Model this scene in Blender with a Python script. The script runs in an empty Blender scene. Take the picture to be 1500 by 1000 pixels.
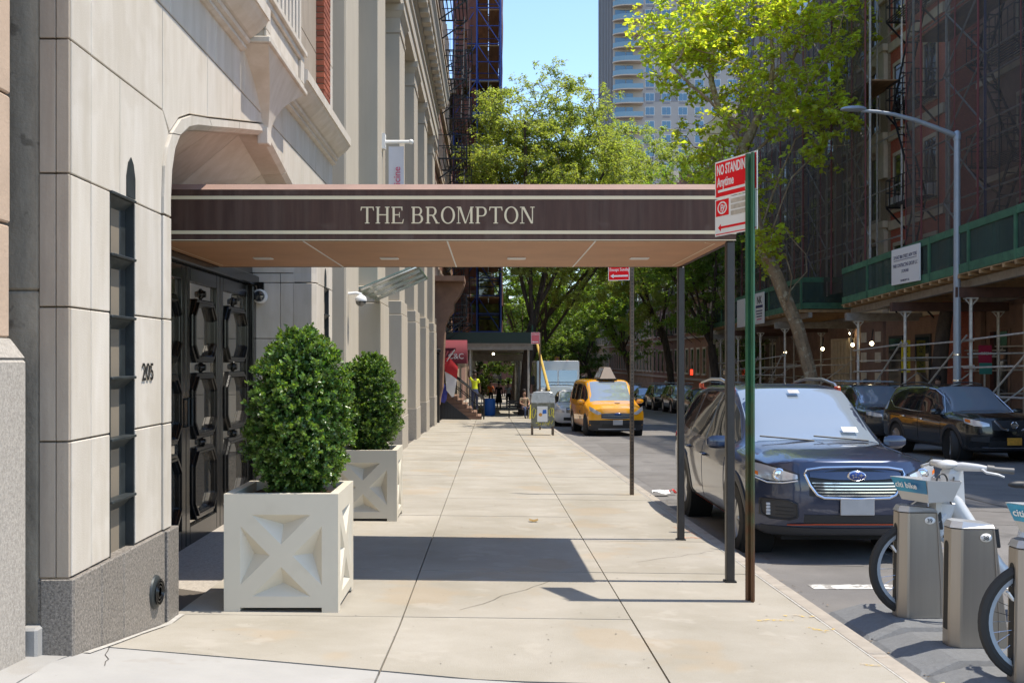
import bpy, bmesh, math, random
import numpy as np
from mathutils import Vector, Matrix
R = math.radians
SC = bpy.context.scene
COL = SC.collection
# ------------------------------------------------------------------ camera
cam_d = bpy.data.cameras.new('camera')
cam = bpy.data.objects.new('camera', cam_d)
COL.objects.link(cam)
cam.location = (0, 0, 1.55)
cam.rotation_euler = (R(90), 0, 0)
cam_d.sensor_fit = 'HORIZONTAL'
cam_d.sensor_width = 36
cam_d.lens = 36
cam_d.shift_x = 0.022
cam_d.shift_y = 0.0193
cam_d.clip_start = 0.05
cam_d.clip_end = 3000
SC.camera = cam
# ------------------------------------------------------------------ sky, sun, exposure
SUN_EL, SUN_AZ = 67.5, 1.2          # azimuth measured from +X towards +Y
wd = bpy.data.worlds.new('World')
SC.world = wd
wd.use_nodes = True
wn, wl = wd.node_tree.nodes, wd.node_tree.links
sky = wn.new('ShaderNodeTexSky')
sky.sky_type = 'NISHITA'
sky.sun_disc = False
sky.sun_elevation = R(SUN_EL)
sky.sun_rotation = R(90 - SUN_AZ)
sky.air_density = 1.0
sky.dust_density = 0.15
sky.ozone_density = 3.0
# the thin wisps of cloud of a fair summer day, all over the sky
tc = wn.new('ShaderNodeTexCoord')
mp = wn.new('ShaderNodeMapping'); mp.inputs['Scale'].default_value = (1.5, 1.5, 6)
cn = wn.new('ShaderNodeTexNoise'); cn.inputs['Scale'].default_value = 2.2; cn.inputs['Detail'].default_value = 7; cn.inputs['Roughness'].default_value = .62
cr = wn.new('ShaderNodeValToRGB')
cr.color_ramp.elements[0].position = .67; cr.color_ramp.elements[0].color = (0, 0, 0, 1)
cr.color_ramp.elements[1].position = .88; cr.color_ramp.elements[1].color = (.55, .55, .55, 1)
cm = wn.new('ShaderNodeMix'); cm.data_type = 'RGBA'; cm.inputs[7].default_value = (9.5, 10, 10.6, 1)
wl.new(tc.outputs['Generated'], mp.inputs['Vector']); wl.new(mp.outputs['Vector'], cn.inputs['Vector'])
wl.new(cn.outputs['Fac'], cr.inputs['Fac']); wl.new(cr.outputs['Color'], cm.inputs[0])
wl.new(sky.outputs['Color'], cm.inputs[6])
wl.new(cm.outputs[2], wn['Background'].inputs['Color'])
wn['Background'].inputs['Strength'].default_value = 0.15
sd = bpy.data.lights.new('sun', 'SUN')
sun = bpy.data.objects.new('sun', sd)
COL.objects.link(sun)
sd.energy = 3.1
sd.angle = R(0.5)
sd.color = (1.0, 0.925, 0.81)
_s = Vector((math.cos(R(SUN_EL)) * math.cos(R(SUN_AZ)), math.cos(R(SUN_EL)) * math.sin(R(SUN_AZ)), math.sin(R(SUN_EL))))
sun.rotation_euler = _s.to_track_quat('Z', 'Y').to_euler()
sun.location = (30, 0, 60)
SC.view_settings.view_transform = 'Standard'
SC.view_settings.look = 'None'
SC.view_settings.exposure = 1.05
SC.view_settings.gamma = 1
SC.view_settings.use_curve_mapping = False
SC.render.engine = 'CYCLES'
SC.cycles.max_bounces = 8
SC.cycles.transparent_max_bounces = 16
SC.cycles.use_denoising = True
rng = random.Random(7)

# ------------------------------------------------------------------ helpers
class MB:
    """collects shapes; build() links them as ONE mesh object"""
    def __init__(s):
        s.v = []; s.f = []; s.m = []; s.sm = []
    def add(s, vs, fs, m=0, sm=False):
        o = len(s.v)
        s.v += [tuple(p) for p in vs]
        for f in fs:
            s.f.append(tuple(i + o for i in f)); s.m.append(m); s.sm.append(sm)
        return s
    def box(s, x0, x1, y0, y1, z0, z1, m=0):
        return s.add([(x0,y0,z0),(x1,y0,z0),(x1,y1,z0),(x0,y1,z0),(x0,y0,z1),(x1,y0,z1),(x1,y1,z1),(x0,y1,z1)],
                     [(0,3,2,1),(4,5,6,7),(0,1,5,4),(1,2,6,5),(2,3,7,6),(3,0,4,7)], m)
    def hexa(s, p, m=0):      # 8 points, bottom ring then top ring
        return s.add(p, [(0,3,2,1),(4,5,6,7),(0,1,5,4),(1,2,6,5),(2,3,7,6),(3,0,4,7)], m)
    def bar(s, a, b, w, h=None, m=0, up=(0,0,1)):   # rectangular bar from a to b
        h = w if h is None else h
        a = Vector(a); b = Vector(b); d = (b - a).normalized(); u = Vector(up)
        if abs(d.dot(u)) > .98: u = Vector((1,0,0))
        x = d.cross(u).normalized() * (w / 2); y = x.cross(d).normalized() * (h / 2)
        return s.hexa([a-x-y, a+x-y, a+x+y, a-x+y, b-x-y, b+x-y, b+x+y, b-x+y], m)
    def tube(s, pts, r, n=8, m=0, sm=True, caps=True):
        pts = [Vector(p) for p in pts]
        rs = list(r) if hasattr(r, '__len__') else [r] * len(pts)
        o = len(s.v); k = len(pts); ref = None
        for i, p in enumerate(pts):
            d = (pts[min(i+1, k-1)] - pts[max(i-1, 0)])
            d = d.normalized() if d.length > 1e-9 else Vector((0,0,1))
            if ref is None:
                ref = Vector((0,0,1)) if abs(d.z) < .9 else Vector((1,0,0))
            x = ref - d * ref.dot(d)
            if x.length < 1e-5: x = d.orthogonal()
            x.normalize(); ref = x; y = d.cross(x)
            for j in range(n):
                a = 2 * math.pi * j / n
                s.v.append(tuple(p + (x * math.cos(a) + y * math.sin(a)) * rs[i]))
        for i in range(k - 1):
            for j in range(n):
                a, b = o + i*n + j, o + i*n + (j+1) % n
                s.f.append((a, b, b + n, a + n)); s.m.append(m); s.sm.append(sm)
        if caps:
            s.f.append(tuple(o + j for j in range(n))[::-1]); s.m.append(m); s.sm.append(False)
            s.f.append(tuple(o + (k-1)*n + j for j in range(n))); s.m.append(m); s.sm.append(False)
        return s
    def prism(s, poly, fn, a, b, m=0, sm=False):
        """poly: 2-D outline; fn(u,v,t)->xyz; extruded from t=a to t=b"""
        n = len(poly)
        vs = [fn(u, v, a) for u, v in poly] + [fn(u, v, b) for u, v in poly]
        o = len(s.v)
        s.v += [tuple(p) for p in vs]
        s.f.append(tuple(o + i for i in range(n))[::-1]); s.m.append(m); s.sm.append(False)
        s.f.append(tuple(o + n + i for i in range(n))); s.m.append(m); s.sm.append(False)
        for i in range(n):
            j = (i + 1) % n
            s.f.append((o+i, o+j, o+n+j, o+n+i)); s.m.append(m); s.sm.append(sm)
        return s
    def lathe(s, prof, c=(0,0,0), axis='z', n=24, m=0, sm=True, closed=False):
        """prof: [(radius, height)]"""
        o = len(s.v); k = len(prof)
        for r_, h in prof:
            for j in range(n):
                a = 2*math.pi*j/n; u, w = r_*math.cos(a), r_*math.sin(a)
                p = {'z': (u, w, h), 'y': (w, h, u), 'x': (h, u, w)}[axis]
                s.v.append((p[0]+c[0], p[1]+c[1], p[2]+c[2]))
        for i in range(k if closed else k-1):
            for j in range(n):
                a, b = o + i*n + j, o + i*n + (j+1) % n
                i2 = (i+1) % k
                c_, d = o + i2*n + (j+1) % n, o + i2*n + j
                s.f.append((a, b, c_, d)); s.m.append(m); s.sm.append(sm)
        if not closed:
            for i, fl in ((0, True), (k-1, False)):
                if prof[i][0] > 1e-6:
                    t = tuple(o + i*n + j for j in range(n))
                    s.f.append(t[::-1] if fl else t); s.m.append(m); s.sm.append(False)
        return s
    def grid(s, rows, m=0, sm=True, closed=False):
        o = len(s.v); nr = len(rows); nc = len(rows[0])
        for r_ in rows: s.v += [tuple(p) for p in r_]
        for i in range(nr - 1):
            for j in range(nc if closed else nc - 1):
                a = o + i*nc + j; b = o + i*nc + (j+1) % nc
                s.f.append((a, b, b + nc, a + nc)); s.m.append(m); s.sm.append(sm)
        return s
    def sphere(s, c, r, m=0, n=12, k=8):
        rx, ry, rz = r if hasattr(r, '__len__') else (r, r, r)
        rows = []
        for i in range(k + 1):
            t = math.pi * i / k
            rows.append([(c[0]+rx*math.sin(t)*math.cos(2*math.pi*j/n), c[1]+ry*math.sin(t)*math.sin(2*math.pi*j/n), c[2]-rz*math.cos(t)) for j in range(n)])
        return s.grid(rows, m, True, True)
    def xf(s, mat, start=0):
        s.v = s.v[:start] + [tuple(mat @ Vector(p)) for p in s.v[start:]]
        return s
    def mesh(s, name, mats, bevel=0, seg=1, fixn=True, sharp=38):
        me = bpy.data.meshes.new(name)
        me.from_pydata(s.v, [], s.f)
        for mt in (mats if isinstance(mats, (list, tuple)) else [mats]): me.materials.append(mt)
        me.polygons.foreach_set('material_index', s.m)
        me.polygons.foreach_set('use_smooth', s.sm)
        if bevel or fixn:
            bm = bmesh.new(); bm.from_mesh(me)
            if bevel:
                es = [e for e in bm.edges if len(e.link_faces) == 2 and e.calc_face_angle(0) > .5]
                bmesh.ops.bevel(bm, geom=es, offset=bevel, segments=seg, affect='EDGES', clamp_overlap=True)
            bmesh.ops.recalc_face_normals(bm, faces=bm.faces)
            bm.to_mesh(me); bm.free()
        if any(s.sm): me.set_sharp_from_angle(angle=R(sharp))
        me.update()
        return me
    def build(s, name, mats, parent=None, bevel=0, seg=1, world=True, fixn=True, kind=None, label=None, cat=None, group=None, sharp=38):
        return link(name, s.mesh(name, mats, bevel, seg, fixn, sharp), parent, world, kind, label, cat, group)

def wm(o):
    m = o.matrix_parent_inverse @ o.matrix_basis if o.parent else o.matrix_basis.copy()
    return wm(o.parent) @ m if o.parent else m
def link(name, me, parent=None, world=True, kind=None, label=None, cat=None, group=None):
    o = bpy.data.objects.new(name, me); COL.objects.link(o)
    if parent:
        o.parent = parent
        if world: o.matrix_parent_inverse = wm(parent).inverted()
    tag(o, label, cat, group, kind)
    return o
def tag(o, label=None, cat=None, group=None, kind=None):
    if label: o['label'] = label
    if cat: o['category'] = cat
    if group: o['group'] = group
    if kind: o['kind'] = kind
    return o
def thing(name, label, cat, loc=(0,0,0), rz=0, group=None):
    o = bpy.data.objects.new(name, None); COL.objects.link(o)
    o.empty_display_size = .1
    o.location = loc; o.rotation_euler = (0, 0, rz)
    return tag(o, label, cat, group)
def dup(o, loc=None, rz=None, label=None, parent=None, sc=None):
    c = o.copy(); COL.objects.link(c); c.parent = parent
    if loc is not None: c.location = loc
    if rz is not None: c.rotation_euler = (0, 0, rz)
    if sc is not None: c.scale = (sc, sc, sc)
    if label: c['label'] = label
    for ch in list(o.children): dup(ch, parent=c)
    return c

def at(px, py, Y):             # a point of the photograph at distance Y
    return ((px - 717) / 1500 * Y, Y, 1.55 - (py - 529) / 1500 * Y)

# ------------------------------------------------------------------ materials
def M(name, col, rough=.6, metal=0., var=0., scale=4., detail=5, stretch=(1,1,1), col2=None, fac=.5, bump=0., bscale=60., rand=0.,
      spec=.5, coat=0., spots=None, ior=1.5, isl=0., streak=None, hue=0.):
    m = bpy.data.materials.new(name); m.use_nodes = True
    nt = m.node_tree; N, L = nt.nodes, nt.links
    b = N['Principled BSDF']
    b.inputs['Roughness'].default_value = rough; b.inputs['Metallic'].default_value = metal
    b.inputs['Specular IOR Level'].default_value = spec; b.inputs['IOR'].default_value = ior
    b.inputs['Coat Weight'].default_value = coat
    if coat: b.inputs['Coat Roughness'].default_value = .04
    b.inputs['Base Color'].default_value = (*col, 1)
    out = None
    tco = N.new('ShaderNodeTexCoord')
    mpp = N.new('ShaderNodeMapping'); mpp.inputs['Scale'].default_value = stretch
    L.new(tco.outputs['Object'], mpp.inputs['Vector'])
    def noise(sc, det=5, ro=.6, vec=None):
        n = N.new('ShaderNodeTexNoise'); n.inputs['Scale'].default_value = sc; n.inputs['Detail'].default_value = det; n.inputs['Roughness'].default_value = ro
        L.new((vec or mpp.outputs['Vector']), n.inputs['Vector']); return n
    def mix(fac_sock, a, c, mode='MIX', f=None):
        x = N.new('ShaderNodeMix'); x.data_type = 'RGBA'; x.blend_type = mode
        if fac_sock is not None: L.new(fac_sock, x.inputs[0])
        else: x.inputs[0].default_value = f
        for i, q in ((6, a), (7, c)):
            if hasattr(q, 'is_output'): L.new(q, x.inputs[i])
            else: x.inputs[i].default_value = (*q, 1)
        return x.outputs[2]
    def ramp(sock, p0, p1):
        r_ = N.new('ShaderNodeMapRange'); r_.inputs[1].default_value = p0; r_.inputs[2].default_value = p1
        L.new(sock, r_.inputs[0]); return r_.outputs[0]
    if var or col2:
        lo = tuple(c * (1 - var) for c in col); hi = tuple(c * (1 + var) for c in (col2 or col))
        out = mix(ramp(noise(scale, detail).outputs['Fac'], fac - .2, fac + .2), lo, hi)
    if spots:      # (colour, scale, threshold, strength)
        for sp in (spots if isinstance(spots, list) else [spots]):
            n = noise(sp[1], 3, .6, tco.outputs['Object'])
            f = ramp(n.outputs['Fac'], sp[2], sp[2] + .06)
            mu = N.new('ShaderNodeMath'); mu.operation = 'MULTIPLY'; L.new(f, mu.inputs[0]); mu.inputs[1].default_value = sp[3]
            out = mix(mu.outputs[0], out or col, sp[0])
    if streak:     # (colour, strength): vertical runs of dirt
        mp2 = N.new('ShaderNodeMapping'); mp2.inputs['Scale'].default_value = (14, 14, .6); L.new(tco.outputs['Object'], mp2.inputs['Vector'])
        n = noise(1.0, 5, .65, mp2.outputs['Vector'])
        mu = N.new('ShaderNodeMath'); mu.operation = 'MULTIPLY'; L.new(ramp(n.outputs['Fac'], .45, .75), mu.inputs[0]); mu.inputs[1].default_value = streak[1]
        out = mix(mu.outputs[0], out or col, streak[0])
    if rand or isl:
        if isl:
            g = N.new('ShaderNodeNewGeometry'); src = g.outputs['Random Per Island']; amt = isl
        else:
            g = N.new('ShaderNodeObjectInfo'); src = g.outputs['Random']; amt = rand
        mr = N.new('ShaderNodeMapRange'); mr.inputs[3].default_value = 1 - amt; mr.inputs[4].default_value = 1 + amt; L.new(src, mr.inputs[0])
        h = N.new('ShaderNodeHueSaturation'); L.new(mr.outputs[0], h.inputs['Value'])
        if hue:
            mh = N.new('ShaderNodeMapRange'); mh.inputs[3].default_value = .5 - hue; mh.inputs[4].default_value = .5 + hue; L.new(src, mh.inputs[0])
            L.new(mh.outputs[0], h.inputs['Hue'])
        if out: L.new(out, h.inputs['Color'])
        else: h.inputs['Color'].default_value = (*col, 1)
        out = h.outputs['Color']
    if out: L.new(out, b.inputs['Base Color'])
    if bump:
        n = noise(bscale, 4, .6, tco.outputs['Object'])
        bp = N.new('ShaderNodeBump'); bp.inputs['Strength'].default_value = bump; bp.inputs['Distance'].default_value = .01
        L.new(n.outputs['Fac'], bp.inputs['Height']); L.new(bp.outputs['Normal'], b.inputs['Normal'])
    return m

def leafmat(name, col, trans=.4, isl=.35, rough=.45, hue=.02, spec=.4):
    m = M(name, col, rough, isl=isl, hue=hue, spec=spec)
    N, L = m.node_tree.nodes, m.node_tree.links
    b = N['Principled BSDF']
    t = N.new('ShaderNodeBsdfTranslucent')
    src = b.inputs['Base Color'].links[0].from_socket
    g = N.new('ShaderNodeMix'); g.data_type = 'RGBA'; g.blend_type = 'MULTIPLY'; g.inputs[0].default_value = 1; g.inputs[7].default_value = (2.0, 2.0, .55, 1)
    L.new(src, g.inputs[6]); L.new(g.outputs[2], t.inputs['Color'])
    mx = N.new('ShaderNodeMixShader'); mx.inputs[0].default_value = trans
    L.new(b.outputs[0], mx.inputs[1]); L.new(t.outputs[0], mx.inputs[2])
    L.new(mx.outputs[0], N['Material Output'].inputs['Surface'])
    return m
def netmat(name, col, cover):
    m = M(name, col, .8, var=.25, scale=1.3, stretch=(1,1,.25))
    N, L = m.node_tree.nodes, m.node_tree.links
    t = N.new('ShaderNodeBsdfTransparent')
    mx = N.new('ShaderNodeMixShader'); mx.inputs[0].default_value = cover
    L.new(t.outputs[0], mx.inputs[1]); L.new(N['Principled BSDF'].outputs[0], mx.inputs[2])
    L.new(mx.outputs[0], N['Material Output'].inputs['Surface'])
    return m
def emit(name, col, s):
    m = M(name, col, .4)
    b = m.node_tree.nodes['Principled BSDF']
    b.inputs['Emission Color'].default_value = (*col, 1); b.inputs['Emission Strength'].default_value = s
    return m

m_lime = M('limestone', (.56,.497,.405), .75, var=.07, scale=2.5, stretch=(3,3,.5), col2=(.585,.535,.465), bump=.2, bscale=110, rand=.05, streak=((.47,.41,.33), .13), spots=[((.47,.41,.325), 1.7, .57, .30), ((.36,.31,.24), 130, .66, .45)])
m_lime_worn_shade = M('weathered limestone with shade tone', (.36,.30,.235), .8, var=.12, scale=3, stretch=(2,2,.6), bump=.25, bscale=60, rand=.05, streak=((.27,.21,.16), .6))  # base darkened beyond the weathering; shade of the corner returns is in the colour
m_mortar = M('mortar joint', (.20,.165,.12), .9)
m_granite = M('dark granite', (.20,.178,.152), .55, var=.5, scale=70, detail=2, spots=[((.40,.35,.30), 95, .60, .8), ((.04,.035,.03), 120, .62, .9)], bump=.25, bscale=150, rand=.07)
m_granite_lt = M('pale granite', (.37,.335,.29), .8, var=.22, scale=60, detail=3, spots=[((.68,.64,.58), 110, .62, .6), ((.2,.18,.15), 6, .66, .35)], bump=.3, bscale=90)
m_pink = M('pink limestone', (.50,.37,.27), .8, var=.1, scale=3, bump=.3, bscale=50, rand=.05)
m_grey_st = M('weathered grey stone', (.27,.23,.175), .9, var=.3, scale=5, stretch=(2,2,.5), bump=.6, bscale=40, spots=((.09,.07,.05), 7, .63, .6))
m_conc = M('sidewalk concrete', (.315,.285,.225), .85, var=.11, scale=1.1, col2=(.34,.312,.265), bump=.35, bscale=170, rand=.035,
           spots=[((.20,.175,.14), 210, .57, .40), ((.43,.40,.35), 260, .60, .45), ((.37,.265,.15), .9, .57, .28), ((.30,.26,.20), 9, .71, .35), ((.24,.21,.17), 60, .73, .5), ((.40,.365,.31), 2.3, .60, .45), ((.09,.08,.07), 5.5, .79, .7)])
m_conc_w = M('pale new concrete', (.34,.33,.31), .85, var=.07, scale=2, bump=.2, bscale=130, rand=.03, spots=[((.25,.24,.22), 40, .68, .5), ((.29,.265,.23), 3, .60, .4)])
m_joint = M('dirty joint', (.10,.085,.07), .95)
m_curb = M('curb concrete', (.34,.30,.25), .85, var=.15, scale=6, bump=.3, bscale=80, spots=((.24,.18,.13), 4, .60, .5), rand=.05)
m_road = M('worn asphalt', (.165,.155,.145), .85, var=.2, scale=1.2, bump=.5, bscale=160, spots=[((.25,.24,.225), 140, .60, .5), ((.07,.065,.06), 1.1, .62, .45)])
m_white_paint = M('road paint', (.66,.64,.60), .8, var=.2, scale=12, spots=((.23,.215,.195), 16, .50, .9))
m_earth = M('city ground', (.12,.115,.10), .95, var=.2, scale=.2)
m_brick = M('red brick', (.30,.085,.045), .85, var=.2, scale=8, rand=.3, bump=.3, bscale=90)
m_brown = M('brownstone', (.24,.145,.10), .85, var=.2, scale=2, bump=.3, bscale=40)
m_iron = M('black iron', (.015,.015,.016), .5, metal=.2)
m_blackmetal = M('black painted metal', (.009,.009,.009), .18, spec=.4)
m_bronze = M('dark bronze', (.030,.036,.037), .5, metal=.2, var=.3, scale=9)
m_glass = M('dark window glass', (.02,.024,.028), .04, spec=1.0, ior=1.7)
m_doorglass = M('door glass', (.46,.43,.38), .05, metal=.85)
m_white = M('white paint', (.78,.77,.74), .5)
m_gold = M('pale gold paint', (.74,.62,.41), .55)
m_chrome = M('chrome', (.75,.75,.76), .12, metal=1)
m_tyre = M('tyre rubber', (.035,.032,.029), .8, bump=.2, bscale=80)
m_plastic = M('black plastic', (.022,.023,.025), .55)
m_flat_black = M('flat black for lettering and openings', (.01,.01,.01), .6)
# ------------------------------------------------------------------ the ground: the street falls gently away from the camera
SL = .0227
def gz(x, y):
    z = -SL * y - .012 * (x - .3)
    if y < 6.6 and x < 0:      # the ramped-up flags beside the neighbour's wall
        z += .065 * min(-x, 2.2) * max(0, min((6.5 - y) / 1.1, 1.5))
    return z
def rz(y): return -SL * y - .10
def fz(x, y): return -SL * y - .02
def sheet(name, x0, x1, y0, y1, dz, m, nx=1, ny=2):
    mb = MB()
    rows = [[(x0 + (x1-x0)*i/nx, y0 + (y1-y0)*j/ny, -SL*(y0 + (y1-y0)*j/ny) + dz) for i in range(nx+1)] for j in range(ny+1)]
    mb.grid(rows, sm=False)
    return mb.build(name, m, kind='structure')
sheet('ground', -600, 900, -40, 1800, -.36, m_earth)
road = sheet('road', 2.3, 12.45, -12, 260, -.10, m_road, 4, 20)
# sidewalk on a bed, its flags as pieces
bed = MB(); 
bed.grid([[(x, y, gz(x, y) - .03) for x in (-3.2, -2.0, -1.0, 0, 2.2)] for y in [-4, 0, 3, 4.6, 5, 5.4, 6, 6.6, 8, 20, 60, 160]], sm=False)
sidewalk = bed.build('sidewalk', m_joint, kind='structure')
def slab(corners, m, nx=1, ny=1, g=.006, t=.05, dz=0.):
    """corners: a flag's four plan corners (counter-clockwise); follows the ground, its joints left open"""
    c = [Vector((p[0], p[1], 0)) for p in corners]
    cen = sum(c, Vector()) / 4
    c = [p + (cen - p).normalized() * g * 1.414 for p in c]
    mb = MB(); rows = []
    for j in range(ny + 1):
        a = c[0].lerp(c[3], j / ny); b = c[1].lerp(c[2], j / ny)
        rows.append([a.lerp(b, i / nx) for i in range(nx + 1)])
    mb.grid([[(p.x, p.y, gz(p.x, p.y) + dz) for p in r_] for r_ in rows], sm=False)
    ring = rows[0] + [r_[-1] for r_ in rows[1:]] + rows[-1][-2::-1] + [r_[0] for r_ in rows[-2:0:-1]]
    n = len(ring); o = len(mb.v)
    for p in ring: mb.v.append((p.x, p.y, gz(p.x, p.y) + dz))
    for p in ring: mb.v.append((p.x, p.y, gz(p.x, p.y) + dz - t))
    for i in range(n):
        k = (i + 1) % n
        mb.f.append((o+i, o+n+i, o+n+k, o+k)); mb.m.append(0); mb.sm.append(False)
    return mb.build('paving_slab', m, sidewalk)
XJ = [-2.09, -.575, .943, 2.2]
YJ = [5.42, 6.80, 8.5, 10.24, 12.06, 13.9]
while YJ[-1] < 47: YJ.append(YJ[-1] + 1.72)
bl = lambda x: 5.36 - .05 * x            # the slightly skewed joint with the neighbour's flags
for i in range(3):
    for j in range(len(YJ) - 1):
        y0, y1 = YJ[j], YJ[j+1]
        a, b = XJ[i], XJ[i+1]
        ya, yb = (bl(a), bl(b)) if j == 0 else (y0, y0)
        near = j == 0
        slab([(a, ya), (b, yb), (b, y1), (a, y1)], m_conc, 6 if near else 1, 6 if near else 1, .005 if j < 8 else .009, dz=rng.uniform(-.0015, .0015))
for i in range(3):                        # the neighbour's paler flags in the foreground
    for (y0, y1) in ((3.7, None), (2.1, 3.7), (.3, 2.1)):
        a, b = XJ[i], XJ[i+1]
        slab([(a, y0), (b, y0), (b, (y1 or bl(b) - .02)), (a, (y1 or bl(a) - .02))], m_conc_w, 4, 6, .006)
slab([(-3.2, 3.7), (-2.09, 3.7), (-2.09, bl(-2.09) - .02), (-3.2, bl(-3.2) - .02)], m_conc_w, 3, 4, .006)
for y0, y1 in zip([-12, -9, -6, -4, -1, 1.9], [-9, -6, -4, -1, 1.9, 3.7]): pass
far = MB(); far.grid([[(x, y, gz(x, y)) for x in (-3, -.575, .943, 2.2)] for y in (YJ[-1] + .01, 80, 110, 160)], sm=False)
far.build('far_paving', m_conc, sidewalk)
# granite-steel faced kerb in lengths
kerb_me = {}
y = -2.0
curb = MB().box(2.21, 2.34, -2, 160, -.4, -.39).build('curb', m_joint, kind='structure')
curb.data.vertices.foreach_set('co', np.array([(v[0], v[1], -SL*v[1]-.2) for v in [(2.21,-2,0),(2.34,-2,0),(2.34,160,0),(2.21,160,0),(2.21,-2,.01),(2.34,-2,.01),(2.34,160,.01),(2.21,160,.01)]], dtype='f').ravel())
for k in range(70):
    y1 = y + 2.0
    z0, z1 = gz(2.28, y), gz(2.28, y1)
    c = rng.uniform(-.003, .003)
    mb = MB().hexa([(2.212, y+.004, z0-.3), (2.352, y+.004, z0-.3), (2.352, y1-.004, z1-.3), (2.212, y1-.004, z1-.3),
                    (2.212, y+.004, z0+c), (2.340, y+.004, z0+c), (2.340, y1-.004, z1+c), (2.212, y1-.004, z1+c)])
    if y < 60: mb.build('curb_stone', m_curb, curb, bevel=.012)
    y = y1
# far sidewalk with its kerb
fs = MB(); fs.grid([[(x, y, fz(x, y)) for x in (12.4, 14.4, 17.2)] for y in (-12, 30, 90, 260)], sm=False)
fs.add([(12.4,-12,fz(0,-12)),(12.4,260,fz(0,260)),(12.4,260,fz(0,260)-.2),(12.4,-12,fz(0,-12)-.2)], [(0,1,2,3)])
fs.build('far_sidewalk', m_curb, kind='structure')
# painted marks
def mark(name, pts, m, fn, h):
    mb = MB().add([(x, y, fn(x, y) + h) for x, y in pts], [tuple(range(len(pts)))])
    return mb.build(name, m, kind='structure')
mark('painted_road_line', [(2.62, 8.26), (4.6, 8.26), (4.6, 8.44), (2.62, 8.44)], m_white_paint, lambda x, y: rz(y), .004)
m_spray_o = M('orange spray paint', (.75,.22,.08), .8, var=.3, scale=20, spots=((.48,.40,.32), 16, .47, .9))
m_spray_y = M('yellow spray paint', (.72,.47,.04), .8, var=.2, scale=20, spots=((.46,.40,.32), 14, .50, .9))
for m in (m_spray_o, m_spray_y):           # sprayed thinly: the concrete shows through
    N, L = m.node_tree.nodes, m.node_tree.links
    t_ = N.new('ShaderNodeBsdfTransparent'); x_ = N.new('ShaderNodeMixShader'); c_ = N.new('ShaderNodeTexCoord')
    n_ = N.new('ShaderNodeTexNoise'); n_.inputs['Scale'].default_value = 26; n_.inputs['Detail'].default_value = 6; L.new(c_.outputs['Object'], n_.inputs['Vector'])
    r_ = N.new('ShaderNodeMapRange'); r_.inputs[1].default_value = .44; r_.inputs[2].default_value = .66; r_.inputs[4].default_value = .75; L.new(n_.outputs['Fac'], r_.inputs[0])
    L.new(r_.outputs[0], x_.inputs[0]); L.new(t_.outputs[0], x_.inputs[1]); L.new(N['Principled BSDF'].outputs[0], x_.inputs[2]); L.new(x_.outputs[0], N['Material Output'].inputs['Surface'])
def scrawl(name, pts, w, m):
    mb = MB()
    P_ = [Vector((a, b, 0)) for a, b in pts]
    L_, R_ = [], []
    for i, p in enumerate(P_):
        d = (P_[min(i+1, len(P_)-1)] - P_[max(i-1, 0)]).normalized(); n = Vector((-d.y, d.x, 0)) * (w * rng.uniform(.35, .6))
        L_.append(p + n); R_.append(p - n)
    mb.grid([[(p.x, p.y, gz(p.x, p.y) + .005) for p in L_], [(p.x, p.y, gz(p.x, p.y) + .005) for p in R_]], sm=False)
    mb.build(name, m, kind='structure')
scrawl('orange_ground_paint', [(2.02, 11.3), (2.12, 11.0), (2.17, 10.7)], .07, m_spray_o)
scrawl('orange_ground_paint', [(1.98, 10.5), (2.08, 10.5), (2.18, 10.48)], .10, m_spray_o)
scrawl('orange_ground_paint', [(2.02, 12.4), (2.17, 12.3)], .08, m_spray_o)
scrawl('yellow_ground_paint', [(1.78, 6.78), (1.9, 6.83), (2.02, 6.8)], .06, m_spray_y)
scrawl('yellow_ground_paint', [(2.0, 6.95), (2.1, 6.98), (2.14, 6.9), (2.2, 6.95)], .04, m_spray_y)
scrawl('yellow_ground_paint', [(2.06, 6.62), (2.13, 6.5), (2.21, 6.6)], .05, m_spray_y)
scrawl('yellow_ground_paint', [(2.08, 5.75), (2.2, 5.72)], .05, m_spray_y)
m_seal = M('pale joint sealant', (.42,.40,.36), .7, var=.2, scale=20)
def strip(name, pts, w, m, h=.004, fn=gz):
    mb = MB(); P_ = [Vector((a, b, 0)) for a, b in pts]; A_, B_ = [], []
    for i, q in enumerate(P_):
        d = (P_[min(i+1, len(P_)-1)] - P_[max(i-1, 0)]).normalized(); n = Vector((-d.y, d.x, 0)) * w/2 * rng.uniform(.8, 1.2)
        A_.append((q.x+n.x, q.y+n.y, fn(q.x+n.x, q.y+n.y)+h)); B_.append((q.x-n.x, q.y-n.y, fn(q.x-n.x, q.y-n.y)+h))
    mb.grid([A_, B_], sm=False)
    return mb.build(name, m, kind='structure', fixn=False)
strip('joint_sealant', [(2.203, 4.2+.5*k) for k in range(60)], .012, m_seal)
strip('wall_sealant', [(-2.045, 5.2), (-2.04, 5.6), (-2.045, 6.0), (-2.04, 6.5), (-2.035, 6.78)], .035, m_seal, .006)
m_crack = M('crack in concrete', (.05,.042,.035), .95)
for a, b, n in (((-1.85, 4.9), (-2.0, 5.42), 5), ((-.2, 7.0), (.5, 8.1), 9), ((1.3, 9.0), (2.15, 9.7), 8), ((-.5, 12.6), (.4, 13.3), 8)):
    strip('sidewalk_crack', [(a[0]+(b[0]-a[0])*k/n+rng.uniform(-.025,.025), a[1]+(b[1]-a[1])*k/n+rng.uniform(-.025,.025)) for k in range(n+1)], .004, m_crack, .0035)
m_patch = M('dark asphalt patch', (.15,.14,.13), .9, var=.2, scale=3, bump=.5, bscale=150)
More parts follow.
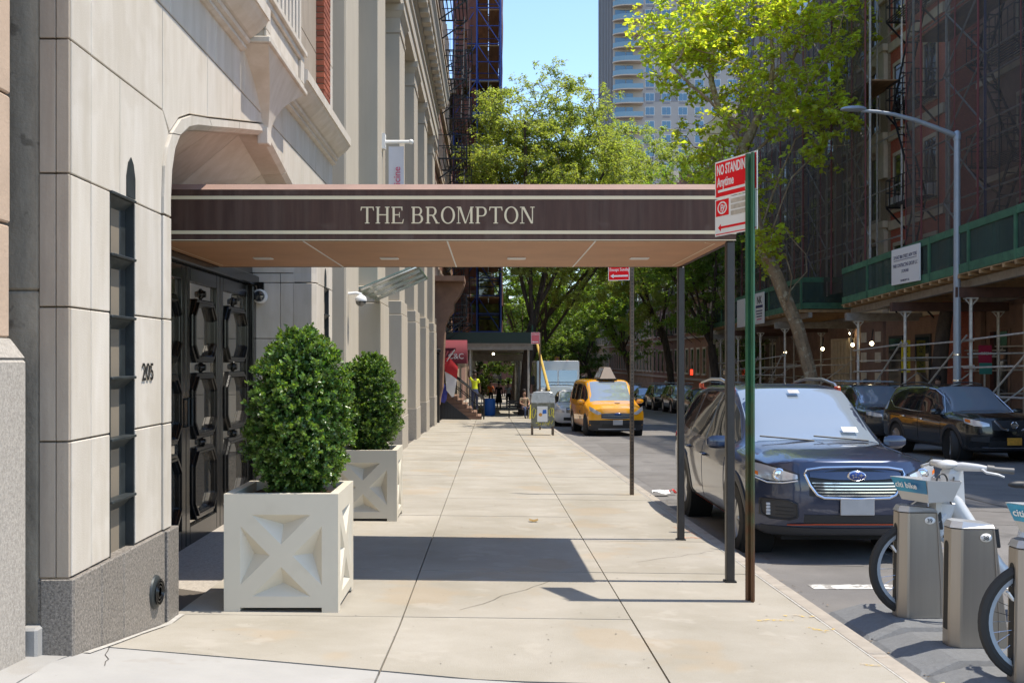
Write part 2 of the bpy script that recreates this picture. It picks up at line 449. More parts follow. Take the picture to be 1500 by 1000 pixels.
for pts in ([(2.6,9.4),(3.4,9.3),(3.5,10.6),(2.7,10.7)], [(4.6,12.2),(6.4,12.0),(6.6,14.8),(4.7,15.1)], [(2.6,16.2),(4.2,16.4),(4.1,19.2),(2.6,19.0)], [(5.5,21),(8.2,20.7),(8.4,23.6),(5.6,24)], [(2.9,24.5),(5.2,24.3),(5.3,28.6),(3.0,28.9)]):
    mark('asphalt_patch', pts, m_patch, lambda x, y: rz(y), .003)
for pts in ([(2.7,13.2),(4.1,12.9),(5.6,13.4),(8.8,13.0),(11,13.5)], [(6.9,8),(6.8,11),(7.0,15),(6.85,20),(7.0,30),(6.9,45)], [(3.1,19.8),(5,20.3),(7.8,19.9),(10,20.2)]):
    strip('road_crack', [tuple(Vector(pts[i]).lerp(Vector(pts[i+1]), k/6) + Vector((rng.uniform(-.05,.05), rng.uniform(-.05,.05)))) for i in range(len(pts)-1) for k in range(6)], .022, m_crack, .0045, lambda x, y: rz(y))
# ------------------------------------------------------------------ neighbour at the very left
nb = thing('stone_pier', 'pink limestone pier on a pale speckled granite base at the left edge', 'pier', (-2.6, 4.5, 0))
MB().box(-3.6, -2.255, 1.5, 4.99, -.2, 1.56).build('granite_base', m_granite_lt, nb, bevel=.015)
MB().hexa([(-3.6,1.5,1.563),(-2.257,1.5,1.563),(-2.257,4.988,1.563),(-3.6,4.988,1.563),(-3.6,1.5,1.66),(-2.31,1.5,1.66),(-2.31,4.94,1.66),(-3.6,4.94,1.66)]).build('base_cap', m_granite_lt, nb, bevel=.006)
zz = 1.665
for h in (.55, .62, .60, .66, .64, .7, .7, .9, 1.0, 1.0):
    MB().box(-3.6, -2.312 + rng.uniform(-.003, .003), 1.5, 4.938, zz, zz + h - .012).build('stone_block', m_pink, nb, bevel=.008)
    zz += h
MB().box(-3.6, -2.34, 1.52, 4.92, 1.6, zz).build('mortar', m_mortar, nb)
# ------------------------------------------------------------------ the apartment house with the portal
XW = -2.09
MID = 9.495
mir = lambda y: 2 * MID - y
bh = thing('apartment_house', 'cream limestone apartment house with pointed arch portal, granite base and carved balcony', 'building', (XW, MID, 0))
yz = lambda x: (lambda u, v, t: (x + t, u, v))
ROW = [.47, 1.15, 1.82, 2.485, 3.154, 3.82]
EX = [(6.53,.47),(6.53,2.6),(6.55,2.80),(6.61,2.93),(6.70,3.04),(6.9,3.18),(7.15,3.265),(7.59,3.35),(8.5,3.54),(MID,3.745)]
IN = [(6.77,.47),(6.77,2.6),(6.80,2.80),(6.87,2.97),(7.0,3.09),(7.2,3.17),(7.4,3.22),(7.72,3.285),(8.52,3.45),(MID,3.645)]
def stone(poly, mi, t0=-.06, t1=0., m=None, name='stone_panel', bevel=.004, x=XW):
    p = [(mir(a), b) for a, b in poly] if mi else poly
    return MB().prism(p, yz(x), t0, t1 + rng.uniform(-.0012, .0012)).build(name, m or m_lime, bh, bevel=bevel)
G = .0045
YE = 13.62
def rect(y0, y1, z0, z1, mi):
    if mi and mir(y0) > YE: y0 = mir(YE)
    if y1 - y0 < .02: return
    stone([(y0+G, z0+G), (y1-G, z0+G), (y1-G, z1-G), (y0+G, z1-G)], mi)
for mi in (False, True):
    Y0 = 5.12
    for k in range(3):                                    # beside the slit window
        rect(Y0, 5.377, ROW[k], ROW[k+1], mi)
        rect(5.377, 5.64, ROW[k], ROW[k+1], mi)
        rect(6.045, 6.53, ROW[k], ROW[k+1], mi)
    rect(Y0, 5.377, ROW[3], ROW[4], mi); rect(5.377, 5.795, ROW[3], ROW[4], mi)
    stone([(5.795+G, 2.485+G), (6.525, 2.485+G), (6.525, 2.61), (6.545, 2.81), (6.60, 2.94), (6.68, 3.03), (6.555, 3.15), (5.795+G, 3.15)], mi)
    rect(Y0, 5.377, ROW[4], ROW[5], mi)
    rect(5.377, 6.55, ROW[4], ROW[5], mi)
    stone([(6.56, 3.155), (6.695, 3.05), (6.895, 3.19), (7.145, 3.275), (7.585, 3.36), (7.585, 3.815), (6.56, 3.815)], mi)
    stone([(7.595, 3.362), (8.315, 3.512), (8.315, 3.815), (7.595, 3.815)], mi)
    stone([(8.325, 3.514), (MID, 3.757), (MID, 3.815), (8.325, 3.815)], mi)
    for a, b in ((Y0, 6.71), (6.71, 7.82), (7.82, 8.72), (8.72, MID)): rect(a, b, ROW[5], 4.2, mi)
    # arch surround (voussoirs), a little proud, with a chamfer towards the opening
    cuts = []
    for k in range(4): cuts.append([(6.53, ROW[k]), (6.53, min(ROW[k+1], 2.6)), (6.77, min(ROW[k+1], 2.6)), (6.77, ROW[k])] if k < 3 else None)
    for k in range(3):
        z0, z1 = ROW[k] + G, ROW[k+1] - G
        p = [(6.535, z0), (6.69, z0), (6.69, z1), (6.535, z1)]
        stone(p, mi, -.06, .012)
        q = [(6.695, z0), (6.77, z0), (6.77, z1), (6.695, z1)]
        f = (lambda y: mir(y)) if mi else (lambda y: y)
        MB().hexa([(XW-.25, f(6.692), z0), (XW-.25, f(6.775), z0), (XW-.03, f(6.775), z0), (XW+.010, f(6.692), z0),
                   (XW-.25, f(6.692), z1), (XW-.25, f(6.775), z1), (XW-.03, f(6.775), z1), (XW+.010, f(6.692), z1)]).build('jamb_stone', m_lime, bh, bevel=.004)
    segs = [(None, 4), (4, 7), (7, 8), (8, 9)]
    f = (lambda y: mir(y)) if mi else (lambda y: y)
    for a, b in segs:
        if a is None:
            E_ = [(6.53, 2.49)] + EX[1:5]; I_ = [(6.77, 2.49)] + IN[1:5]
        else:
            E_, I_ = EX[a:b+1], IN[a:b+1]
        d = .004
        rows = []
        for (e, i) in zip(E_, I_):
            ev, iv = Vector(e), Vector(i); n = (ev - iv).normalized()
            mv = iv.lerp(ev, .38)
            rows.append([(XW-.05, f(e[0]-n.x*d), e[1]-n.y*d), (XW+.014, f(e[0]-n.x*d), e[1]-n.y*d), (XW+.012, f(mv.x), mv.y), (XW-.035, f(iv.x), iv.y), (XW-.25, f(iv.x), iv.y)])
        mb = MB()
        def sub(r0, r1, t): return [tuple(p + (q - p) * t for p, q in zip(u, w)) for u, w in zip(r0, r1)]
        e0 = .006 / max(.05, (Vector(rows[0][0]) - Vector(rows[1][0])).length); e1 = .006 / max(.05, (Vector(rows[-1][0]) - Vector(rows[-2][0])).length)
        r0 = sub(rows[0], rows[1], e0); r1 = sub(rows[-1], rows[-2], e1)
        rows = [r0] + rows[1:-1] + [r1]
        mb.grid(rows, sm=False)
        for r_ in (rows[0], rows[-1]): mb.add(r_, [(0,1,2,3,4)])
        mb.build('arch_stone', m_lime, bh)
    # slit window with bronze grille beside the portal
    sw = f
    ya, yb = 5.655, 6.03
    MB().box(XW-.16, XW-.15, min(f(ya), f(yb)), max(f(ya), f(yb)), .44, 2.5).build('slit_back', m_bronze, bh)
    for q in (ya - .006, yb - .004): MB().box(XW-.15, XW-.004, min(f(q), f(q+.012)), max(f(q), f(q+.012)), .45, 2.49).build('slit_frame', m_bronze, bh)
    MB().box(XW-.14, XW-.05, min(f(5.93), f(6.02)), max(f(5.93), f(6.02)), .45, 2.47).build('slit_frame', m_bronze, bh, bevel=.004)
    MB().box(XW-.10, XW-.06, min(f(5.885), f(5.905)), max(f(5.885), f(5.905)), .45, 2.47).build('slit_bar', m_bronze, bh)
    for k in range(6):
        zt = 2.475 - .343 * k
        lo, hi = min(f(ya), f(yb)), max(f(ya), f(yb))
        MB().hexa([(XW-.14, lo+.06, zt-.11), (XW-.10, lo+.06, zt-.11), (XW-.10, hi-.08, zt-.11), (XW-.14, hi-.08, zt-.11),
                   (XW-.14, lo+.004, zt), (XW-.008, lo+.004, zt), (XW-.008, hi-.004, zt), (XW-.14, hi-.004, zt)]).build('slit_shelf', m_bronze, bh)
        MB().box(XW-.14, XW+.012, lo-.004, hi+.004, zt+.002, zt+.018).build('slit_shelf_lip', m_bronze, bh, bevel=.003)
    MB().box(XW-.145, XW-.075, min(f(5.70), f(5.86)), max(f(5.70), f(5.86)), .46, .70).build('slit_box', m_blackmetal, bh, bevel=.01)
    MB().prism([(f(5.89), 2.50), (f(6.03), 2.50), (f(6.03), 2.62), (f(6.0), 2.70), (f(5.96), 2.735), (f(5.92), 2.70), (f(5.89), 2.62)], yz(XW), .001, .006).build('slit_finial', m_bronze, bh)
    # granite base blocks
    for a, b, t in ((5.10, 5.47, .02), (5.47, 5.80, .02), (5.80, 6.535, .02), (6.545, 6.78, .035)):
        lo, hi = min(f(a), f(b)), max(f(a), f(b))
        if mi: hi = min(hi, YE + .02)
        x1 = XW + t
        zt = [.462, .462, .462, .462]
        MB().box(XW-.3, x1, lo+.003, hi-.003, -.6, .466).build('granite_block', m_granite, bh, bevel=.006)
# backing, returns
MB().box(XW-2, XW-.055, 5.13, 6.50, -.6, 4.2).box(XW-2, XW-.055, mir(6.50), YE-.01, -.6, 4.2).box(XW-2, XW-.8, 6.4, mir(6.4), 3.17, 4.2).box(XW-.25, XW-.06, 6.4, mir(6.4), 3.79, 4.2).build('wall_backing', m_mortar, bh)
# corner returns that face the camera
for k, (z0, z1) in enumerate(zip([.47] + ROW[1:], ROW[1:] + [4.6])):
    MB().box(XW-.066, XW-.002, 5.095, 5.118, z0+G, z1-G).build('return_stone', m_lime_worn_shade, bh, bevel=.003)
    MB().box(XW-.15, XW-.070, 5.095, 5.118, z0+G, z1-G).build('return_stone', m_lime_worn_shade, bh, bevel=.003)
MB().box(XW-.14, XW+.02, 5.085, 5.099, -.6, .466).build('granite_block', m_granite, bh, bevel=.004)
MB().box(XW-.6, XW-.155, 5.098, 5.128, -.2, 1.9).build('weathered_edge', m_grey_st, bh, bevel=.01)
MB().box(XW-.6, XW-.155, 5.098, 5.128, 1.905, 6.5).build('weathered_edge', m_grey_st, bh, bevel=.01)
MB().box(-2.31, -2.22, 5.02, 5.12, .02, .24).build('drain_block', m_conc_w, bh, bevel=.012)
# portal reveal: splayed soffit stones from the arch back to the doors
XB = -2.86
def back(p):
    y, z = p
    zz = z if z < 2.6 else 2.6 + (z - 2.6) * .55
    return (y + (MID - y) * .03, zz)
for mi in (False, True):
    f = (lambda y: mir(y)) if mi else (lambda y: y)
    segs = [(1, 4), (4, 6), (6, 7), (7, 8), (8, 9)]
    for a, b in segs:
        rows = []
        for i in range(a, b + 1):
            p, q = IN[i], back(IN[i])
            rows.append([(XW-.24, f(p[0]), p[1]), (XB-.02, f(q[0]), q[1]), (XB-.02, f(q[0]), q[1]+.08), (XW-.24, f(p[0]), p[1]+.08)])
        e = .004
        def sub(r0, r1, t): return [tuple(p + (q - p) * t for p, q in zip(u, w)) for u, w in zip(r0, r1)]
        L_ = (Vector(rows[0][0]) - Vector(rows[1][0])).length; L2 = (Vector(rows[-1][0]) - Vector(rows[-2][0])).length
        rows = [sub(rows[0], rows[1], e / L_)] + rows[1:-1] + [sub(rows[-1], rows[-2], e / L2)]
        mb = MB().grid(rows, sm=False, closed=True); mb.add(rows[0], [(0,1,2,3)]); mb.add(rows[-1], [(0,1,2,3)])
        mb.build('soffit_stone', m_lime, bh)
    # jamb reveals in courses (the far one is seen)
    zs = [.47] + ROW[1:4] + [2.6]
    for k in range(4):
        if zs[k+1] - zs[k] < .02: continue
        for xa, xb in ((XW-.245, XW-.40), (XW-.405, XB-.02)):
            ya = 6.77 + (XW-.24-xa) * .1; yb2 = 6.77 + (XW-.24-xb) * .1
            MB().hexa([(xa, f(ya), zs[k]+G), (xb, f(yb2), zs[k]+G), (xb, f(yb2-.06), zs[k]+G), (xa, f(ya-.06), zs[k]+G),
                       (xa, f(ya), zs[k+1]-G), (xb, f(yb2), zs[k+1]-G), (xb, f(yb2-.06), zs[k+1]-G), (xa, f(ya-.06), zs[k+1]-G)]).build('reveal_stone', m_lime, bh, bevel=.003)
    MB().box(XB-.02, XW-.3, min(f(6.72), f(6.80)), max(f(6.72), f(6.80)), -.6, .466).build('granite_block', m_granite, bh)
MB().box(XB-.12, XB-.03, 6.6, mir(6.6), 2.5, 3.6).build('transom_panel', m_blackmetal, bh)
# string course with cove and lip
def course(y0, y1, name='string_course'):
    prof = [(-.1,4.15),(.02,4.15),(.05,4.165),(.05,4.19),(.035,4.2),(.075,4.215),(.085,4.24),(.07,4.255),(.10,4.265),(.16,4.31),(.21,4.36),(.235,4.40),(.25,4.40),(.25,4.50),(.22,4.515),(-.1,4.53)]
    mb = MB().prism(prof, lambda u, v, t: (XW + u, t, v), y0 + .003, y1 - .003)
    return mb.build(name, m_lime, bh)
for a, b in ((5.1, 6.4), (6.4, 7.6), (7.6, 8.60), (10.38, 11.4), (11.4, 12.7), (12.7, YE)): course(a, b)
# balcony on its tapering corbel
y1, y2 = 8.62, 10.37
def ringy(w, x, z): return [(XW-.05, MID-w, z), (x, MID-w*.96, z), (x, MID+w*.96, z), (XW-.05, MID+w, z)]
rows = []
for t in [i / 10 for i in range(11)]:
    w = .06 + (.875 - .06) * (t ** 1.9); x = XW + .05 + .17 * (t ** 1.5); z = 3.66 + .57 * t
    rows.append(ringy(w, x, z))
mb = MB().grid(rows, sm=False); mb.add(rows[0], [(0,1,2,3)]); mb.add(rows[-1], [(0,1,2,3)]); 
mb.build('corbel', m_lime, bh)
MB().prism([(MID-.07, 3.55), (MID+.07, 3.55), (MID+.075, 3.70), (MID-.075, 3.70)], yz(XW), -.05, .052).build('keystone', m_lime, bh, bevel=.008)
MB().box(XW-.05, XW+.245, y1-.01, y2+.01, 4.232, 4.285).build('balcony_ledge', m_lime, bh, bevel=.008)
bx = XW + .215
MB().box(XW-.05, bx-.03, y1+.01, y2-.01, 4.287, 4.62).build('balcony_block', m_lime, bh)
for a, b, c, d in ((y1, y2, 4.287, 4.34), (y1, y2, 4.56, 4.62), (y1, y1+.16, 4.342, 4.558), (y2-.16, y2, 4.342, 4.558)):
    MB().box(bx-.029, bx, a, b, c, d).build('balcony_panel_frame', m_lime, bh, bevel=.006)
MB().box(XW-.05, bx+.03, y1-.02, y2+.02, 4.622, 4.68).build('balcony_cap', m_lime, bh, bevel=.008)
k = 0
yy = y1 + .08
while yy < y2 - .05:
    MB().box(bx-.12, bx-.01, yy-.035, yy+.035, 4.682, 5.6).build('baluster', m_lime, bh, bevel=.006); yy += .17
MB().box(bx-.14, bx+.03, y1-.02, y2+.02, 5.602, 5.72).build('balcony_rail', m_lime, bh, bevel=.008)
# upper wall above the string course: limestone surrounds and brick piers
MB().box(XW-2, XW-.26, 5.13, YE-.02, 4.2, 17).build('upper_wall', m_mortar, bh)
zz = 4.535
for h in (.9, .95, 1.0, .95, 1.0, 1.1, 1.2, 1.3, 1.5, 1.5):
    for a, b in ((5.13, 6.6), (6.6, 7.9), (7.9, 9.3), (9.3, 10.9), (10.9, 12.94)):
        MB().box(XW-.25, XW-.10, a+.004, b-.004, zz+.004, zz+h-.004).build('stone_panel', m_lime_worn_shade if b > 12 else m_lime, bh, bevel=.005)
    MB().box(XW-.25, XW+.004, 13.46, YE, zz+.004, zz+h-.004).build('quoin', m_lime, bh, bevel=.005)
    zz += h
# the brick pier next to the corner, brick by brick as far as it is seen
MB().box(XW-.25, XW-.015, 12.965, 13.455, 4.535, 17).build('brick_core', m_mortar, bh)
bme = {}
def brick(x0, x1, y0, y1, z):
    key = (round(x1-x0, 3), round(y1-y0, 3))
    if key not in bme: bme[key] = MB().box(0, x1-x0, 0, y1-y0, 0, .062).mesh('brick', m_brick, .004)
    o = link('brick', bme[key], bh, world=False); o.matrix_parent_inverse = Matrix.Translation(-bh.location)
    o.location = (x0 + rng.uniform(-.002, .002), y0 + rng.uniform(-.002, .002), z)
zz = 4.54; k = 0
while zz < 6.5:
    if k % 2:
        brick(XW-.10, XW, 12.95, 13.15, zz); brick(XW-.10, XW, 13.16, 13.36, zz); brick(XW-.10, XW, 13.37, 13.455, zz); brick(XW-.24, XW-.11, 12.95, 13.05, zz)
    else:
        brick(XW-.20, XW, 12.95, 13.05, zz); brick(XW-.10, XW, 13.06, 13.26, zz); brick(XW-.10, XW, 13.27, 13.455, zz)
    zz += .075; k += 1
MB().box(XW-.24, XW-.001, 12.952, 13.455, 6.52, 17).build('brick_face', m_brick, bh)
# ------------------------------------------------------------------ doors
hd = MB().box(XB-.02, XB+.12, 6.72, mir(6.72), 2.445, 2.56).box(XB-.02, XB+.05, 6.72, mir(6.72), 2.56, 2.72); hd.build('door_header', m_blackmetal, bh, bevel=.012)
def octo(cy, cz, w, h, c):
    return [(cy-w+c, cz-h), (cy+w-c, cz-h), (cy+w, cz-h+c), (cy+w, cz+h-c), (cy+w-c, cz+h), (cy-w+c, cz+h), (cy-w, cz+h-c), (cy-w, cz-h+c)]
def ringprism(po, pi, x0, x1):
    mb = MB(); n = len(po)
    for (p, q, xa) in ((po, pi, x1),):
        pass
    vs = [(x0, *p) for p in po] + [(x1, *p) for p in po] + [(x1, *p) for p in pi] + [(x0, *p) for p in pi]
    fs = []
    for i in range(n):
        j = (i+1) % n
        for k in range(3): fs.append((k*n+i, k*n+j, (k+1)*n+j, (k+1)*n+i))
    return mb.add(vs, fs)
for i in range(4):
    a = 7.10 + 1.2 * i; b = a + 1.2
    if i == 3: b = mir(6.98)
    door = MB().box(XB-.03, XB+.004, a+.004, b-.004, -.05, 2.44).build('door', m_blackmetal, bh)
    fr = MB()
    for (u0, u1, w0, w1) in ((a+.006, a+.13, -.24, 2.44), (b-.13, b-.006, -.24, 2.44), (a+.131, b-.131, 2.30, 2.44), (a+.131, b-.131, -.24, .0)):
        fr.box(XB+.0045, XB+.045, u0, u1, w0, w1)
    fr.build('door_stile', m_blackmetal, door, bevel=.008)
    cy = (a + b) / 2; w = (b - a) / 2 - .21
    MB().box(XB+.006, XB+.010, a+.131, b-.131, .002, 2.298).build('door_glass', m_doorglass, door)
    for (z0, z1) in ((.03, .72), (.80, 1.44), (1.535, 2.15)):
        cz, h = (z0+z1)/2, (z1-z0)/2
        ringprism(octo(cy, cz, w+.045, h, .15), octo(cy, cz, w-.025, h-.07, .12), XB+.010, XB+.06).build('octagon_frame', m_blackmetal, door, bevel=.010)
        ringprism(octo(cy, cz, w+.005, h-.035, .13), octo(cy, cz, w-.02, h-.06, .12), XB+.0605, XB+.078).build('octagon_molding', m_blackmetal, door, bevel=.004)
    for zc in (.755, 1.49, 2.21):
        MB().lathe([(.0,.052),(.03,.05),(.034,.03),(.045,.012),(.055,.008),(.055,0)], (XB+.012, cy, zc), 'x', 16).build('door_boss', m_blackmetal, door)
        for s_ in (-1, 1): MB().box(XB+.012, XB+.03, cy+s_*(w+.05)-.012, cy+s_*(w+.05)+.012, zc-.36, zc-.28).build('door_boss', m_blackmetal, door, bevel=.004)
    if i in (1, 2):
        MB().tube([(XB+.045, b-.06 if i == 1 else a+.06, .95), (XB+.085, b-.06 if i == 1 else a+.06, .95), (XB+.085, b-.06 if i == 1 else a+.06, 1.2), (XB+.045, b-.06 if i == 1 else a+.06, 1.2)], .012).build('door_handle', m_bronze, door)
MB().box(XB-.03, XB+.09, 6.9, 7.09, -.3, 2.44).box(XB-.03, XB+.09, mir(6.98), mir(6.82), -.3, 2.44).build('door_post', m_blackmetal, bh, bevel=.01)
MB().box(-3.0, XW+.02, 6.8, mir(6.8), gz(-2.4, 8)-.3, gz(-2.1, MID)+.012).build('entrance_slab', m_granite_lt, bh)
# 205, round vent, camera
def text(body, size, origin, right, up, m, parent, name='lettering', align='LEFT', off=0., depth=.002, sx=1.0):
    cu = bpy.data.curves.new('lettering', 'FONT'); cu.body = body; cu.size = 1; cu.align_x = align; cu.offset = off; cu.extrude = .001; cu.resolution_u = 3
    o = bpy.data.objects.new('t', cu); COL.objects.link(o)
    dg = bpy.context.evaluated_depsgraph_get()
    me = bpy.data.meshes.new_from_object(o.evaluated_get(dg)); bpy.data.objects.remove(o)
    r_, u_ = Vector(right).normalized(), Vector(up).normalized(); n_ = r_.cross(u_)
    m4 = Matrix((( r_.x*size*sx, u_.x*size, n_.x, origin[0]), (r_.y*size*sx, u_.y*size, n_.y, origin[1]), (r_.z*size*sx, u_.z*size, n_.z, origin[2]), (0,0,0,1)))
    me.transform(m4); me.materials.clear(); me.materials.append(m); me.name = name
    return link(name, me, parent)
text('205', .15, (XW+.006, 6.145, 1.435), (0, 1, 0), (0, 0, 1), m_flat_black, bh, name='house_number', off=.008, sx=.95)
vt = MB().lathe([(.0,.03),(.07,.026),(.085,.02),(.10,.012),(.105,.0)], (XW+.021, 6.335, .125), 'x', 28).build('round_vent', m_bronze, bh)
for r_ in (.03, .052, .07): MB().lathe([(r_,.031),(r_+.006,.036),(r_+.012,.031)], (XW+.021, 6.335, .125), 'x', 24).build('vent_ring', m_blackmetal, vt)
# ------------------------------------------------------------------ entrance canopy
m_can = M('dark brown painted metal', (.074,.037,.026), .6, spec=.3, var=.25, scale=2.2, stretch=(6,6,.7), bump=.06, bscale=30, streak=((.16,.11,.085), .34), spots=[((.20,.15,.12), 2.4, .60, .22), ((.30,.24,.2), 90, .76, .5)])
m_canroof = M('paler brown canopy roof', (.26,.165,.13), .75, var=.12, scale=4)  # paler brown than the fascia
m_soffit = M('tan soffit panel', (.46,.225,.105), .6, var=.1, scale=2, rand=.04)
m_lightglass = M('downlight lens', (.75,.73,.68), .3)
XR, YA, YB = 1.95, 8.10, 10.40
ZS = 2.505
cp = thing('entrance_canopy', 'brown metal entrance canopy lettered THE BROMPTON across the sidewalk', 'canopy', (0, 9.25, ZS))
XL = XB + .13
MB().box(XL, XR, YA, YA+.03, ZS-.002, 2.905).build('front_fascia', m_can, cp)
MB().box(XL, XR, YB-.03, YB, ZS-.002, 2.905).build('rear_fascia', m_can, cp)
MB().box(XR-.03, XR, YA+.031, YB-.031, ZS-.002, 2.905).build('end_fascia', m_can, cp)
MB().hexa([(XL,YA-.005,2.906),(XR+.005,YA-.005,2.906),(XR+.005,YB+.005,2.906),(XL,YB+.005,2.906),(XL,YA+.10,2.965),(XR-.1,YA+.10,2.965),(XR-.1,YB-.1,2.965),(XL,YB-.1,2.965)]).build('canopy_roof', m_canroof, cp)
for z in (2.555, 2.829):
    MB().box(XL, XR+.003, YA-.004, YA-.0005, z, z+.027).box(XR+.0005, XR+.004, YA-.004, YB+.004, z, z+.027).box(XL, XR+.003, YB+.0005, YB+.004, z, z+.027).build('gold_stripe', m_gold, cp)
MB().box(XL, XR, YA-.003, YA-.0005, ZS-.001, ZS+.006).box(XL, XR, YB+.0005, YB+.003, ZS-.001, ZS+.006).build('edge_trim', m_gold, cp)
xj = [XL, -1.48, -.335, .842, XR-.031]
for i in range(4):
    MB().box(xj[i]+.004, xj[i+1]-.004, YA+.032, YB-.032, ZS, ZS+.02).build('soffit_panel', m_soffit, cp)
    if i < 3: MB().box(xj[i+1]-.006, xj[i+1]+.006, YA+.04, YB-.04, ZS-.004, ZS+.0).build('joint_trim', m_white, cp)
for x in (-2.09, -.925, .25, 1.385):
    lt = MB().box(x-.085, x+.085, 9.40, 9.52, ZS-.012, ZS-.001).build('downlight', m_white, cp, bevel=.003)
    MB().box(x-.07, x+.07, 9.415, 9.505, ZS-.014, ZS-.0125).build('downlight_lens', m_lightglass, lt)
MB().box(XL, XR-.035, YA+.04, YB-.04, ZS+.03, 2.9).build('canopy_core', m_can, cp)
# gold line with notched corners
gp = []
a0, a1, b0, b1, c = -2.66, 1.83, YA+.09, YB-.09, .10
loop = []
for (cx, cy, sx, sy) in ((a0, b0, 1, 1), (a1, b0, -1, 1), (a1, b1, -1, -1), (a0, b1, 1, -1)):
    arc = [(cx + sx*c*math.cos(t), cy + sy*c*math.sin(t)) for t in [R(90*k/5) for k in range(6)]]
    if sx*sy > 0: arc = arc[::-1]
    loop += arc
n = len(loop); mb = MB()
inn = []
for i in range(n):
    p = Vector(loop[i]); t = (Vector(loop[(i+1) % n]) - Vector(loop[i-1])).normalized(); inn.append(p + Vector((-t.y, t.x)) * .012)
o_ = [(p[0], p[1], ZS-.003) for p in loop] + [(p.x, p.y, ZS-.003) for p in inn]
mb.add(o_, [(i, (i+1) % n, n + (i+1) % n, n + i) for i in range(n)])
mb.build('gold_border', m_gold, cp, fixn=False)
for x, y in ((1.915, 8.16), (1.935, 10.36)):
    z0 = gz(x, y)
    ps = MB().box(x-.034, x+.034, y-.034, y+.034, z0, ZS-.003).build('canopy_post', M('brown black post', (.030,.026,.024), .4, var=.2, scale=9, spots=((.09,.07,.055), 30, .68, .6)), cp, bevel=.008)
    MB().box(x-.045, x+.045, y-.045, y+.045, z0-.01, z0+.012).build('post_foot', m_iron, ps)
# serif letters, cut in mesh code
def serif(ch):
    T, H, S, W = .155, .062, .05, .085
    B = []; A = []; Q = []
    def stem(x, t=T, z0=0, z1=1, f0=True, f1=True):
        B.append((x, z0, x + t, z1))
        if f0: B.append((x - W, z0, x + t + W, z0 + S))
        if f1: B.append((x - W, z1 - S, x + t + W, z1))
    def bowl(cx, cz, rx, rz_, t, a0, a1): A.append((cx, cz, rx, rz_, t, a0, a1))
    w = 1
    if ch == 'T':
        w = .96; stem(.40, f1=False); B.append((.03, 1-H, .93, 1)); Q.append([(.0,.77),(.05,.77),(.11,1-H),(.03,1)]); Q.append([(.96,.77),(.91,.77),(.85,1-H),(.93,1)])
    elif ch == 'H':
        w = 1.02; stem(.1); stem(.765); B.append((.25, .49, .77, .49 + H))
    elif ch == 'E':
        w = .90; stem(.1, f0=False, f1=False); B.append((.02, 0, .84, H)); B.append((.02, 1-H, .80, 1)); B.append((.25, .49, .58, .49+H))
        Q.append([(.80,.77),(.755,.77),(.70,1-H),(.80,1)]); Q.append([(.90,.26),(.85,.26),(.78,H),(.84,0)]); Q.append([(.56,.36),(.61,.36),(.61,.68),(.56,.68)])
    elif ch == 'B':
        w = .92; stem(.1, f0=False, f1=False); B.append((.02, 0, .52, H)); B.append((.02, 1-H, .50, 1)); B.append((.25, .49, .52, .49+H))
        bowl(.50, .75, .28, .25, .14, -90, 90); bowl(.52, .275, .33, .275, .15, -90, 90)
    elif ch == 'R':
        w = .98; stem(.1, f1=False); B.append((.02, 1-H, .50, 1)); B.append((.25, .46, .50, .46+H)); bowl(.49, .73, .30, .27, .145, -90, 90)
        Q.append([(.46,.47),(.62,.47),(.90,.03),(.74,.03)]); B.append((.72, 0, 1.0, S))
    elif ch == 'P':
        w = .88; stem(.1); B.append((.25, 1-H, .50, 1)); B.append((.25, .42, .50, .42+H)); bowl(.49, .71, .33, .29, .15, -90, 90)
    elif ch == 'O':
        w = 1.04; bowl(.52, .5, .50, .52, .155, 0, 360)
    elif ch == 'M':
        w = 1.22; B.append((.10,0,.165,1)); B.append((0,0,.27,S)); B.append((0,1-S,.2,1)); stem(.965, f1=False); B.append((1.0,1-S,1.2,1))
        Q.append([(.12,1),(.30,1),(.68,0),(.57,0)]); Q.append([(1.0,1),(1.06,1),(.66,0),(.60,0)])
    elif ch == 'N':
        w = 1.04; B.append((.12,0,.19,1)); B.append((0,0,.31,S)); B.append((0,1-S,.22,1)); B.append((.85,0,.92,1)); B.append((.73,1-S,1.04,1)); Q.append([(.12,1),(.31,1),(.92,0),(.78,0)])
    return w, B, A, Q
def serif_word(s, x, z, h, fn, depth, gap=.10, space=.42):
    mb = MB(); k = 0
    def pr(p):
        nonlocal k
        k += 1
        mb.prism([(x + u * h, z + v * h) for u, v in p], fn, 0, depth + .00012 * (k % 7))
    for ch in s:
        if ch == ' ': x += space * h; continue
        w, B, A, Q = serif(ch)
        for b in B: pr([(b[0],b[1]),(b[2],b[1]),(b[2],b[3]),(b[0],b[3])])
        for q in Q: pr(q)
        for (cx, cz, rx, rz_, t, a0, a1) in A:
            n = 28 if a1 - a0 > 300 else 14
            for i in range(n):
                qs = []
                for a in (a0 + (a1-a0)*i/n, a0 + (a1-a0)*(i+1)/n):
                    ca, sa = math.cos(R(a)), math.sin(R(a)); qs.append(((cx+rx*ca, cz+rz_*sa), (cx+(rx-t)*ca, cz+(rz_-.062)*sa)))
                pr([qs[0][0], qs[1][0], qs[1][1], qs[0][1]])
        x += (w + gap) * h
    return mb, x
h = .132
fnl = lambda u, v, t: (u, YA - .0006 - t, v)
_, xe = serif_word('THE BROMPTON', 0, 0, h, fnl, .003)
sxx = (.357 + 1.02) / (xe - .1*h)
mb, _ = serif_word('THE BROMPTON', 0, 0, h, lambda u, v, t: (-1.02 + u * sxx, YA - .0006 - t, 2.638 + v), .003)
mb.build('lettering', m_gold, cp)
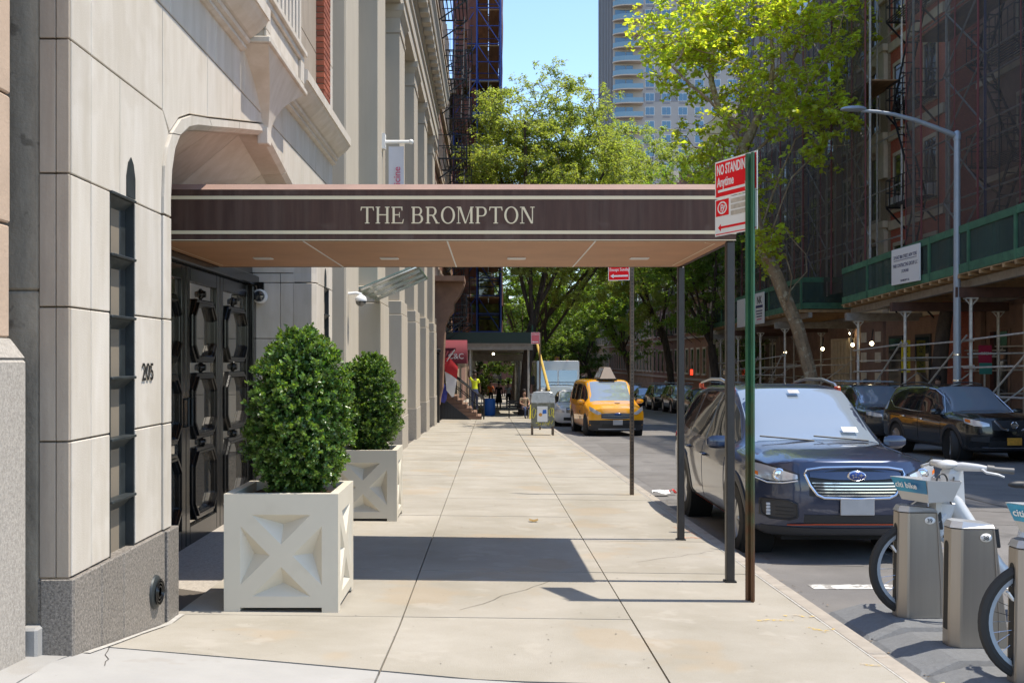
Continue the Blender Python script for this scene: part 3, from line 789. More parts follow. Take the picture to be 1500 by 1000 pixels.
# ------------------------------------------------------------------ planters with boxwood
m_planter = M('off white planter', (.60,.55,.445), .55, var=.035, scale=2, bump=.05, bscale=40, spots=[((.52,.47,.37), 3, .62, .3), ((.36,.31,.24), 45, .75, .6)])
m_soil = M('dark mulch', (.06,.032,.018), .95, var=.6, scale=40, bump=1., bscale=60)
m_box = leafmat('boxwood leaf', (.065,.125,.028), .28, .5, .32, .025, .55)
m_box_tip = leafmat('boxwood new leaf', (.15,.235,.05), .35, .4, .32, .02, .55)
m_bark = M('grey brown bark', (.10,.075,.055), .9, var=.4, scale=12, stretch=(1,1,.3), bump=.8, bscale=30)
S_, H_ = .77, .80
def face_mb(mb, tr):
    w, zb, zt = S_/2, .04, H_
    cz = .385; d = .085
    def P(u, v, dd=0): return tr(u, v, dd)
    A, B, C, D = (-w, 0.035), (w, 0.035), (w, zt), (-w, zt)
    hw, ext = .20, .275
    pk = {'t': ([(-hw, cz+ext), (hw, cz+ext)], (0, cz+.075)), 'r': ([(ext, cz+hw), (ext, cz-hw)], (.075, cz)), 'b': ([(hw, cz-ext), (-hw, cz-ext)], (0, cz-.075)), 'l': ([(-ext, cz-hw), (-ext, cz+hw)], (-.075, cz))}
    T, R_, B_, L_ = pk['t'], pk['r'], pk['b'], pk['l']
    def poly(pts): mb.add([P(*p) for p in pts], [tuple(range(len(pts)))])
    poly([D, C, T[0][1], T[0][0]]); poly([C, B, R_[0][1], R_[0][0]]); poly([B, A, B_[0][1], B_[0][0]]); poly([A, D, L_[0][1], L_[0][0]])
    poly([C, R_[0][0], R_[1], T[1], T[0][1]]); poly([B, B_[0][0], B_[1], R_[1], R_[0][1]]); poly([A, L_[0][0], L_[1], B_[1], B_[0][1]]); poly([D, T[0][0], T[1], L_[1], L_[0][1]])
    poly([T[1], R_[1], B_[1], L_[1]])
    for (o1, o2), t in (pk['t'], pk['r'], pk['b'], pk['l']):
        mx, mz = (o1[0]+o2[0])/2, (o1[1]+o2[1])/2
        ap = (mx*.62 + t[0]*.38, mz*.62 + t[1]*.38)
        a_ = P(*ap, d)
        for p, q in ((o1, o2), (o2, t), (t, o1)): mb.add([P(*p), P(*q), a_], [(0,1,2)])
def make_planter(loc, label):
    t = thing('planter_box', label, 'planter', loc, 0, 'off white planters by the entrance')
    w = S_/2
    sides = [lambda u, v, d: (u, -w + d, v), lambda u, v, d: (w - d, u, v), lambda u, v, d: (-u, w - d, v), lambda u, v, d: (-w + d, -u, v)]
    for sd_ in sides:
        mb = MB(); face_mb(mb, sd_)
        mb.build('side_panel', m_planter, t, world=False)
    rim = MB(); tk = .06
    rim.add([(-w,-w,H_),(w,-w,H_),(w,w,H_),(-w,w,H_),(-w+tk,-w+tk,H_),(w-tk,-w+tk,H_),(w-tk,w-tk,H_),(-w+tk,w-tk,H_),(-w+tk,-w+tk,H_-.14),(w-tk,-w+tk,H_-.14),(w-tk,w-tk,H_-.14),(-w+tk,w-tk,H_-.14)],
            [(0,1,5,4),(1,2,6,5),(2,3,7,6),(3,0,4,7),(4,5,9,8),(5,6,10,9),(6,7,11,10),(7,4,8,11)])
    rim.build('rim', m_planter, t, world=False)
    n = 14; rows = [[(-w+tk+(S_-2*tk)*i/n, -w+tk+(S_-2*tk)*j/n, H_-.07+rng.uniform(-.012,.018)) for i in range(n+1)] for j in range(n+1)]
    MB().grid(rows).build('soil', m_soil, t, world=False)
    for sx in (-1, 1):
        for sy in (-1, 1):
            MB().box(min(sx*w, sx*(w-.11)), max(sx*w, sx*(w-.11)), min(sy*w, sy*(w-.11)), max(sy*w, sy*(w-.11)), 0, .0349).build('foot', m_planter, t, world=False)
    MB().box(-w+.02, w-.02, -w+.02, w-.02, .034, .0348).build('underside', m_planter, t, world=False)
    return t
make_planter((-1.405, 7.285, gz(-1.4, 7.2)), 'cream planter box with carved X panels, nearest the camera')
make_planter((-1.425, 11.885, gz(-1.4, 11.9)), 'cream planter box with carved X panels, behind the canopy shadow')

def leaf_mesh(name, pos, axis, nrm, size, asp, m, fold=.25):
    """numpy: one small folded leaf (two quads) at each pos, pointing along axis"""
    n = len(pos)
    axis = axis / (np.linalg.norm(axis, axis=1, keepdims=True) + 1e-9)
    side = np.cross(axis, nrm); side /= (np.linalg.norm(side, axis=1, keepdims=True) + 1e-9)
    up = np.cross(side, axis)
    s = size[:, None]
    a = pos; c = pos + axis * s
    mid = pos + axis * s * .5
    w = side * s * asp * .5
    b = mid + w + up * s * fold * .5; d = mid - w + up * s * fold * .5
    v = np.stack([a, b, c, d], 1).reshape(-1, 3)
    k = np.arange(n)[:, None] * 4
    f = np.concatenate([k + np.array([[0, 1, 2]]), k + np.array([[0, 2, 3]])], 1).reshape(-1, 3)
    me = bpy.data.meshes.new(name)
    me.vertices.add(len(v)); me.vertices.foreach_set('co', v.astype('f').ravel())
    me.loops.add(f.size); me.loops.foreach_set('vertex_index', f.astype('i').ravel())
    me.polygons.add(len(f)); me.polygons.foreach_set('loop_start', (np.arange(len(f)) * 3).astype('i')); me.polygons.foreach_set('loop_total', np.full(len(f), 3, 'i'))
    me.materials.append(m); me.update(calc_edges=True); me.validate()
    return me
def rdir(g, n):
    v = g.normal(size=(n, 3)); return v / np.linalg.norm(v, axis=1, keepdims=True)
def boxwood(loc, zc0, r_, label, seed, tufts=1500, per=26):
    g = np.random.default_rng(seed)
    t = thing('boxwood_shrub', label, 'shrub', loc, 0, 'clipped boxwood shrubs in the planters')
    rx, ry, H = r_
    # egg outline: radius factor by height 0..1
    hs = np.array([0, .06, .2, .4, .6, .8, .92, 1.0]); rs = np.array([.42, .64, .94, 1.0, .94, .78, .56, .16])
    h = np.interp(np.sort(g.random(tufts)), np.linspace(0, 1, 60), np.linspace(0, 1, 60))
    th = g.random(tufts) * 2 * np.pi
    lump = 1 + .10 * np.sin(3*th + 7*h + seed) + .08 * np.sin(5*th - 9*h + 1.3) + .06 * np.sin(9*th + 15*h) + g.normal(0, .085, tufts) + np.where(g.random(tufts) < .06, g.random(tufts)*.16, 0)
    depth = np.where(g.random(tufts) < .35, g.random(tufts) * .35, g.random(tufts) * .10)
    rad = np.interp(h, hs, rs) * lump * (1 - depth)
    nz = np.interp(h, [0, .3, .6, .9, 1], [-.5, -.1, .3, 1.2, 3])
    c = np.stack([rx*rad*np.cos(th), ry*rad*np.sin(th), zc0 + H*h + g.normal(0, .02, tufts)], 1)
    out = np.stack([np.cos(th), np.sin(th), nz], 1); out /= np.linalg.norm(out, axis=1, keepdims=True)
    idx = np.repeat(np.arange(tufts), per); n = len(idx)
    tdir = out[idx] + g.normal(0, .35, (tufts, 3))[idx]; tdir /= np.linalg.norm(tdir, axis=1, keepdims=True)
    along = g.random(n)
    pos = c[idx] + tdir * (along[:, None] * .075 - .03) + g.normal(0, .006, (n, 3))
    ax = rdir(g, n) * .9 + tdir * (.35 + .7 * along[:, None]) + np.array([0, 0, .25])
    nr_ = tdir + .35 * rdir(g, n); sz = g.uniform(.019, .036, n)
    tip = (along > .62) & (g.random(tufts)[idx] < .75)
    for nm_, mk, mm in (('foliage', ~tip, m_box), ('new_growth', tip, m_box_tip)):
        link(nm_, leaf_mesh(nm_, pos[mk], ax[mk], nr_[mk], sz[mk], .62, mm, .22), t, world=False)
    st = MB()
    for k in range(7):
        a = k * .9; q = .05
        st.tube([(q*math.cos(a), q*math.sin(a), zc0-.07), (q*2*math.cos(a+.3), q*2*math.sin(a+.3), zc0+.12), (rx*.55*math.cos(a+.5), ry*.55*math.sin(a+.5), zc0+.55*H)], [.014, .012, .006], 6)
    st.build('stem', m_bark, t, world=False)
    # dark inner leaf mass so the heart of the shrub is not see-through
    n2 = 6000
    th = g.random(n2)*2*np.pi; h = g.random(n2); rad = np.interp(h, hs, rs) * np.sqrt(g.random(n2)) * .85
    p2 = np.stack([rx*rad*np.cos(th), ry*rad*np.sin(th), zc0 + H*h*.97], 1)
    link('inner_foliage', leaf_mesh('inner_foliage', p2, rdir(g, n2), rdir(g, n2), g.uniform(.04, .07, n2), .7, m_box, .1), t, world=False)
    return t
boxwood((-1.35, 7.285, gz(-1.4, 7.2) + H_), .0, (.325, .325, 1.08), 'large boxwood shrub growing in the nearer cream planter', 3)
boxwood((-1.38, 11.885, gz(-1.4, 11.9) + H_), .0, (.31, .30, 1.04), 'smaller boxwood shrub growing in the farther cream planter', 5, 1200, 24)
# ================================================================== left row: the columned stone building
m_col = M('tan limestone', (.46,.41,.33), .8, var=.06, scale=1.5, stretch=(2,2,.5), bump=.15, bscale=50, rand=.03, streak=((.42,.36,.28), .25))
m_col_base = M('grey base stone', (.40,.36,.30), .8, var=.2, scale=40, bump=.2, bscale=70)
m_aw_glass = M('green awning glass', (.20,.30,.26), .08, var=.1, scale=2, spec=.8)
cb = thing('columned_building', 'tan stone building with a row of flat columns, pedestals and dentil cornice', 'building', (-2.6, 27, 0))
XF, XRc = -2.09, -2.62
MB().box(-12, XRc, 13.63, 40.4, -1.4, 11.9).build('wall', m_col, cb)
MB().box(XRc, XF+.02, 14.79, 16.2, -1, 9.64).build('end_pier', m_col, cb, bevel=.01)
MB().box(XRc, XF-.001, 14.75, 14.789, -1, 9.64).build('pier_return', m_col, cb)
ys = [19.2, 23.9, 28.5, 33.0, 37.8]
for y in ys:
    p = MB().box(XRc, XF, y, y+1.35, 2.97, 9.2).build('column', m_col, cb, bevel=.012)
    for z, e in ((9.2, .02), (9.26, .0), (9.58, .05), (9.68, .09)):
        pass
    MB().box(XRc, XF+.025, y-.025, y+1.375, 9.205, 9.26).box(XRc, XF+.003, y-.003, y+1.353, 9.262, 9.56).hexa([(XRc,y-.01,9.562),(XF+.01,y-.01,9.562),(XF+.01,y+1.36,9.562),(XRc,y+1.36,9.562),(XRc,y-.09,9.70),(XF+.09,y-.09,9.70),(XF+.09,y+1.44,9.70),(XRc,y+1.44,9.70)]).box(XRc, XF+.10, y-.10, y+1.45, 9.702, 9.86).build('capital', m_col, p)
    pe = MB().box(XRc, XF+.06, y-.14, y+1.5, .25, 2.64).build('pedestal', m_col, cb, bevel=.012)
    MB().box(XRc, XF+.05, y-.13, y+1.49, 2.645, 2.96).build('pedestal_cap', m_col, pe, bevel=.015)
    MB().box(XRc, XF+.075, y-.155, y+1.515, gz(-2,y)-.4, .246).build('pedestal_base', m_col_base, pe, bevel=.008)
for a, b in zip([16.2] + [y+1.35 for y in ys], ys + [40.4]):
    if b - a < 1: continue
    w = MB().box(XRc, XRc+.05, a+.5, b-.5, .9, 8.6).build('window', M('bronze window frame', (.06,.05,.04), .5), cb)
    for k in range(4):
        MB().box(XRc+.052, XRc+.06, a+.58, b-.58, 1.0+k*1.9, 2.75+k*1.9).build('pane', m_glass, w)
MB().prism([(XRc,9.87),(XF+.03,9.87),(XF+.03,10.25),(XF+.07,10.25),(XF+.07,10.6),(XF+.12,10.66),(XF+.12,10.75),(XF+.05,10.78),(XF+.05,11.25),(XRc,11.25)], lambda u,v,t:(u,t,v), 14.75, 40.4).build('entablature', m_col, cb)
MB().prism([(XRc,11.25),(XF+.08,11.25),(XF+.12,11.35),(XF+.12,11.6),(XF+.42,11.62),(XF+.45,11.8),(XF+.52,11.95),(XF+.52,12.05),(XRc,12.1)], lambda u,v,t:(u,t,v), 14.5, 40.5).build('cornice', m_col, cb)
de = MB().box(0, .26, 0, .42, 0, .26).mesh('cornice_block', m_col, .015)
y = 14.9
while y < 40.3:
    o = link('cornice_block', de, cb, world=False); o.matrix_parent_inverse = Matrix.Translation(-cb.location); o.location = (XF+.121, y, 11.355); y += .82
# glass marquee on the same front
gm = thing('glass_awning', 'green tinted glass awning sloping out from the tan columned building', 'awning', (-1.9, 17.5, 2.9))
MB().hexa([(-2.12,16.3,2.68),(-1.15,16.3,3.08),(-1.15,19.1,3.08),(-2.12,19.1,2.68),(-2.12,16.3,2.70),(-1.15,16.3,3.10),(-1.15,19.1,3.10),(-2.12,19.1,2.70)]).build('glass_sheet', m_aw_glass, gm)
for y in (16.4, 17.25, 18.1, 18.95): MB().bar((-2.12,y,2.665), (-1.17,y,3.062), .03, .03).build('glass_rib', m_chrome, gm)
MB().tube([(-2.1,16.7,4.3),(-1.3,16.7,3.09)], .012).tube([(-2.1,18.7,4.3),(-1.3,18.7,3.09)], .012).build('stay_rod', m_chrome, gm)
# hanging banner
m_banner = M('pale grey banner cloth', (.58,.58,.62), .8, var=.06, scale=2)
m_pinkink = M('crimson print', (.55,.12,.20), .8)
bn = thing('wall_banner', 'pale banner printed Medicine hanging from a rod on the stone pier', 'banner', (-1.8, 20, 5.8))
MB().tube([(-2.09,20,5.83),(-1.55,20,5.83)], .035, 8).sphere((-1.53,20,5.83), .05).build('rod', m_white, bn)
MB().box(-2.09,-2.03,19.9,20.1,5.68,5.98).build('bracket', m_white, bn)
MB().grid([[(-1.97+.30*i/3, 20+.02*math.sin(i*1.3+k), 5.74-1.9*k/6) for i in range(4)] for k in range(7)]).build('cloth', m_banner, bn)
text('Medicine', .19, (-1.74, 19.955, 4.65), (0,0,1), (-1,0,0), m_pinkink, bn, off=.01)
MB().box(-1.86,-1.76,19.95,19.957,4.50,4.58).build('print_mark', m_pinkink, bn)
# surveillance cameras
def dome_cam(loc, label):
    t = thing('dome_camera', label, 'camera', loc)
    MB().box(-.30,-.28,-.06,.06,-.02,.16).build('wall_plate', m_white, t, world=False, bevel=.004)
    MB().tube([(-.28,0,.07),(-.06,0,.09),(0,0,.07),(0,0,.03)], .022, 8).build('arm', m_white, t, world=False)
    MB().lathe([(.03,.06),(.075,.03),(.09,-.01),(.085,-.03)], n=20).build('housing', m_white, t, world=False)
    MB().lathe([(.078,-.03),(.07,-.07),(.04,-.10),(0,-.11)], n=20).build('dome', m_glass, t, world=False)
dome_cam((-1.885, 15.0, 2.46), 'white dome camera on an arm from the tan stone pier')
bc = thing('bullet_camera', 'small round black and white camera on the wall beside the doors', 'camera', at(380, 434, 12.1))
MB().lathe([(.085,.06),(.085,-.01),(.075,-.025),(0,-.025)], axis='y', n=20).build('housing', m_white, bc, world=False)
MB().lathe([(.066,-.026),(.055,-.05),(.02,-.06),(0,-.06)], axis='y', n=20).build('lens', m_glass, bc, world=False)
MB().box(-.04,.04,.05,.13,-.03,.17).build('mount', m_blackmetal, bc, world=False, bevel=.005)

# ================================================================== tenement with fire escapes, stoop and awning (left, farther)
m_tbrick = M('tenement brick', (.22,.10,.06), .85, var=.35, scale=3, rand=.1)
def window(parent, x, y0, y1, z0, z1, s, frame_m, glass_m=None, sill=True, ac=False, axis='x'):
    """a window on a wall facing s*X: surround, sill, two sashes of glass"""
    f = MB()
    lo, hi = (x, x + s*.06) if s > 0 else (x + s*.06, x)
    for a, b, c, d in ((y0-.06, y1+.06, z1, z1+.14), (y0-.05, y0, z0, z1), (y1, y1+.05, z0, z1)):
        f.box(lo, hi, a, b, c, d)
    w = f.build('window', frame_m, parent)
    g0, g1 = (x+.002, x+.02) if s > 0 else (x-.02, x-.002)
    zm = (z0+z1)/2
    MB().box(g0, g1, y0, y1, z0, zm-.02).build('pane', glass_m or m_glass, w)
    MB().box(g0, g1, y0, y1, zm+.02, z1).build('pane', glass_m or m_glass, w)
    MB().box(g0-.003, g1+.003, y0, y1, zm-.0199, zm+.0199).build('sash_rail', m_blackmetal, w)
    if sill:
        q = MB(); a, b = (x, x+s*.12) if s > 0 else (x+s*.12, x)
        q.box(a, b, y0-.1, y1+.1, z0-.14, z0-.001).build('sill', frame_m, w)
    if ac:
        a, b = (x, x+s*.3) if s > 0 else (x+s*.3, x)
        MB().box(a, b, y0+.1, y1-.1, z0+.001, z0+.4).build('air_conditioner', M('air conditioner case', (.55,.53,.48), .6), w, bevel=.02)
def fire_escape(parent, x, s, y0, y1, floors, depth=.95, up=True):
    """iron balconies, railings and sloping ladders on a wall facing s*X"""
    X0, X1 = x + s*.02, x + s*depth
    for i, z in enumerate(floors):
        b = MB()
        k = 7
        for j in range(k + 1):
            xx = X0 + (X1-X0)*j/k; b.bar((xx, y0, z), (xx, y1, z), .045, .02)
        b.bar((X0,y0,z-.03),(X1,y0,z-.03),.05,.06).bar((X0,y1,z-.03),(X1,y1,z-.03),.05,.06)
        fl = b.build('balcony_floor', m_iron, parent)
        r_ = MB()
        for h in (.5, .95): r_.bar((X0,y0,z+h),(X1,y0,z+h),.03).bar((X1,y0,z+h),(X1,y1,z+h),.03).bar((X1,y1,z+h),(X0,y1,z+h),.03)
        n = max(3, int((y1-y0)/.35))
        for j in range(n + 1): yy = y0 + (y1-y0)*j/n; r_.bar((X1,yy,z),(X1,yy,z+.95),.022)
        for j in range(3): xx = X0 + (X1-X0)*(j+.5)/3; r_.bar((xx,y0,z),(xx,y0,z+.95),.022).bar((xx,y1,z),(xx,y1,z+.95),.022)
        r_.build('railing', m_iron, fl)
        MB().bar((X0,y0+.05,z-.85),(X1,y0+.05,z-.05),.05).bar((X0,y1-.05,z-.85),(X1,y1-.05,z-.05),.05).build('bracket', m_iron, fl)
        if i + 1 < len(floors):
            z2 = floors[i+1]; l = MB(); ya, yb = (y0+.3, y1-.3) if i % 2 else (y1-.3, y0+.3)
            xa, xb = X1 - s*.12, X1 - s*.5
            for xx in (xa, xb): l.bar((xx,ya,z),(xx,yb,z2),.04,.08)
            for j in range(1, 11): t = j/11; l.bar((xa,ya+(yb-ya)*t,z+(z2-z)*t),(xb,ya+(yb-ya)*t,z+(z2-z)*t),.12,.02)
            l.build('ladder', m_iron, fl)
m_trim = M('painted stone trim', (.42,.34,.26), .8, var=.12, scale=4)
tn = thing('tenement_house', 'brown brick tenement with black fire escapes beyond the columned building', 'building', (-2.4, 47, 0))
MB().box(-10, -2.25, 40.6, 56.5, -1.8, 19).build('wall', m_tbrick, tn)
for z in (3.6, 6.9, 10.2, 13.5, 16.8):
    MB().box(-2.25, -2.13, 40.6, 56.5, z-.55, z-.35).build('string_course', m_trim, tn)
    for y in (41.6, 43.6, 45.8, 48, 50.4, 52.6, 54.6): window(tn, -2.25, y, y+1.0, z, z+1.9, 1, m_trim)
fire_escape(tn, -2.13, 1, 42.6, 45.2, [3.4, 6.7, 10.0, 13.3, 16.6], 1.15)
fire_escape(tn, -2.13, 1, 49.5, 53, [3.4, 6.7, 10.0, 13.3, 16.6], 1.25)
# carved brownstone bracket under the bay
prof = [(-2.25,.9),(-2.02,.95),(-1.98,1.3),(-1.88,1.7),(-1.86,2.6),(-1.78,3.0),(-1.6,3.4),(-1.45,3.55),(-1.42,3.9),(-1.2,4.2),(-1.02,4.6),(-1.02,4.75),(-2.25,4.75)]
MB().prism([(u, v-1.2 if v < 2.7 else v) for u, v in prof], lambda u,v,t:(u,t,v), 41.4, 42.3).build('carved_bracket', m_brown, tn, bevel=.03)
MB().box(-2.25,-1.0,40.7,42.9,4.75,4.95).build('bay_floor', m_brown, tn)
# street door below the bracket, dark iron gate post
MB().box(-2.25,-2.0,40.75,41.2,-1.2,1.9).build('gate_post', m_iron, tn, bevel=.04)
MB().box(-2.25,-1.95,40.7,41.25,1.9,2.05).build('gate_post_cap', m_iron, tn, bevel=.03)
# stoop
st = thing('stoop', 'brownstone stoop with black iron railings leading up to a doorway', 'stoop', (-1.5, 46, -1.0))
n = 7; zt, zb = .22, -1.03
for i in range(n):
    x0 = -2.2 if i == n-1 else -2.2
    z1 = zb + (zt-zb)*(i+1)/n
    xe = -.35 - i*.21
    MB().box(-2.24, xe, 45.2, 46.9, zb + (zt-zb)*i/n + .002, z1).build('step', m_brown, st, bevel=.02)
MB().prism([(-2.24,-1.06),(-.75,-1.06),(-2.24,.1)], lambda u,v,t:(u,t,v), 44.75, 44.79).build('side_panel', M('dark painted panel', (.025,.03,.035), .6), st)
r_ = MB()
for i in range(12):
    x = -2.2 + i*.125
    r_.bar((x,44.73,-1.06),(x,44.73,-1.06+max(.05,(1.12-i*.095))),.02)
r_.build('panel_bars', m_iron, st)
for yy in (45.1, 46.95):
    q = MB().tube([(-2.2,yy,1.15),(-1.75,yy,1.05),(-.35,yy,-.05),(-.25,yy,-.15),(-.25,yy,-1.0)], .03, 6).tube([(-2.2,yy,.7),(-1.75,yy,.6),(-.35,yy,-.5)], .02, 6)
    for i in range(11):
        t = i/10; x = -2.15 + 1.8*t; q.bar((x,yy,.25-1.25*t),(x,yy,1.12-1.15*t),.02)
    q.build('railing', m_iron, st)
# burgundy awning, flag
m_burg = M('burgundy canvas', (.16,.018,.03), .8, var=.1, scale=4)
aw = thing('door_awning', 'burgundy round topped door awning lettered C&C above the stoop', 'awning', (-1.5, 46, 2))
sec = []
for k in range(9):
    a = R(180*k/8); sec.append((46.05 - 1.0*math.cos(a), 1.75 + .75*math.sin(a)))
rows = [[(x, y, z) for y, z in [(45.05,1.45)] + sec + [(47.05,1.45)]] for x in (-2.2, -1.0)]
mb = MB().grid(rows); mb.add(rows[1], [tuple(range(len(rows[1])))])
mb.build('canvas', m_burg, aw)
text('C&C', .34, (-1.82, 45.03, 1.66), (1,0,0), (0,0,1), m_white, aw, off=.01)
fg = thing('flag', 'red, white and blue flag drooping from a pole by the stoop', 'flag', (-1.9, 44.2, 2))
MB().tube([(-2.22,44.2,1.0),(-1.5,44.1,2.05)], .025, 6).build('pole', m_white, fg)
m_fr, m_fb = M('red flag cloth', (.55,.03,.035), .8), M('blue flag cloth', (.05,.06,.30), .8)
def drape(pts, m, nm):
    rows = []
    for k in range(7):
        t = k/6; rows.append([(a[0]+(b[0]-a[0])*t, a[1]+.06*math.sin(5*t+i*1.7), a[2]+(b[2]-a[2])*t) for i, (a, b) in enumerate(pts)])
    MB().grid(rows).build(nm, m, fg)
drape([((-2.05,44.1,1.62),(-1.9,44.1,1.1)),((-1.75,44.1,1.75),(-1.62,44.1,.95)),((-1.35,44.1,1.30),(-1.4,44.1,.78))], m_fr, 'red_cloth')
drape([((-1.92,44.1,1.12),(-1.85,44.1,.3)),((-1.62,44.1,.94),(-1.62,44.1,.0)),((-1.40,44.1,.77),(-1.52,44.1,.05))], m_white, 'white_cloth')
drape([((-2.1,44.12,.62),(-2.08,44.1,-.2)),((-1.95,44.12,.60),(-1.95,44.1,-.25)),((-1.80,44.12,.30),(-1.85,44.1,-.1))], m_fb, 'blue_cloth')
# ================================================================== scaffold tower over the left sidewalk with shed below
m_pipe_b = M('blue scaffold tube', (.03,.06,.25), .5, metal=.3)
m_pipe_g = M('galvanised tube', (.60,.58,.53), .5, metal=.35, var=.2, scale=8)
m_netb = netmat('rust brown netting', (.12,.04,.025), .92)
m_plank = M('scaffold plank', (.30,.18,.09), .8, var=.3, scale=6, stretch=(1,.2,1), rand=.2)
sc_ = thing('scaffold_tower', 'tall blue and brown scaffold with torn netting over the left sidewalk', 'scaffold', (-.5, 58, 3))
X0, X1, Y0, Y1 = -2.0, .62, 57.0, 64.0
lv = [3.2 + 2.0*i for i in range(13)]
for x in (X0, -.7, X1):
    for y in (Y0, Y0+2.3, Y0+4.6, Y1): MB().tube([(x,y,2.4),(x,y,28)], .045, 6).build('scaffold_post', m_pipe_b, sc_)
for i, z in enumerate(lv):
    q = MB()
    for y in (Y0, Y0+2.3, Y1): q.tube([(X0,y,z),(X1,y,z)], .035, 5).tube([(X0,y,z+1),(X1,y,z+1)], .03, 5)
    for x in (X0, -.7, X1): q.tube([(x,Y0,z),(x,Y1,z)], .035, 5).tube([(x,Y0,z+1.0),(x,Y1,z+1.0)], .03, 5)
    q.tube([(X0,Y0,z),(-.7,Y0,z+2)], .03, 5).tube([(X1,Y0,z),(-.7,Y0,z+2)], .03, 5)
    q.build('ledger', m_pipe_b, sc_)
    for k in range(4): MB().box(X0+.1+k*.62, X0+.68+k*.62, Y0+.1, Y1-.1, z-.10, z-.05).build('plank', m_plank, sc_)
def netting(parent, name, m, fn, u0, u1, v0, v1, nu, nv, holes=0, seed=1, amp=.08):
    g = random.Random(seed); rows = []
    for j in range(nv+1):
        rows.append([fn(u0+(u1-u0)*i/nu, v0+(v1-v0)*j/nv, amp*math.sin(i*1.9+.3*math.sin(j*.8+i))+amp*.4*g.uniform(-1,1)) for i in range(nu+1)])
    mb = MB().grid(rows)
    if holes:
        keep = [k for k in range(len(mb.f)) if g.random() > holes]
        mb.f = [mb.f[k] for k in keep]; mb.m = [mb.m[k] for k in keep]; mb.sm = [mb.sm[k] for k in keep]
    return mb.build(name, m, parent, fixn=False)
netting(sc_, 'netting', m_netb, lambda u,v,d:(u, Y1+.05+d, v), X0, X1, 3, 28, 8, 46, .16, 2)
netting(sc_, 'netting', m_netb, lambda u,v,d:(u, Y0-.06+d, v), X0, -.75, 3, 28, 5, 40, .25, 3)
netting(sc_, 'netting', m_netb, lambda u,v,d:(X1+.06+d, u, v), Y0, Y1, 3, 28, 6, 30, .10, 4)
m_shed_g = M('green shed plywood', (.035,.10,.06), .7, var=.25, scale=3, rand=.15)
m_shed_y = M('shed beam, grey steel', (.32,.29,.25), .6, metal=.3, var=.2, scale=5)
sh = thing('sidewalk_shed', 'steel sidewalk shed with dark deck straddling the left sidewalk beyond the stoop', 'shed', (0, 58, 2))
for k, (x, y) in enumerate([(x, y) for x in (-.95, 1.9) for y in (50, 53, 56, 59, 62, 66, 70, 75)]):
    if x < 0 and k > 5: continue
    MB().tube([(x,y,gz(x,y)),(x,y,1.95 if y > 57 else 2.35)], .055, 8).build('post', m_pipe_g, sh)
MB().box(-2.1,2.1,49.6,76,2.35,2.42).build('deck', m_shed_y, sh)
for y in (49.7, 52.5, 55.5, 58.5, 62, 66, 70, 75): MB().box(-2.1,2.1,y,y+.14,2.1,2.349).build('beam', m_shed_y, sh)
MB().box(-2.1,2.1,57,57.12,1.55,1.95).build('beam', m_shed_y, sh)
MB().box(-2.1,2.1,49.55,49.66,2.42,2.95).build('fascia_panel', M('dark green fascia', (.02,.045,.035), .6), sh)
for k in range(6): MB().box(2.05,2.12,49.7+k*4,53.66+k*4,2.422,3.3).build('parapet_panel', m_shed_g, sh)
for y in (53, 58.6): 
    lb = MB().tube([(.2,y,2.09),(.2,y,1.98)], .02, 6).build('lamp_cord', m_iron, sh); MB().sphere((.2,y,1.93), .06).build('bulb', emit('lit work bulb', (1,.85,.55), 6), lb)
# further houses on the left, lining the street beyond
m_fl = [M('far brick %d' % i, c, .85, var=.2, scale=1.5) for i, c in enumerate([(.28,.14,.08), (.36,.28,.2), (.22,.12,.09), (.33,.22,.15)])]
y = 56.7
for i, (d, h) in enumerate([(14, 17), (16, 15), (15, 19), (18, 16), (20, 18), (25, 17), (30, 20)]):
    b = thing('row_house', ['red brick row house behind the scaffold tower', 'tan row house, second beyond the scaffold tower', 'dark brick row house, third beyond the scaffold tower', 'pale brick row house, fourth beyond the scaffold tower', 'tall brick row house deep in the left row', 'long tan row house deep in the left row', 'last and tallest house of the left row'][i], 'building', (-4, y, 0))
    MB().box(-14, -2.4, y, y+d-.1, -5, h).build('wall', m_fl[i % 4], b)
    MB().box(-2.4, -1.9, y, y+d-.1, h-.6, h+.1).build('cornice', m_trim, b)
    for z in (1, 4.2, 7.4, 10.6, 13.2):
        if z + 2 > h: continue
        k = y + 1
        while k < y + d - 2: window(b, -2.4, k, k+1.1, z, z+1.8, 1, m_trim, sill=False); k += 2.6
    y += d
cbk = thing('corner_building', 'dark brick building closing the far end of the street behind the trees', 'building', (8, 190, 0))
MB().box(-40, 60, 188, 210, -8, 12).build('wall', m_fl[2], cbk)
for z in (-2.5, 1, 4.5, 8):
    for k in range(24): MB().box(-30+k*3.4, -28.4+k*3.4, 187.9, 187.99, z, z+1.9).build('window', m_glass, cbk)
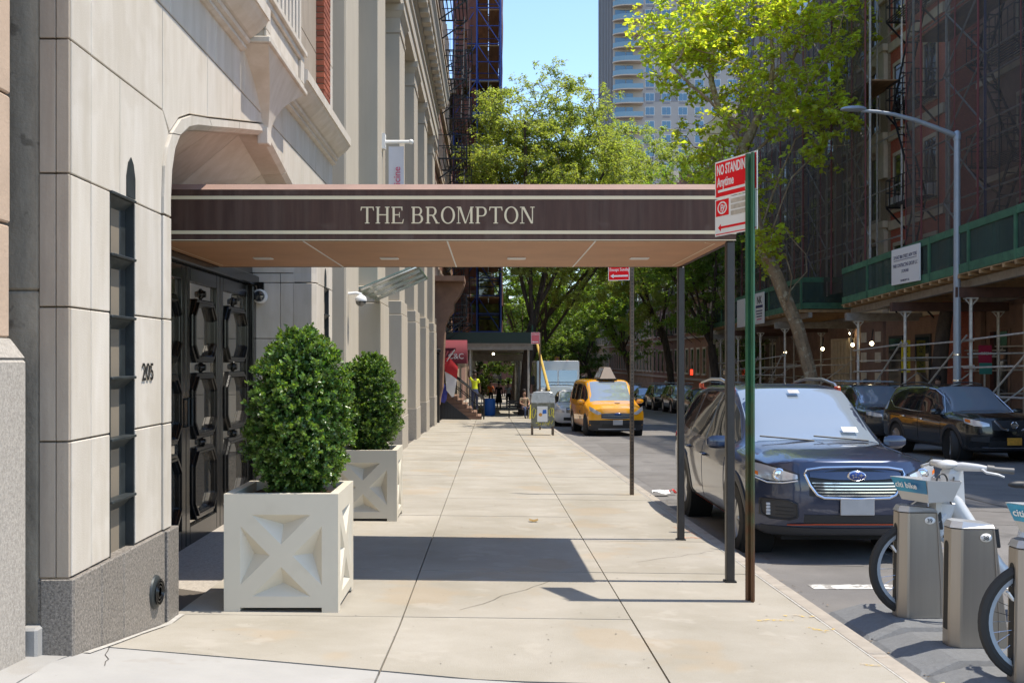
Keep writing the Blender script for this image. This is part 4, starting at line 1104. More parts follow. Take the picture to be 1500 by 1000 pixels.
# ================================================================== high tower beyond the trees
m_tow = M('tower buff brick', (.37,.34,.315), .8, var=.06, scale=.3)
m_tow_band = M('tower grey band', (.22,.22,.24), .8)
m_tow_rib = M('tower dark rib', (.17,.16,.165), .7)
m_balc = M('balcony slab', (.50,.42,.34), .8)
m_balg = M('balcony glass', (.16,.26,.32), .15, spec=.8)
m_towglass = M('sky blue tower glass', (.10,.17,.22), .06, metal=.35, spec=1.)
tw = thing('apartment_tower', 'tall buff and grey apartment tower with curved balconies above the trees', 'building', (40, 235, 0))
TX, TY, FH = 26.6, 220.0, 2.98
MB().box(TX, 66, TY, 248, -6, 105).build('wall', m_tow, tw)
for k in range(9): MB().box(TX-.35, TX, TY+1+k*3.1, TY+2.2+k*3.1, -6, 105).build('rib', m_tow_rib, tw)
fl = 17
for i in range(5, 32):
    z = -3 + i * FH
    # curved balcony at the corner
    pts = [(TX-.2, TY)] + [(TX + 3.2 - 3.4*math.cos(R(a)), TY - 1.9*math.sin(R(a))) for a in range(10, 91, 16)] + [(TX+6.2, TY-1.9), (TX+6.2, TY)]
    bal = MB().prism(pts, lambda u,v,t:(u,v,t), z-.12, z+.12).build('balcony', m_balc, tw)
    rp = pts[1:-1]
    MB().grid([[(u,v,z+.13) for u,v in rp], [(u,v,z+1.1) for u,v in rp]], sm=False).build('balcony_rail', m_balg, bal)
    for x0, x1 in ((TX+.4, TX+2.6), (TX+2.75, TX+4.2)):
        MB().box(x0, x1, TY-.08, TY-.01, z+.2, z+2.4).build('balcony_door', m_towglass, tw)
    for k in range(7):
        x = TX + 6.9 + k*3.55
        w = MB().box(x-.08, x+1.93, TY-.07, TY-.001, z+.72, z+2.48).build('window', m_tow_band if False else m_white, tw)
        MB().box(x, x+.9, TY-.10, TY-.071, z+.8, z+2.4).build('pane', m_towglass, w); MB().box(x+.95, x+1.85, TY-.10, TY-.071, z+.8, z+2.4).build('pane', m_towglass, w)
        MB().box(x+.2, x+1.7, TY-.06, TY-.001, z+.18, z+.52).build('vent_grille', m_tow_band, tw)
    if i in (20, 26, 31): MB().box(TX+6.4, 62, TY-.05, TY-.0005, z+.65, z+2.5).build('grey_band', m_tow_band, tw)
# ================================================================== right row of buildings across the street
XFR = 16.5
m_rbrick = M('bright red brick', (.52,.15,.09), .85, var=.3, scale=14, stretch=(1,1,3))
m_tanbrick = M('tan brick', (.38,.30,.20), .85, var=.3, scale=10, stretch=(1,1,3))
m_cream = M('cream stone trim', (.68,.58,.42), .8, var=.12, scale=3)
m_dkbrick = M('dark brown brick', (.30,.19,.14), .85, var=.25, scale=3)
m_shop = M('beige shop front', (.62,.53,.43), .8, var=.08, scale=2)
m_red_s = M('magenta sign', (.42,.02,.08), .6)
m_yel_s = M('yellow sign', (.75,.62,.02), .6)
m_pink_s = M('pink sign', (.65,.13,.16), .6)
m_teal_s = M('teal sign', (.05,.28,.25), .6)
b1 = thing('netted_building', 'dark brown brick building behind black netting over shop fronts, nearest across the street', 'building', (17, 28, 0))
MB().box(XFR, 28, 8, 34.5, -1.5, 22).build('wall', m_dkbrick, b1)
for z in (4.6, 7.9, 11.2, 14.5, 17.8):
    MB().box(XFR-.12, XFR-.001, 8, 34.5, z-.5, z-.3).build('string_course', m_cream, b1)
    y = 10
    while y < 33: window(b1, XFR, y, y+1.1, z, z+1.9, -1, m_cream); y += 2.6
fire_escape(b1, XFR-.13, -1, 30.0, 33.0, [4.5, 7.8, 11.1, 14.4, 17.7], 1.0)
fire_escape(b1, XFR-.13, -1, 24, 27, [4.5, 7.8, 11.1, 14.4, 17.7], 1.0)
# street level: beige shop on the near part, brownstone beyond
MB().box(XFR-.25, XFR-.001, 8, 31.2, -1.4, 3.3).build('shop_front', m_shop, b1)
for y0, y1 in ((10, 14), (16, 20), (23, 26.5), (27.5, 30.4)):
    w = MB().box(XFR-.29, XFR-.251, y0, y1, -.2, 2.4).build('shop_window', m_iron, b1)
    MB().box(XFR-.31, XFR-.291, y0+.1, y1-.1, -.1, 2.3).build('pane', m_glass, w)
MB().box(XFR-.34, XFR-.311, 28, 30.1, 1.0, 1.45).build('shop_sign', m_pink_s, b1)
MB().box(XFR-.34, XFR-.311, 28, 30.2, .35, .8).build('shop_sign', m_teal_s, b1)
MB().box(XFR-.34, XFR-.311, 28, 29.0, -.1, .3).build('shop_sign', m_red_s, b1)
MB().box(XFR-.2, XFR-.001, 31.25, 34.45, -1.4, 3.3).build('shop_front', m_brown, b1)
for y0, y1 in ((32, 33.3),):
    w = MB().box(XFR-.26, XFR-.201, y0, y1, -.6, 2.6).build('shop_window', m_brown, b1, bevel=.02)
    MB().box(XFR-.28, XFR-.261, y0+.1, y1-.1, -.4, 2.5).build('pane', m_glass, w)
for a_, b_ in ((33.6, 34.0),): MB().box(XFR-.40, XFR-.205, a_, b_, -1.4, 3.2).build('pilaster', m_brown, b1, bevel=.03)
ys_ = thing('yellow_sign', 'tall narrow yellow sign lettered down the brownstone shop window', 'sign', (14.9, 36.5, 1.7))
MB().box(14.72, 15.02, 36.55, 36.6, 1.15, 2.30).build('panel', m_yel_s, ys_)
text('FOR RENT', .22, (14.79, 36.545, 2.22), (0,0,-1), (1,0,0), m_flat_black, ys_, sx=.95)
ms = thing('magenta_sign', 'magenta sign on a thin post in front of the brownstone shop', 'sign', (15.4, 32, .6))
MB().box(15.3, 15.7, 32.0, 32.05, 1.35, 2.05).build('panel', m_red_s, ms)
MB().box(15.3, 15.7, 31.985, 31.999, 1.15, 1.5).build('lower_panel', m_teal_s, ms)
MB().tube([(15.5,32.06,fz(0,32)),(15.5,32.06,2.05)], .03, 6).build('post', m_pipe_g, ms)
text('OPEN', .13, (15.33, 31.99, 1.75), (1,0,0), (0,0,1), m_white, ms)
# the open bay between the two nets: red brick with fire escapes and a tan arched bay, set forward of its neighbours to gather more light
b2 = thing('brick_building', 'red and tan brick building with cream arches and fire escapes between the black nets', 'building', (16, 39, 0))
X2 = 15.4
MB().box(X2, 28, 34.6, 39.3, -1.5, 21).build('red_wall', m_rbrick, b2)
MB().box(X2-.1, 28, 39.31, 41.65, -1.5, 21).build('tan_wall', m_tanbrick, b2)
for z in (3.9, 7.3, 10.7, 14.1):
    for y in (35.2, 37.9): window(b2, X2, y, y+1.0, z, z+2.0, -1, m_cream, ac=(z < 8))
    MB().box(X2-.09, X2-.001, 34.6, 39.3, z-.75, z-.4).build('band', m_cream, b2)
    x = X2-.1
    window(b2, x, 40.1, 40.9, z-.2, z+2.2, -1, m_trim, ac=(z < 5))
    prof = [(39.33,z+1.3),(39.95,z+1.3),(40.0,z+2.15),(40.2,z+2.4),(40.5,z+2.5),(40.8,z+2.4),(41.0,z+2.15),(41.05,z+1.3),(41.63,z+1.3),(41.63,z+2.5),(41.4,z+2.75),(41.2,z+3.05),(39.7,z+3.05),(39.33,z+2.6)]
    MB().prism(prof, lambda u,v,t:(x-t,u,v), .001, .16).build('arch_surround', m_cream, b2)
    MB().box(x-.2, x-.001, 39.32, 41.6, z-.62, z-.36).build('sill_band', m_cream, b2)
fire_escape(b2, X2-.09, -1, 35.0, 37.6, [3.8, 7.2, 10.6, 14.0], .75)
MB().box(X2-.2, X2-.001, 34.6, 39.28, -1.4, 3.1).box(X2-.3, X2-.101, 39.33, 41.6, -1.4, 3.1).build('ground_floor', m_brown, b2)
for y0 in (39.5, 41.0):
    for z in (-.9, -.1, .7, 1.5, 2.3): MB().box(X2-.35, X2-.301, y0, y0+.5, z, z+.4).build('quoin', m_cream, b2)
for y0 in (35.2, 37.6):
    w = MB().box(X2-.24, X2-.201, y0, y0+1.3, -.5, 2.5).build('shop_window', m_iron, b2); MB().box(X2-.26, X2-.241, y0+.1, y0+1.2, -.4, 2.4).build('pane', m_glass, w)
b3 = thing('dark_building', 'dark brown building with cream pilastered doorway behind the farther black netting', 'building', (17, 51, 0))
MB().box(XFR, 28, 41.7, 58, -1.8, 20).build('wall', m_dkbrick, b3)
for z in (4.6, 7.9, 11.2, 14.5):
    for y in (42.5, 44.5, 46.5, 49, 51.5, 54, 56.3): window(b3, XFR, y, y+1.1, z, z+1.9, -1, m_cream)
fire_escape(b3, XFR-.1, -1, 50.5, 53.5, [4.5, 7.8, 11.1, 14.4], 1.0)
dr = MB().box(XFR-.3, XFR-.001, 46.2, 48.6, -1.2, 2.6).build('door_surround', m_cream, b3)
for y in (46.3, 46.75, 47.2, 47.65, 48.1): MB().box(XFR-.36, XFR-.301, y, y+.3, -1.1, 2.5).build('fluting', m_cream, dr, bevel=.03)
# further buildings on the right, going away
y = 58.1
specs = [(10, 17, m_dkbrick, 'brown brick tenement with fire escapes, first beyond the far shed'), (9, 18.5, m_fl[1], 'tan tenement with fire escapes, second beyond the far shed'),
         (12, 16, m_fl[0], 'red brick tenement, third beyond the far shed'), (14, 18, m_fl[2], 'dark tenement, fourth beyond the far shed'), (16, 17, m_fl[3], 'pale tenement far along the right row'), (22, 19, m_fl[0], 'tall red tenement at the end of the right row'), (40, 18, m_fl[1], 'last tan block closing the right row')]
for i, (d, h, m, lb) in enumerate(specs):
    b = thing('tenement', lb, 'building', (17, y, 0))
    MB().box(XFR, 30, y, y+d-.1, -6, h).build('wall', m, b)
    MB().hexa([(XFR-.1,y,h-.9),(XFR,y,h-.9),(XFR,y+d-.1,h-.9),(XFR-.1,y+d-.1,h-.9),(XFR-.8,y,h+.1),(XFR,y,h+.1),(XFR,y+d-.1,h+.1),(XFR-.8,y+d-.1,h+.1)]).build('cornice', m_cream if i % 2 else m_brown, b)
    for z in (.6, 4.0, 7.3, 10.6, 13.9):
        if z + 2.6 > h: continue
        k = y + .9
        while k < y + d - 1.6: window(b, XFR, k, k+1.05, z, z+1.9, -1, m_trim if i % 2 else m_cream); k += 2.3
        MB().box(XFR-.1, XFR-.001, y, y+d-.1, z-.6, z-.42).build('band', m_trim, b)
    if i < 4: fire_escape(b, XFR-.1, -1, y+2.2, y+5.6, [z for z in (3.9, 7.2, 10.5, 13.8) if z+1 < h], 1.05)
    y += d
# ------------------------------------------------------------------ scaffolds with black netting
m_net = netmat('black debris netting', (.066,.052,.042), .66)
m_net2 = netmat('dark net infill', (.035,.07,.055), .66)
m_seam = M('red seam cord', (.16,.035,.035), .7)
m_timb = M('raw timber', (.40,.25,.12), .8, var=.25, scale=5, stretch=(1,.2,1), rand=.15)
m_ibeam = M('rust brown steel beam', (.10,.05,.035), .7, var=.25, scale=4)
m_grn = M('green painted plywood', (.055,.155,.085), .7, var=.3, scale=3, rand=.15, spots=((.03,.09,.06), 5, .6, .6))
def scaffold(label, y0, y1, z0, z1, seed, blue_at):
    t = thing('netted_scaffold', label, 'scaffold', (14.5, (y0+y1)/2, z0), 0, 'netted scaffolds across the street')
    xa, xb = 13.75, 14.9
    ny = max(1, round((y1-y0)/2.3)); yy = [y0 + (y1-y0)*i/ny for i in range(ny+1)]
    for y in yy:
        for x in (xa, xb): MB().tube([(x,y,z0),(x,y,z1)], .04, 6).build('scaffold_post', m_pipe_b if (y in (yy[blue_at % len(yy)],) and x == xa) else m_pipe_g, t)
    z = z0 + 1.9; k = 0
    while z < z1:
        for x in (xa, xb): MB().tube([(x,y0,z),(x,y1,z)], .03, 5).build('ledger', m_pipe_g, t)
        for i in range(ny):
            a, b = yy[i], yy[i+1]
            if i % 2 == 0: MB().tube([(xa-.03,a,z-1.9),(xa-.03,b,z)] if k % 2 else [(xa-.03,b,z-1.9),(xa-.03,a,z)], .028, 5).tube([(xa-.09,a,z) ,(xa-.09,b,z-1.9)] if k % 2 else [(xa-.09,a,z-1.9),(xa-.09,b,z)], .028, 5).build('brace', m_pipe_g, t)
        if k % 4 == 3: MB().box(xa+.05, xb-.05, y0, y1, z-.12, z-.07).build('plank', m_plank, t)
        z += 1.9; k += 1
    netting(t, 'netting', m_net, lambda u,v,d:(13.6+d, u, v), y0-.1, y1+.1, z0, z1, ny*4, 18, 0, seed, .035)
    for i in range(ny*2+1):
        y = y0 + (y1-y0)*i/(ny*2) + rng.uniform(-.2,.2)
        MB().tube([(13.53+rng.uniform(-.01,.02),y,z0+(z1-z0)*j/8) for j in range(9)], .016 if i % 3 else .03, 5).build('seam', m_seam if i % 3 != 2 else m_iron, t)
    return t
scaffold('near scaffold wrapped in black netting with red seams behind the street lamp', 14, 33.2, 4.4, 22, 11, -3)
scaffold('farther scaffold wrapped in black netting behind the leaning plane tree', 37.0, 56.0, 4.2, 21, 12, 3)
# ------------------------------------------------------------------ sidewalk sheds
def shed(label, y0, y1, zb, slope, seed, front=False):
    t = thing('sidewalk_shed', label, 'shed', (14.5, y1, 0), 0, 'sidewalk sheds across the street')
    Z = lambda y, h=0: zb + slope * (y1 - y) + h
    X0 = 12.72
    def sl(x0, x1, a, b, h0, h1, nm, m, bev=0.):
        return MB().hexa([(x0,a,Z(a,h0)),(x1,a,Z(a,h0)),(x1,b,Z(b,h0)),(x0,b,Z(b,h0)),(x0,a,Z(a,h1)),(x1,a,Z(a,h1)),(x1,b,Z(b,h1)),(x0,b,Z(b,h1))]).build(nm, m, t, bevel=bev)
    n = round((y1-y0)/2.4); st_ = (y1-y0)/n
    for i in range(n):
        a, b = y0 + i*st_ + .004, y0 + (i+1)*st_ - .004
        sl(X0-.02, X0+.03, a, b, .02, .26, 'lower_rail', m_grn); sl(X0-.02, X0+.03, a, b, 1.10, 1.30, 'upper_rail', m_grn)
        sl(X0+.012, X0+.018, a, b, .26, 1.10, 'mesh_infill', m_net2)
        sl(X0-.035, X0+.04, a-.05, a+.05, .0, 1.28, 'parapet_post', m_grn)
        sl(X0+.03, X0+.09, (a+b)/2-.03, (a+b)/2+.03, .0, 1.2, 'parapet_stud', m_grn)
    y = y0
    while y < y1:                           # timber joists showing their ends under the parapet
        sl(X0-.06, 16.3, y, y+.09, -.12, -.03, 'joist', m_timb); y += .6
    sl(X0-.05, 16.35, y0, y1, -.028, -.003, 'deck', m_timb)
    for x in (X0+.3, 15.9): sl(x, x+.16, y0, y1, -.34, -.125, 'runner_beam', m_shed_y)
    k = 0; y = y1 - .6
    posts = []
    while y > y0:
        sl(X0-.1, 16.3, y-.09, y+.09, -.62, -.345, 'cross_beam', m_ibeam if k % 3 else m_shed_y)
        for x in (X0+.35, 16.0):
            p = MB().tube([(x,y,fz(0,y)),(x,y,Z(y,-.66))], .05, 8).build('post', m_pipe_g, t)
            MB().box(x-.16,x+.16,y-.10,y+.10,Z(y,-.66),Z(y,-.625)).build('post_head', m_pipe_g, p)
            MB().bar((x,y-.02,Z(y,-.85)),(x+.17,y-.02,Z(y,-.66)),.03).bar((x,y-.02,Z(y,-.85)),(x-.17,y-.02,Z(y,-.66)),.03).build('post_brace', m_pipe_g, p)
        posts.append(y); y -= 4.1 + .3*(k % 2); k += 1
    for a, b in zip(posts, posts[1:]):
        for x in (X0+.29, 16.06):
            for h in (1.25, 2.0, 2.75): MB().tube([(x,a+.3,fz(0,a)+h+.02),(x,b-.3,fz(0,b)+h+rng.uniform(-.12,.12))], .026, 6).build('rail', m_pipe_g, t)
        MB().tube([(X0+.23,a,fz(0,a)+.5),(X0+.23,b,fz(0,b)+2.9)], .026, 6).build('brace', m_pipe_g, t)
    for y in posts:
        MB().tube([(X0+.3,y+.08,fz(0,y)+2.4),(16.1,y+.08,fz(0,y)+2.45)], .026, 6).build('rail', m_pipe_g, t)
        MB().tube([(X0+.3,y-.08,fz(0,y)+.4),(16.1,y-.08,fz(0,y)+2.7)], .024, 6).build('brace', m_pipe_g, t)
    return t, Z, posts
s1, Z1, P1 = shed('nearer green sidewalk shed on steel posts with a white contractor sign', 15, 36.9, 3.58, .035, 1)
s2, Z2, P2 = shed('farther green sidewalk shed behind the leaning tree trunk', 41.8, 58.5, 3.42, .015, 2)
for i in range(2):                           # end parapet of the farther shed facing down the street
    a, b = 12.76 + i*1.75, 12.76 + (i+1)*1.75
    for z0, z1 in ((.02,.26),(1.10,1.3)): MB().box(a+.004,b-.004,41.7,41.75,Z2(41.8,z0),Z2(41.8,z1)).build('end_rail', m_grn, s2)
    MB().box(a,b,41.72,41.726,Z2(41.8,.262),Z2(41.8,1.098)).build('mesh_infill', m_net2, s2)
    MB().box(b-.06,b+.03,41.66,41.70,Z2(41.8,0),Z2(41.8,1.28)).build('parapet_post', m_grn, s2)
cs = thing('contractor_sign', 'white contractor sign board tied to the nearer green shed parapet', 'sign', (12.6, 31.1, 4.4))
MB().box(12.62, 12.66, 30.05, 32.15, 3.92, 5.02).build('board', m_white, cs, bevel=.005)
m_navy = M('navy print', (.03,.03,.10), .7)
for s_, h, z in (('219 EAST 80th STREET, NEW YORK', .15, 4.70), ('PARK CONTRACTING GROUP LLC', .155, 4.44), ('212.396.9650', .13, 4.26), ('FOR EMERGENCY CALL', .085, 3.99)):
    text(s_, h, (12.617, 31.1, z), (0,-1,0), (0,0,1), m_navy, cs, align='CENTER', off=.01, sx=.75)
MB().box(12.613, 12.619, 30.25, 31.95, 4.645, 4.66).build('rule', m_navy, cs)
ns = thing('shed_sign', 'narrow white sign with a dark emblem on the farther green shed', 'sign', (12.6, 47.8, 3.9))
MB().box(12.62, 12.66, 47.1, 48.7, 3.30, 4.75).build('board', m_white, ns, bevel=.005)
text('NK', .48, (12.617, 47.9, 4.25), (0,-1,0), (0,0,1), m_flat_black, ns, align='CENTER', off=.03, sx=1.2)
MB().box(12.612, 12.618, 47.3, 48.5, 4.05, 4.17).build('blue_bar', m_navy, ns)
for k in range(4): MB().box(12.612, 12.618, 47.35+.05*k, 48.45-.05*k, 3.88-.13*k, 3.93-.13*k).build('print_line', m_pinkink if k > 2 else m_navy, ns)
ws = thing('shed_sign', 'plain white sign beyond the emblem sign on the farther green shed', 'sign', (12.6, 51, 3.9))
MB().box(12.62, 12.66, 50.6, 52.2, 3.25, 4.65).build('board', m_white, ws, bevel=.005)
m_bulb = emit('lit bulb', (1,.82,.5), 9)
for i, (px, py, Y, lb) in enumerate([(1277,503,36,'lit work bulb hanging from the nearer shed by its first post'), (1249,505,43,'lit work bulb below the end of the farther shed'), (1205,511,45,'lit work bulb beside the second post of the farther shed'), (1246,488,46,'warm door lamp above the cream doorway'), (1150,516,50,'lit work bulb left of the leaning trunk')]):
    x, y_, z = at(px, py, Y)
    t = thing('work_bulb', lb, 'lamp', (x, y_, z), 0, 'lit bulbs under the sheds')
    MB().sphere((0,0,0), .07).build('bulb', m_bulb, t, world=False)
    MB().tube([(0,0,.06),(0,0,.14),(.05,0,.5)], .02, 6).build('socket', m_iron, t, world=False)
# iron area railings along the right building line
for k, (y0, y1, lb) in enumerate([(42.5, 45, 'low black area railing between the two sheds'), (45.5, 54, 'low black area railing by the cream doorway'), (22, 29.5, 'black stair railing in front of the beige shop')]):
    t = thing('iron_railing', lb, 'railing', (15.6, y0, 0), 0, 'iron railings along the buildings')
    zb = fz(0, (y0+y1)/2)
    for h in (.12, 1.05): MB().bar((15.6,y0,fz(0,y0)+h),(15.6,y1,fz(0,y1)+h),.035).build('rail', m_iron, t)
    y = y0; q = MB()
    while y < y1: q.bar((15.6,y,fz(0,y)),(15.6,y,fz(0,y)+1.1),.018); y += .16
    q.build('pickets', m_iron, t, kind='stuff')
    for y in (y0, y1):
        p = MB().box(15.54,15.66,y-.06,y+.06,fz(0,y),fz(0,y)+1.25).sphere((15.6,y,fz(0,y)+1.34), .08, 0, 8, 6); p.build('newel', m_iron, t)
# street lamp
m_alu = M('grey painted lamp post', (.36,.40,.44), .45, metal=.3, var=.08, scale=3)
x, y, _ = at(1402, 400, 27.8)
lp = thing('street_lamp', 'tall grey street lamp with a long curved arm over the road', 'street lamp', (x, y, fz(0, y)))
MB().tube([(x,y,fz(0,y)+.2),(x,y,7.6)], [.105,.082], 12).build('pole', m_alu, lp)
MB().lathe([(.2,0),(.2,.12),(.13,.3),(.11,.6)], (x,y,fz(0,y)), 'z', 12).build('base', m_alu, lp)
MB().lathe([(.10,0),(.10,.18),(.06,.24),(0,.27)], (x,y,7.55), 'z', 12).build('cap', m_alu, lp)
arm = [at(px, py, 27.8) for px, py in ((1400,199),(1370,187),(1340,176),(1310,168),(1285,164),(1262,162.5))]
MB().tube(arm, [.075,.068,.06,.055,.05,.045], 10).build('arm', m_alu, lp)
hx, hy, hz_ = at(1250, 161.5, 27.8)
mb = MB(); rows = []
for t, w, h in ((-.34,.05,.03),(-.28,.12,.06),(-.1,.16,.09),(.12,.15,.10),(.26,.09,.08),(.34,.05,.05)):
    rows.append([(hx+t, hy+w*math.cos(a), hz_+.02+h*math.sin(a)*(.6 if math.sin(a) < 0 else 1)) for a in [2*math.pi*k/10 for k in range(10)]])
mb.grid(rows, closed=True); mb.add(rows[0], [tuple(range(10))]); mb.add(rows[-1], [tuple(range(10))])
mb.build('lamp_head', m_alu, lp)
for z in (1.0, 1.7): MB().lathe([(.10,0),(.112,.01),(.112,.05),(.10,.06)], (x,y,z), 'z', 12).build('band_clamp', m_chrome, lp)
# ================================================================== trees
m_plane_bark = M('plane tree bark', (.30,.215,.13), .85, var=.35, scale=5, stretch=(1,1,.5), spots=[((.52,.47,.33), 4, .56, .7), ((.12,.085,.06), 7, .62, .7)], bump=.6, bscale=25)
m_dkbark = M('dark locust bark', (.07,.052,.04), .9, var=.4, scale=8, stretch=(1,1,.3), bump=1., bscale=20)
m_plane_leaf = leafmat('plane tree leaf', (.36,.395,.075), .62, .4, .45, .025)
m_loc_leaf = leafmat('locust leaf', (.26,.30,.115), .5, .35, .45, .02)
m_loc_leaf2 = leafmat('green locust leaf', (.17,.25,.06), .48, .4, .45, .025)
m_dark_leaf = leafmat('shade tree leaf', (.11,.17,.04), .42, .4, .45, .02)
def tree(name, label, group, skel, clumps, r0, bark, leaf, seed, n_leaf, lsize, lasp, spread, flat=.75, droop=0., twig=.012, minr=.012):
    """skel: list of limbs, each [(x,y,z), ...] starting at the trunk; clumps: foliage centres; each is tied to the nearest limb by a bending branch"""
    g = np.random.default_rng(seed); rr = random.Random(seed)
    t = thing(name, label, 'tree', skel[0][0], 0, group)
    nodes = []; parent = []; use = []
    def add(p, par): nodes.append(Vector(p)); parent.append(par); use.append(0); return len(nodes) - 1
    def nearest(p, sel=None):
        b, bd = 0, 1e9
        for i, q in enumerate(nodes):
            d = (q - p).length + max(0, q.z - p.z) * .8
            if d < bd: b, bd = i, d
        return b
    for k, limb in enumerate(skel):
        par = -1 if k == 0 else nearest(Vector(limb[0]))
        pts = [Vector(p) for p in limb]
        for a, b in zip(pts, pts[1:]):
            n = max(1, int((b-a).length / .7))
            for i in range(n):
                if par == -1 and i == 0: par = add(a, -1); 
                elif i == 0 and k and a is pts[0]: par = add(a, par) if (nodes[par]-a).length > .05 else par
                w = Vector((rr.uniform(-1,1), rr.uniform(-1,1), 0)) * .03
                par = add(a.lerp(b, (i+1)/n) + (w if i+1 < n else Vector()), par)
    nsk = len(nodes)
    order = sorted(range(len(clumps)), key=lambda i: (Vector(clumps[i]) - nodes[nearest(Vector(clumps[i]))]).length)
    tips = []
    for i in order:
        c = Vector(clumps[i]); b = nearest(c); s = nodes[b]; L_ = (c - s).length
        n = max(2, int(L_ / .55)); par = b
        bend = Vector((0, 0, -.12 * L_)) + Vector((rr.uniform(-.1,.1), rr.uniform(-.1,.1), 0)) * L_
        for k in range(1, n + 1):
            u = k / n; p = s.lerp(c, u) + bend * (4*u*(1-u)) * .5
            par = add(p, par)
        tips.append(par)
        while par >= 0: use[par] += 1; par = parent[par]
    mx = max(use)
    rad = [max(minr, r0 * (max(u, .6) / mx) ** .62) for u in use]
    # chains -> tubes
    kids = {}
    for i, p in enumerate(parent): kids.setdefault(p, []).append(i)
    mb = MB(); tw = MB()
    def chain(i):
        pts = [i]; 
        while True:
            ks = kids.get(pts[-1], [])
            if not ks: break
            ks = sorted(ks, key=lambda k: -use[k]); pts.append(ks[0])
            for o in ks[1:]: starts.append((pts[-2], o))
        return pts
    starts = [(None, 0)]; first = True
    while starts:
        a, b = starts.pop()
        c = chain(b)
        pp = ([nodes[a]] if a is not None else []) + [nodes[k] for k in c]
        rs = ([rad[c[0]]] if a is not None else []) + [rad[k] for k in c]
        if first: rs[0] *= 1.25; first = False
        if len(pp) > 1: mb.tube(pp, rs, 9 if rs[0] > .08 else 6 if rs[0] > .03 else 4, sm=True)
    link('trunk', mb.mesh('trunk', bark), t)
    # leaves round the clumps, with short twigs
    C_ = np.array([tuple(c) for c in clumps]); m_ = len(C_)
    sub = 7                                     # sprays per clump
    sc_off = g.normal(0, 1, (m_, sub, 3)) * np.array([spread, spread, spread * flat])
    S = (C_[:, None, :] + sc_off).reshape(-1, 3)
    tw = MB()
    for k in range(0, len(S)):
        if g.random() < .5: tw.tube([C_[k // sub], (C_[k // sub] + S[k]) / 2 + np.array([0,0,-.03]), S[k]], [twig, twig*.7, twig*.3], 3, caps=False)
    link('twigs', tw.mesh('twigs', bark, fixn=False), t)
    per = max(1, n_leaf // len(S)); idx = np.repeat(np.arange(len(S)), per); n = len(idx)
    sd = rdir(g, len(S)); sd[:, 2] *= .4
    along = g.normal(0, .5, n)
    pos = S[idx] + sd[idx] * (along[:, None] * spread * .75) + g.normal(0, spread * .16, (n, 3)) + np.array([0, 0, -droop]) * np.abs(along)[:, None] * spread
    ax = rdir(g, n); ax[:, 2] = ax[:, 2] * .5 - .25
    nr = rdir(g, n) * .8 + np.array([0, 0, 1.0])
    link('crown', leaf_mesh('crown', pos, ax, nr, g.uniform(lsize*.6, lsize*1.25, n), lasp, leaf, .2), t)
    return t
def ell(g, n, c, r, shell=.55):
    out = []
    for k in range(n):
        v = Vector((g.gauss(0,1), g.gauss(0,1), g.gauss(0,1))).normalized() * (g.random() ** shell)
        out.append((c[0]+v.x*r[0], c[1]+v.y*r[1], c[2]+v.z*r[2]))
    return out
# --- the leaning plane tree: limbs read off the photograph at its own distance, with depth given to each limb
g = random.Random(5)
YT = 39.5
def L(pts, dy=0.):
    n = len(pts)
    return [at(px, py, YT + dy * i / (n - 1)) for i, (px, py) in enumerate(pts)]
base = at(1196, 560, YT); base = (base[0], base[1], fz(0, YT) - .05)
trunk = [base] + L([(1190,560),(1180,520),(1168,478),(1152,440),(1138,405),(1122,372)], .6)
skel = [trunk,
        L([(1122,372),(1108,330),(1100,285),(1088,235),(1082,205),(1062,175),(1040,148),(1012,125),(985,98)], -2.5),
        L([(1086,225),(1100,195),(1112,170),(1128,140),(1132,95),(1128,40),(1120,-30)], 1.6),
        L([(1090,240),(1120,210),(1160,175),(1185,125),(1205,95),(1225,60)], -2.0),
        L([(1112,345),(1130,290),(1165,205),(1205,176),(1230,170)], 1.5),
        L([(1124,372),(1134,330),(1160,260),(1180,240),(1212,215),(1250,212),(1272,203),(1286,193)], -1.2),
        L([(1150,437),(1166,415),(1182,398),(1180,372),(1160,350),(1150,335)], .8),
        L([(1155,442),(1160,405),(1150,372),(1132,362)], -1.0),
        L([(1055,165),(1042,120),(1040,70),(1030,0),(1020,-60)], 2.2),
        L([(1128,120),(1160,90),(1180,40),(1190,-40)], -1.5)]
cl = []
def px_clumps(n, x0, y0, x1, y1, dy=2.6):
    for k in range(n):
        a, b = g.uniform(-1,1), g.uniform(-1,1)
        if a*a + b*b > 1: continue
        cl.append(at((x0+x1)/2 + a*(x1-x0)/2, (y0+y1)/2 + b*(y1-y0)/2, YT + g.uniform(-dy, dy)))
for a in ((75, 935, -10, 1080, 95), (70, 1030, -60, 1200, 120), (60, 1130, -40, 1265, 110), (32, 960, 60, 1110, 150), (28, 1060, 90, 1190, 200), (24, 1150, 90, 1262, 180),
          (15, 1165, 150, 1255, 215), (14, 990, 165, 1080, 240), (26, 1000, 200, 1100, 290), (7, 1090, 240, 1150, 330), (9, 1085, 300, 1145, 385), (30, 1010, -200, 1220, -20, 3.5), (5, 1095, 345, 1150, 385), (4, 1255, 50, 1285, 66), (4, 1150,215,1200,250)):
    px_clumps(*a)
tree('plane_tree', 'leaning plane tree with mottled trunk and bright yellow green leaves', None, skel, cl, .26, m_plane_bark, m_plane_leaf, 4, 21500, .20, .80, .30, .8, twig=.014, minr=.016)
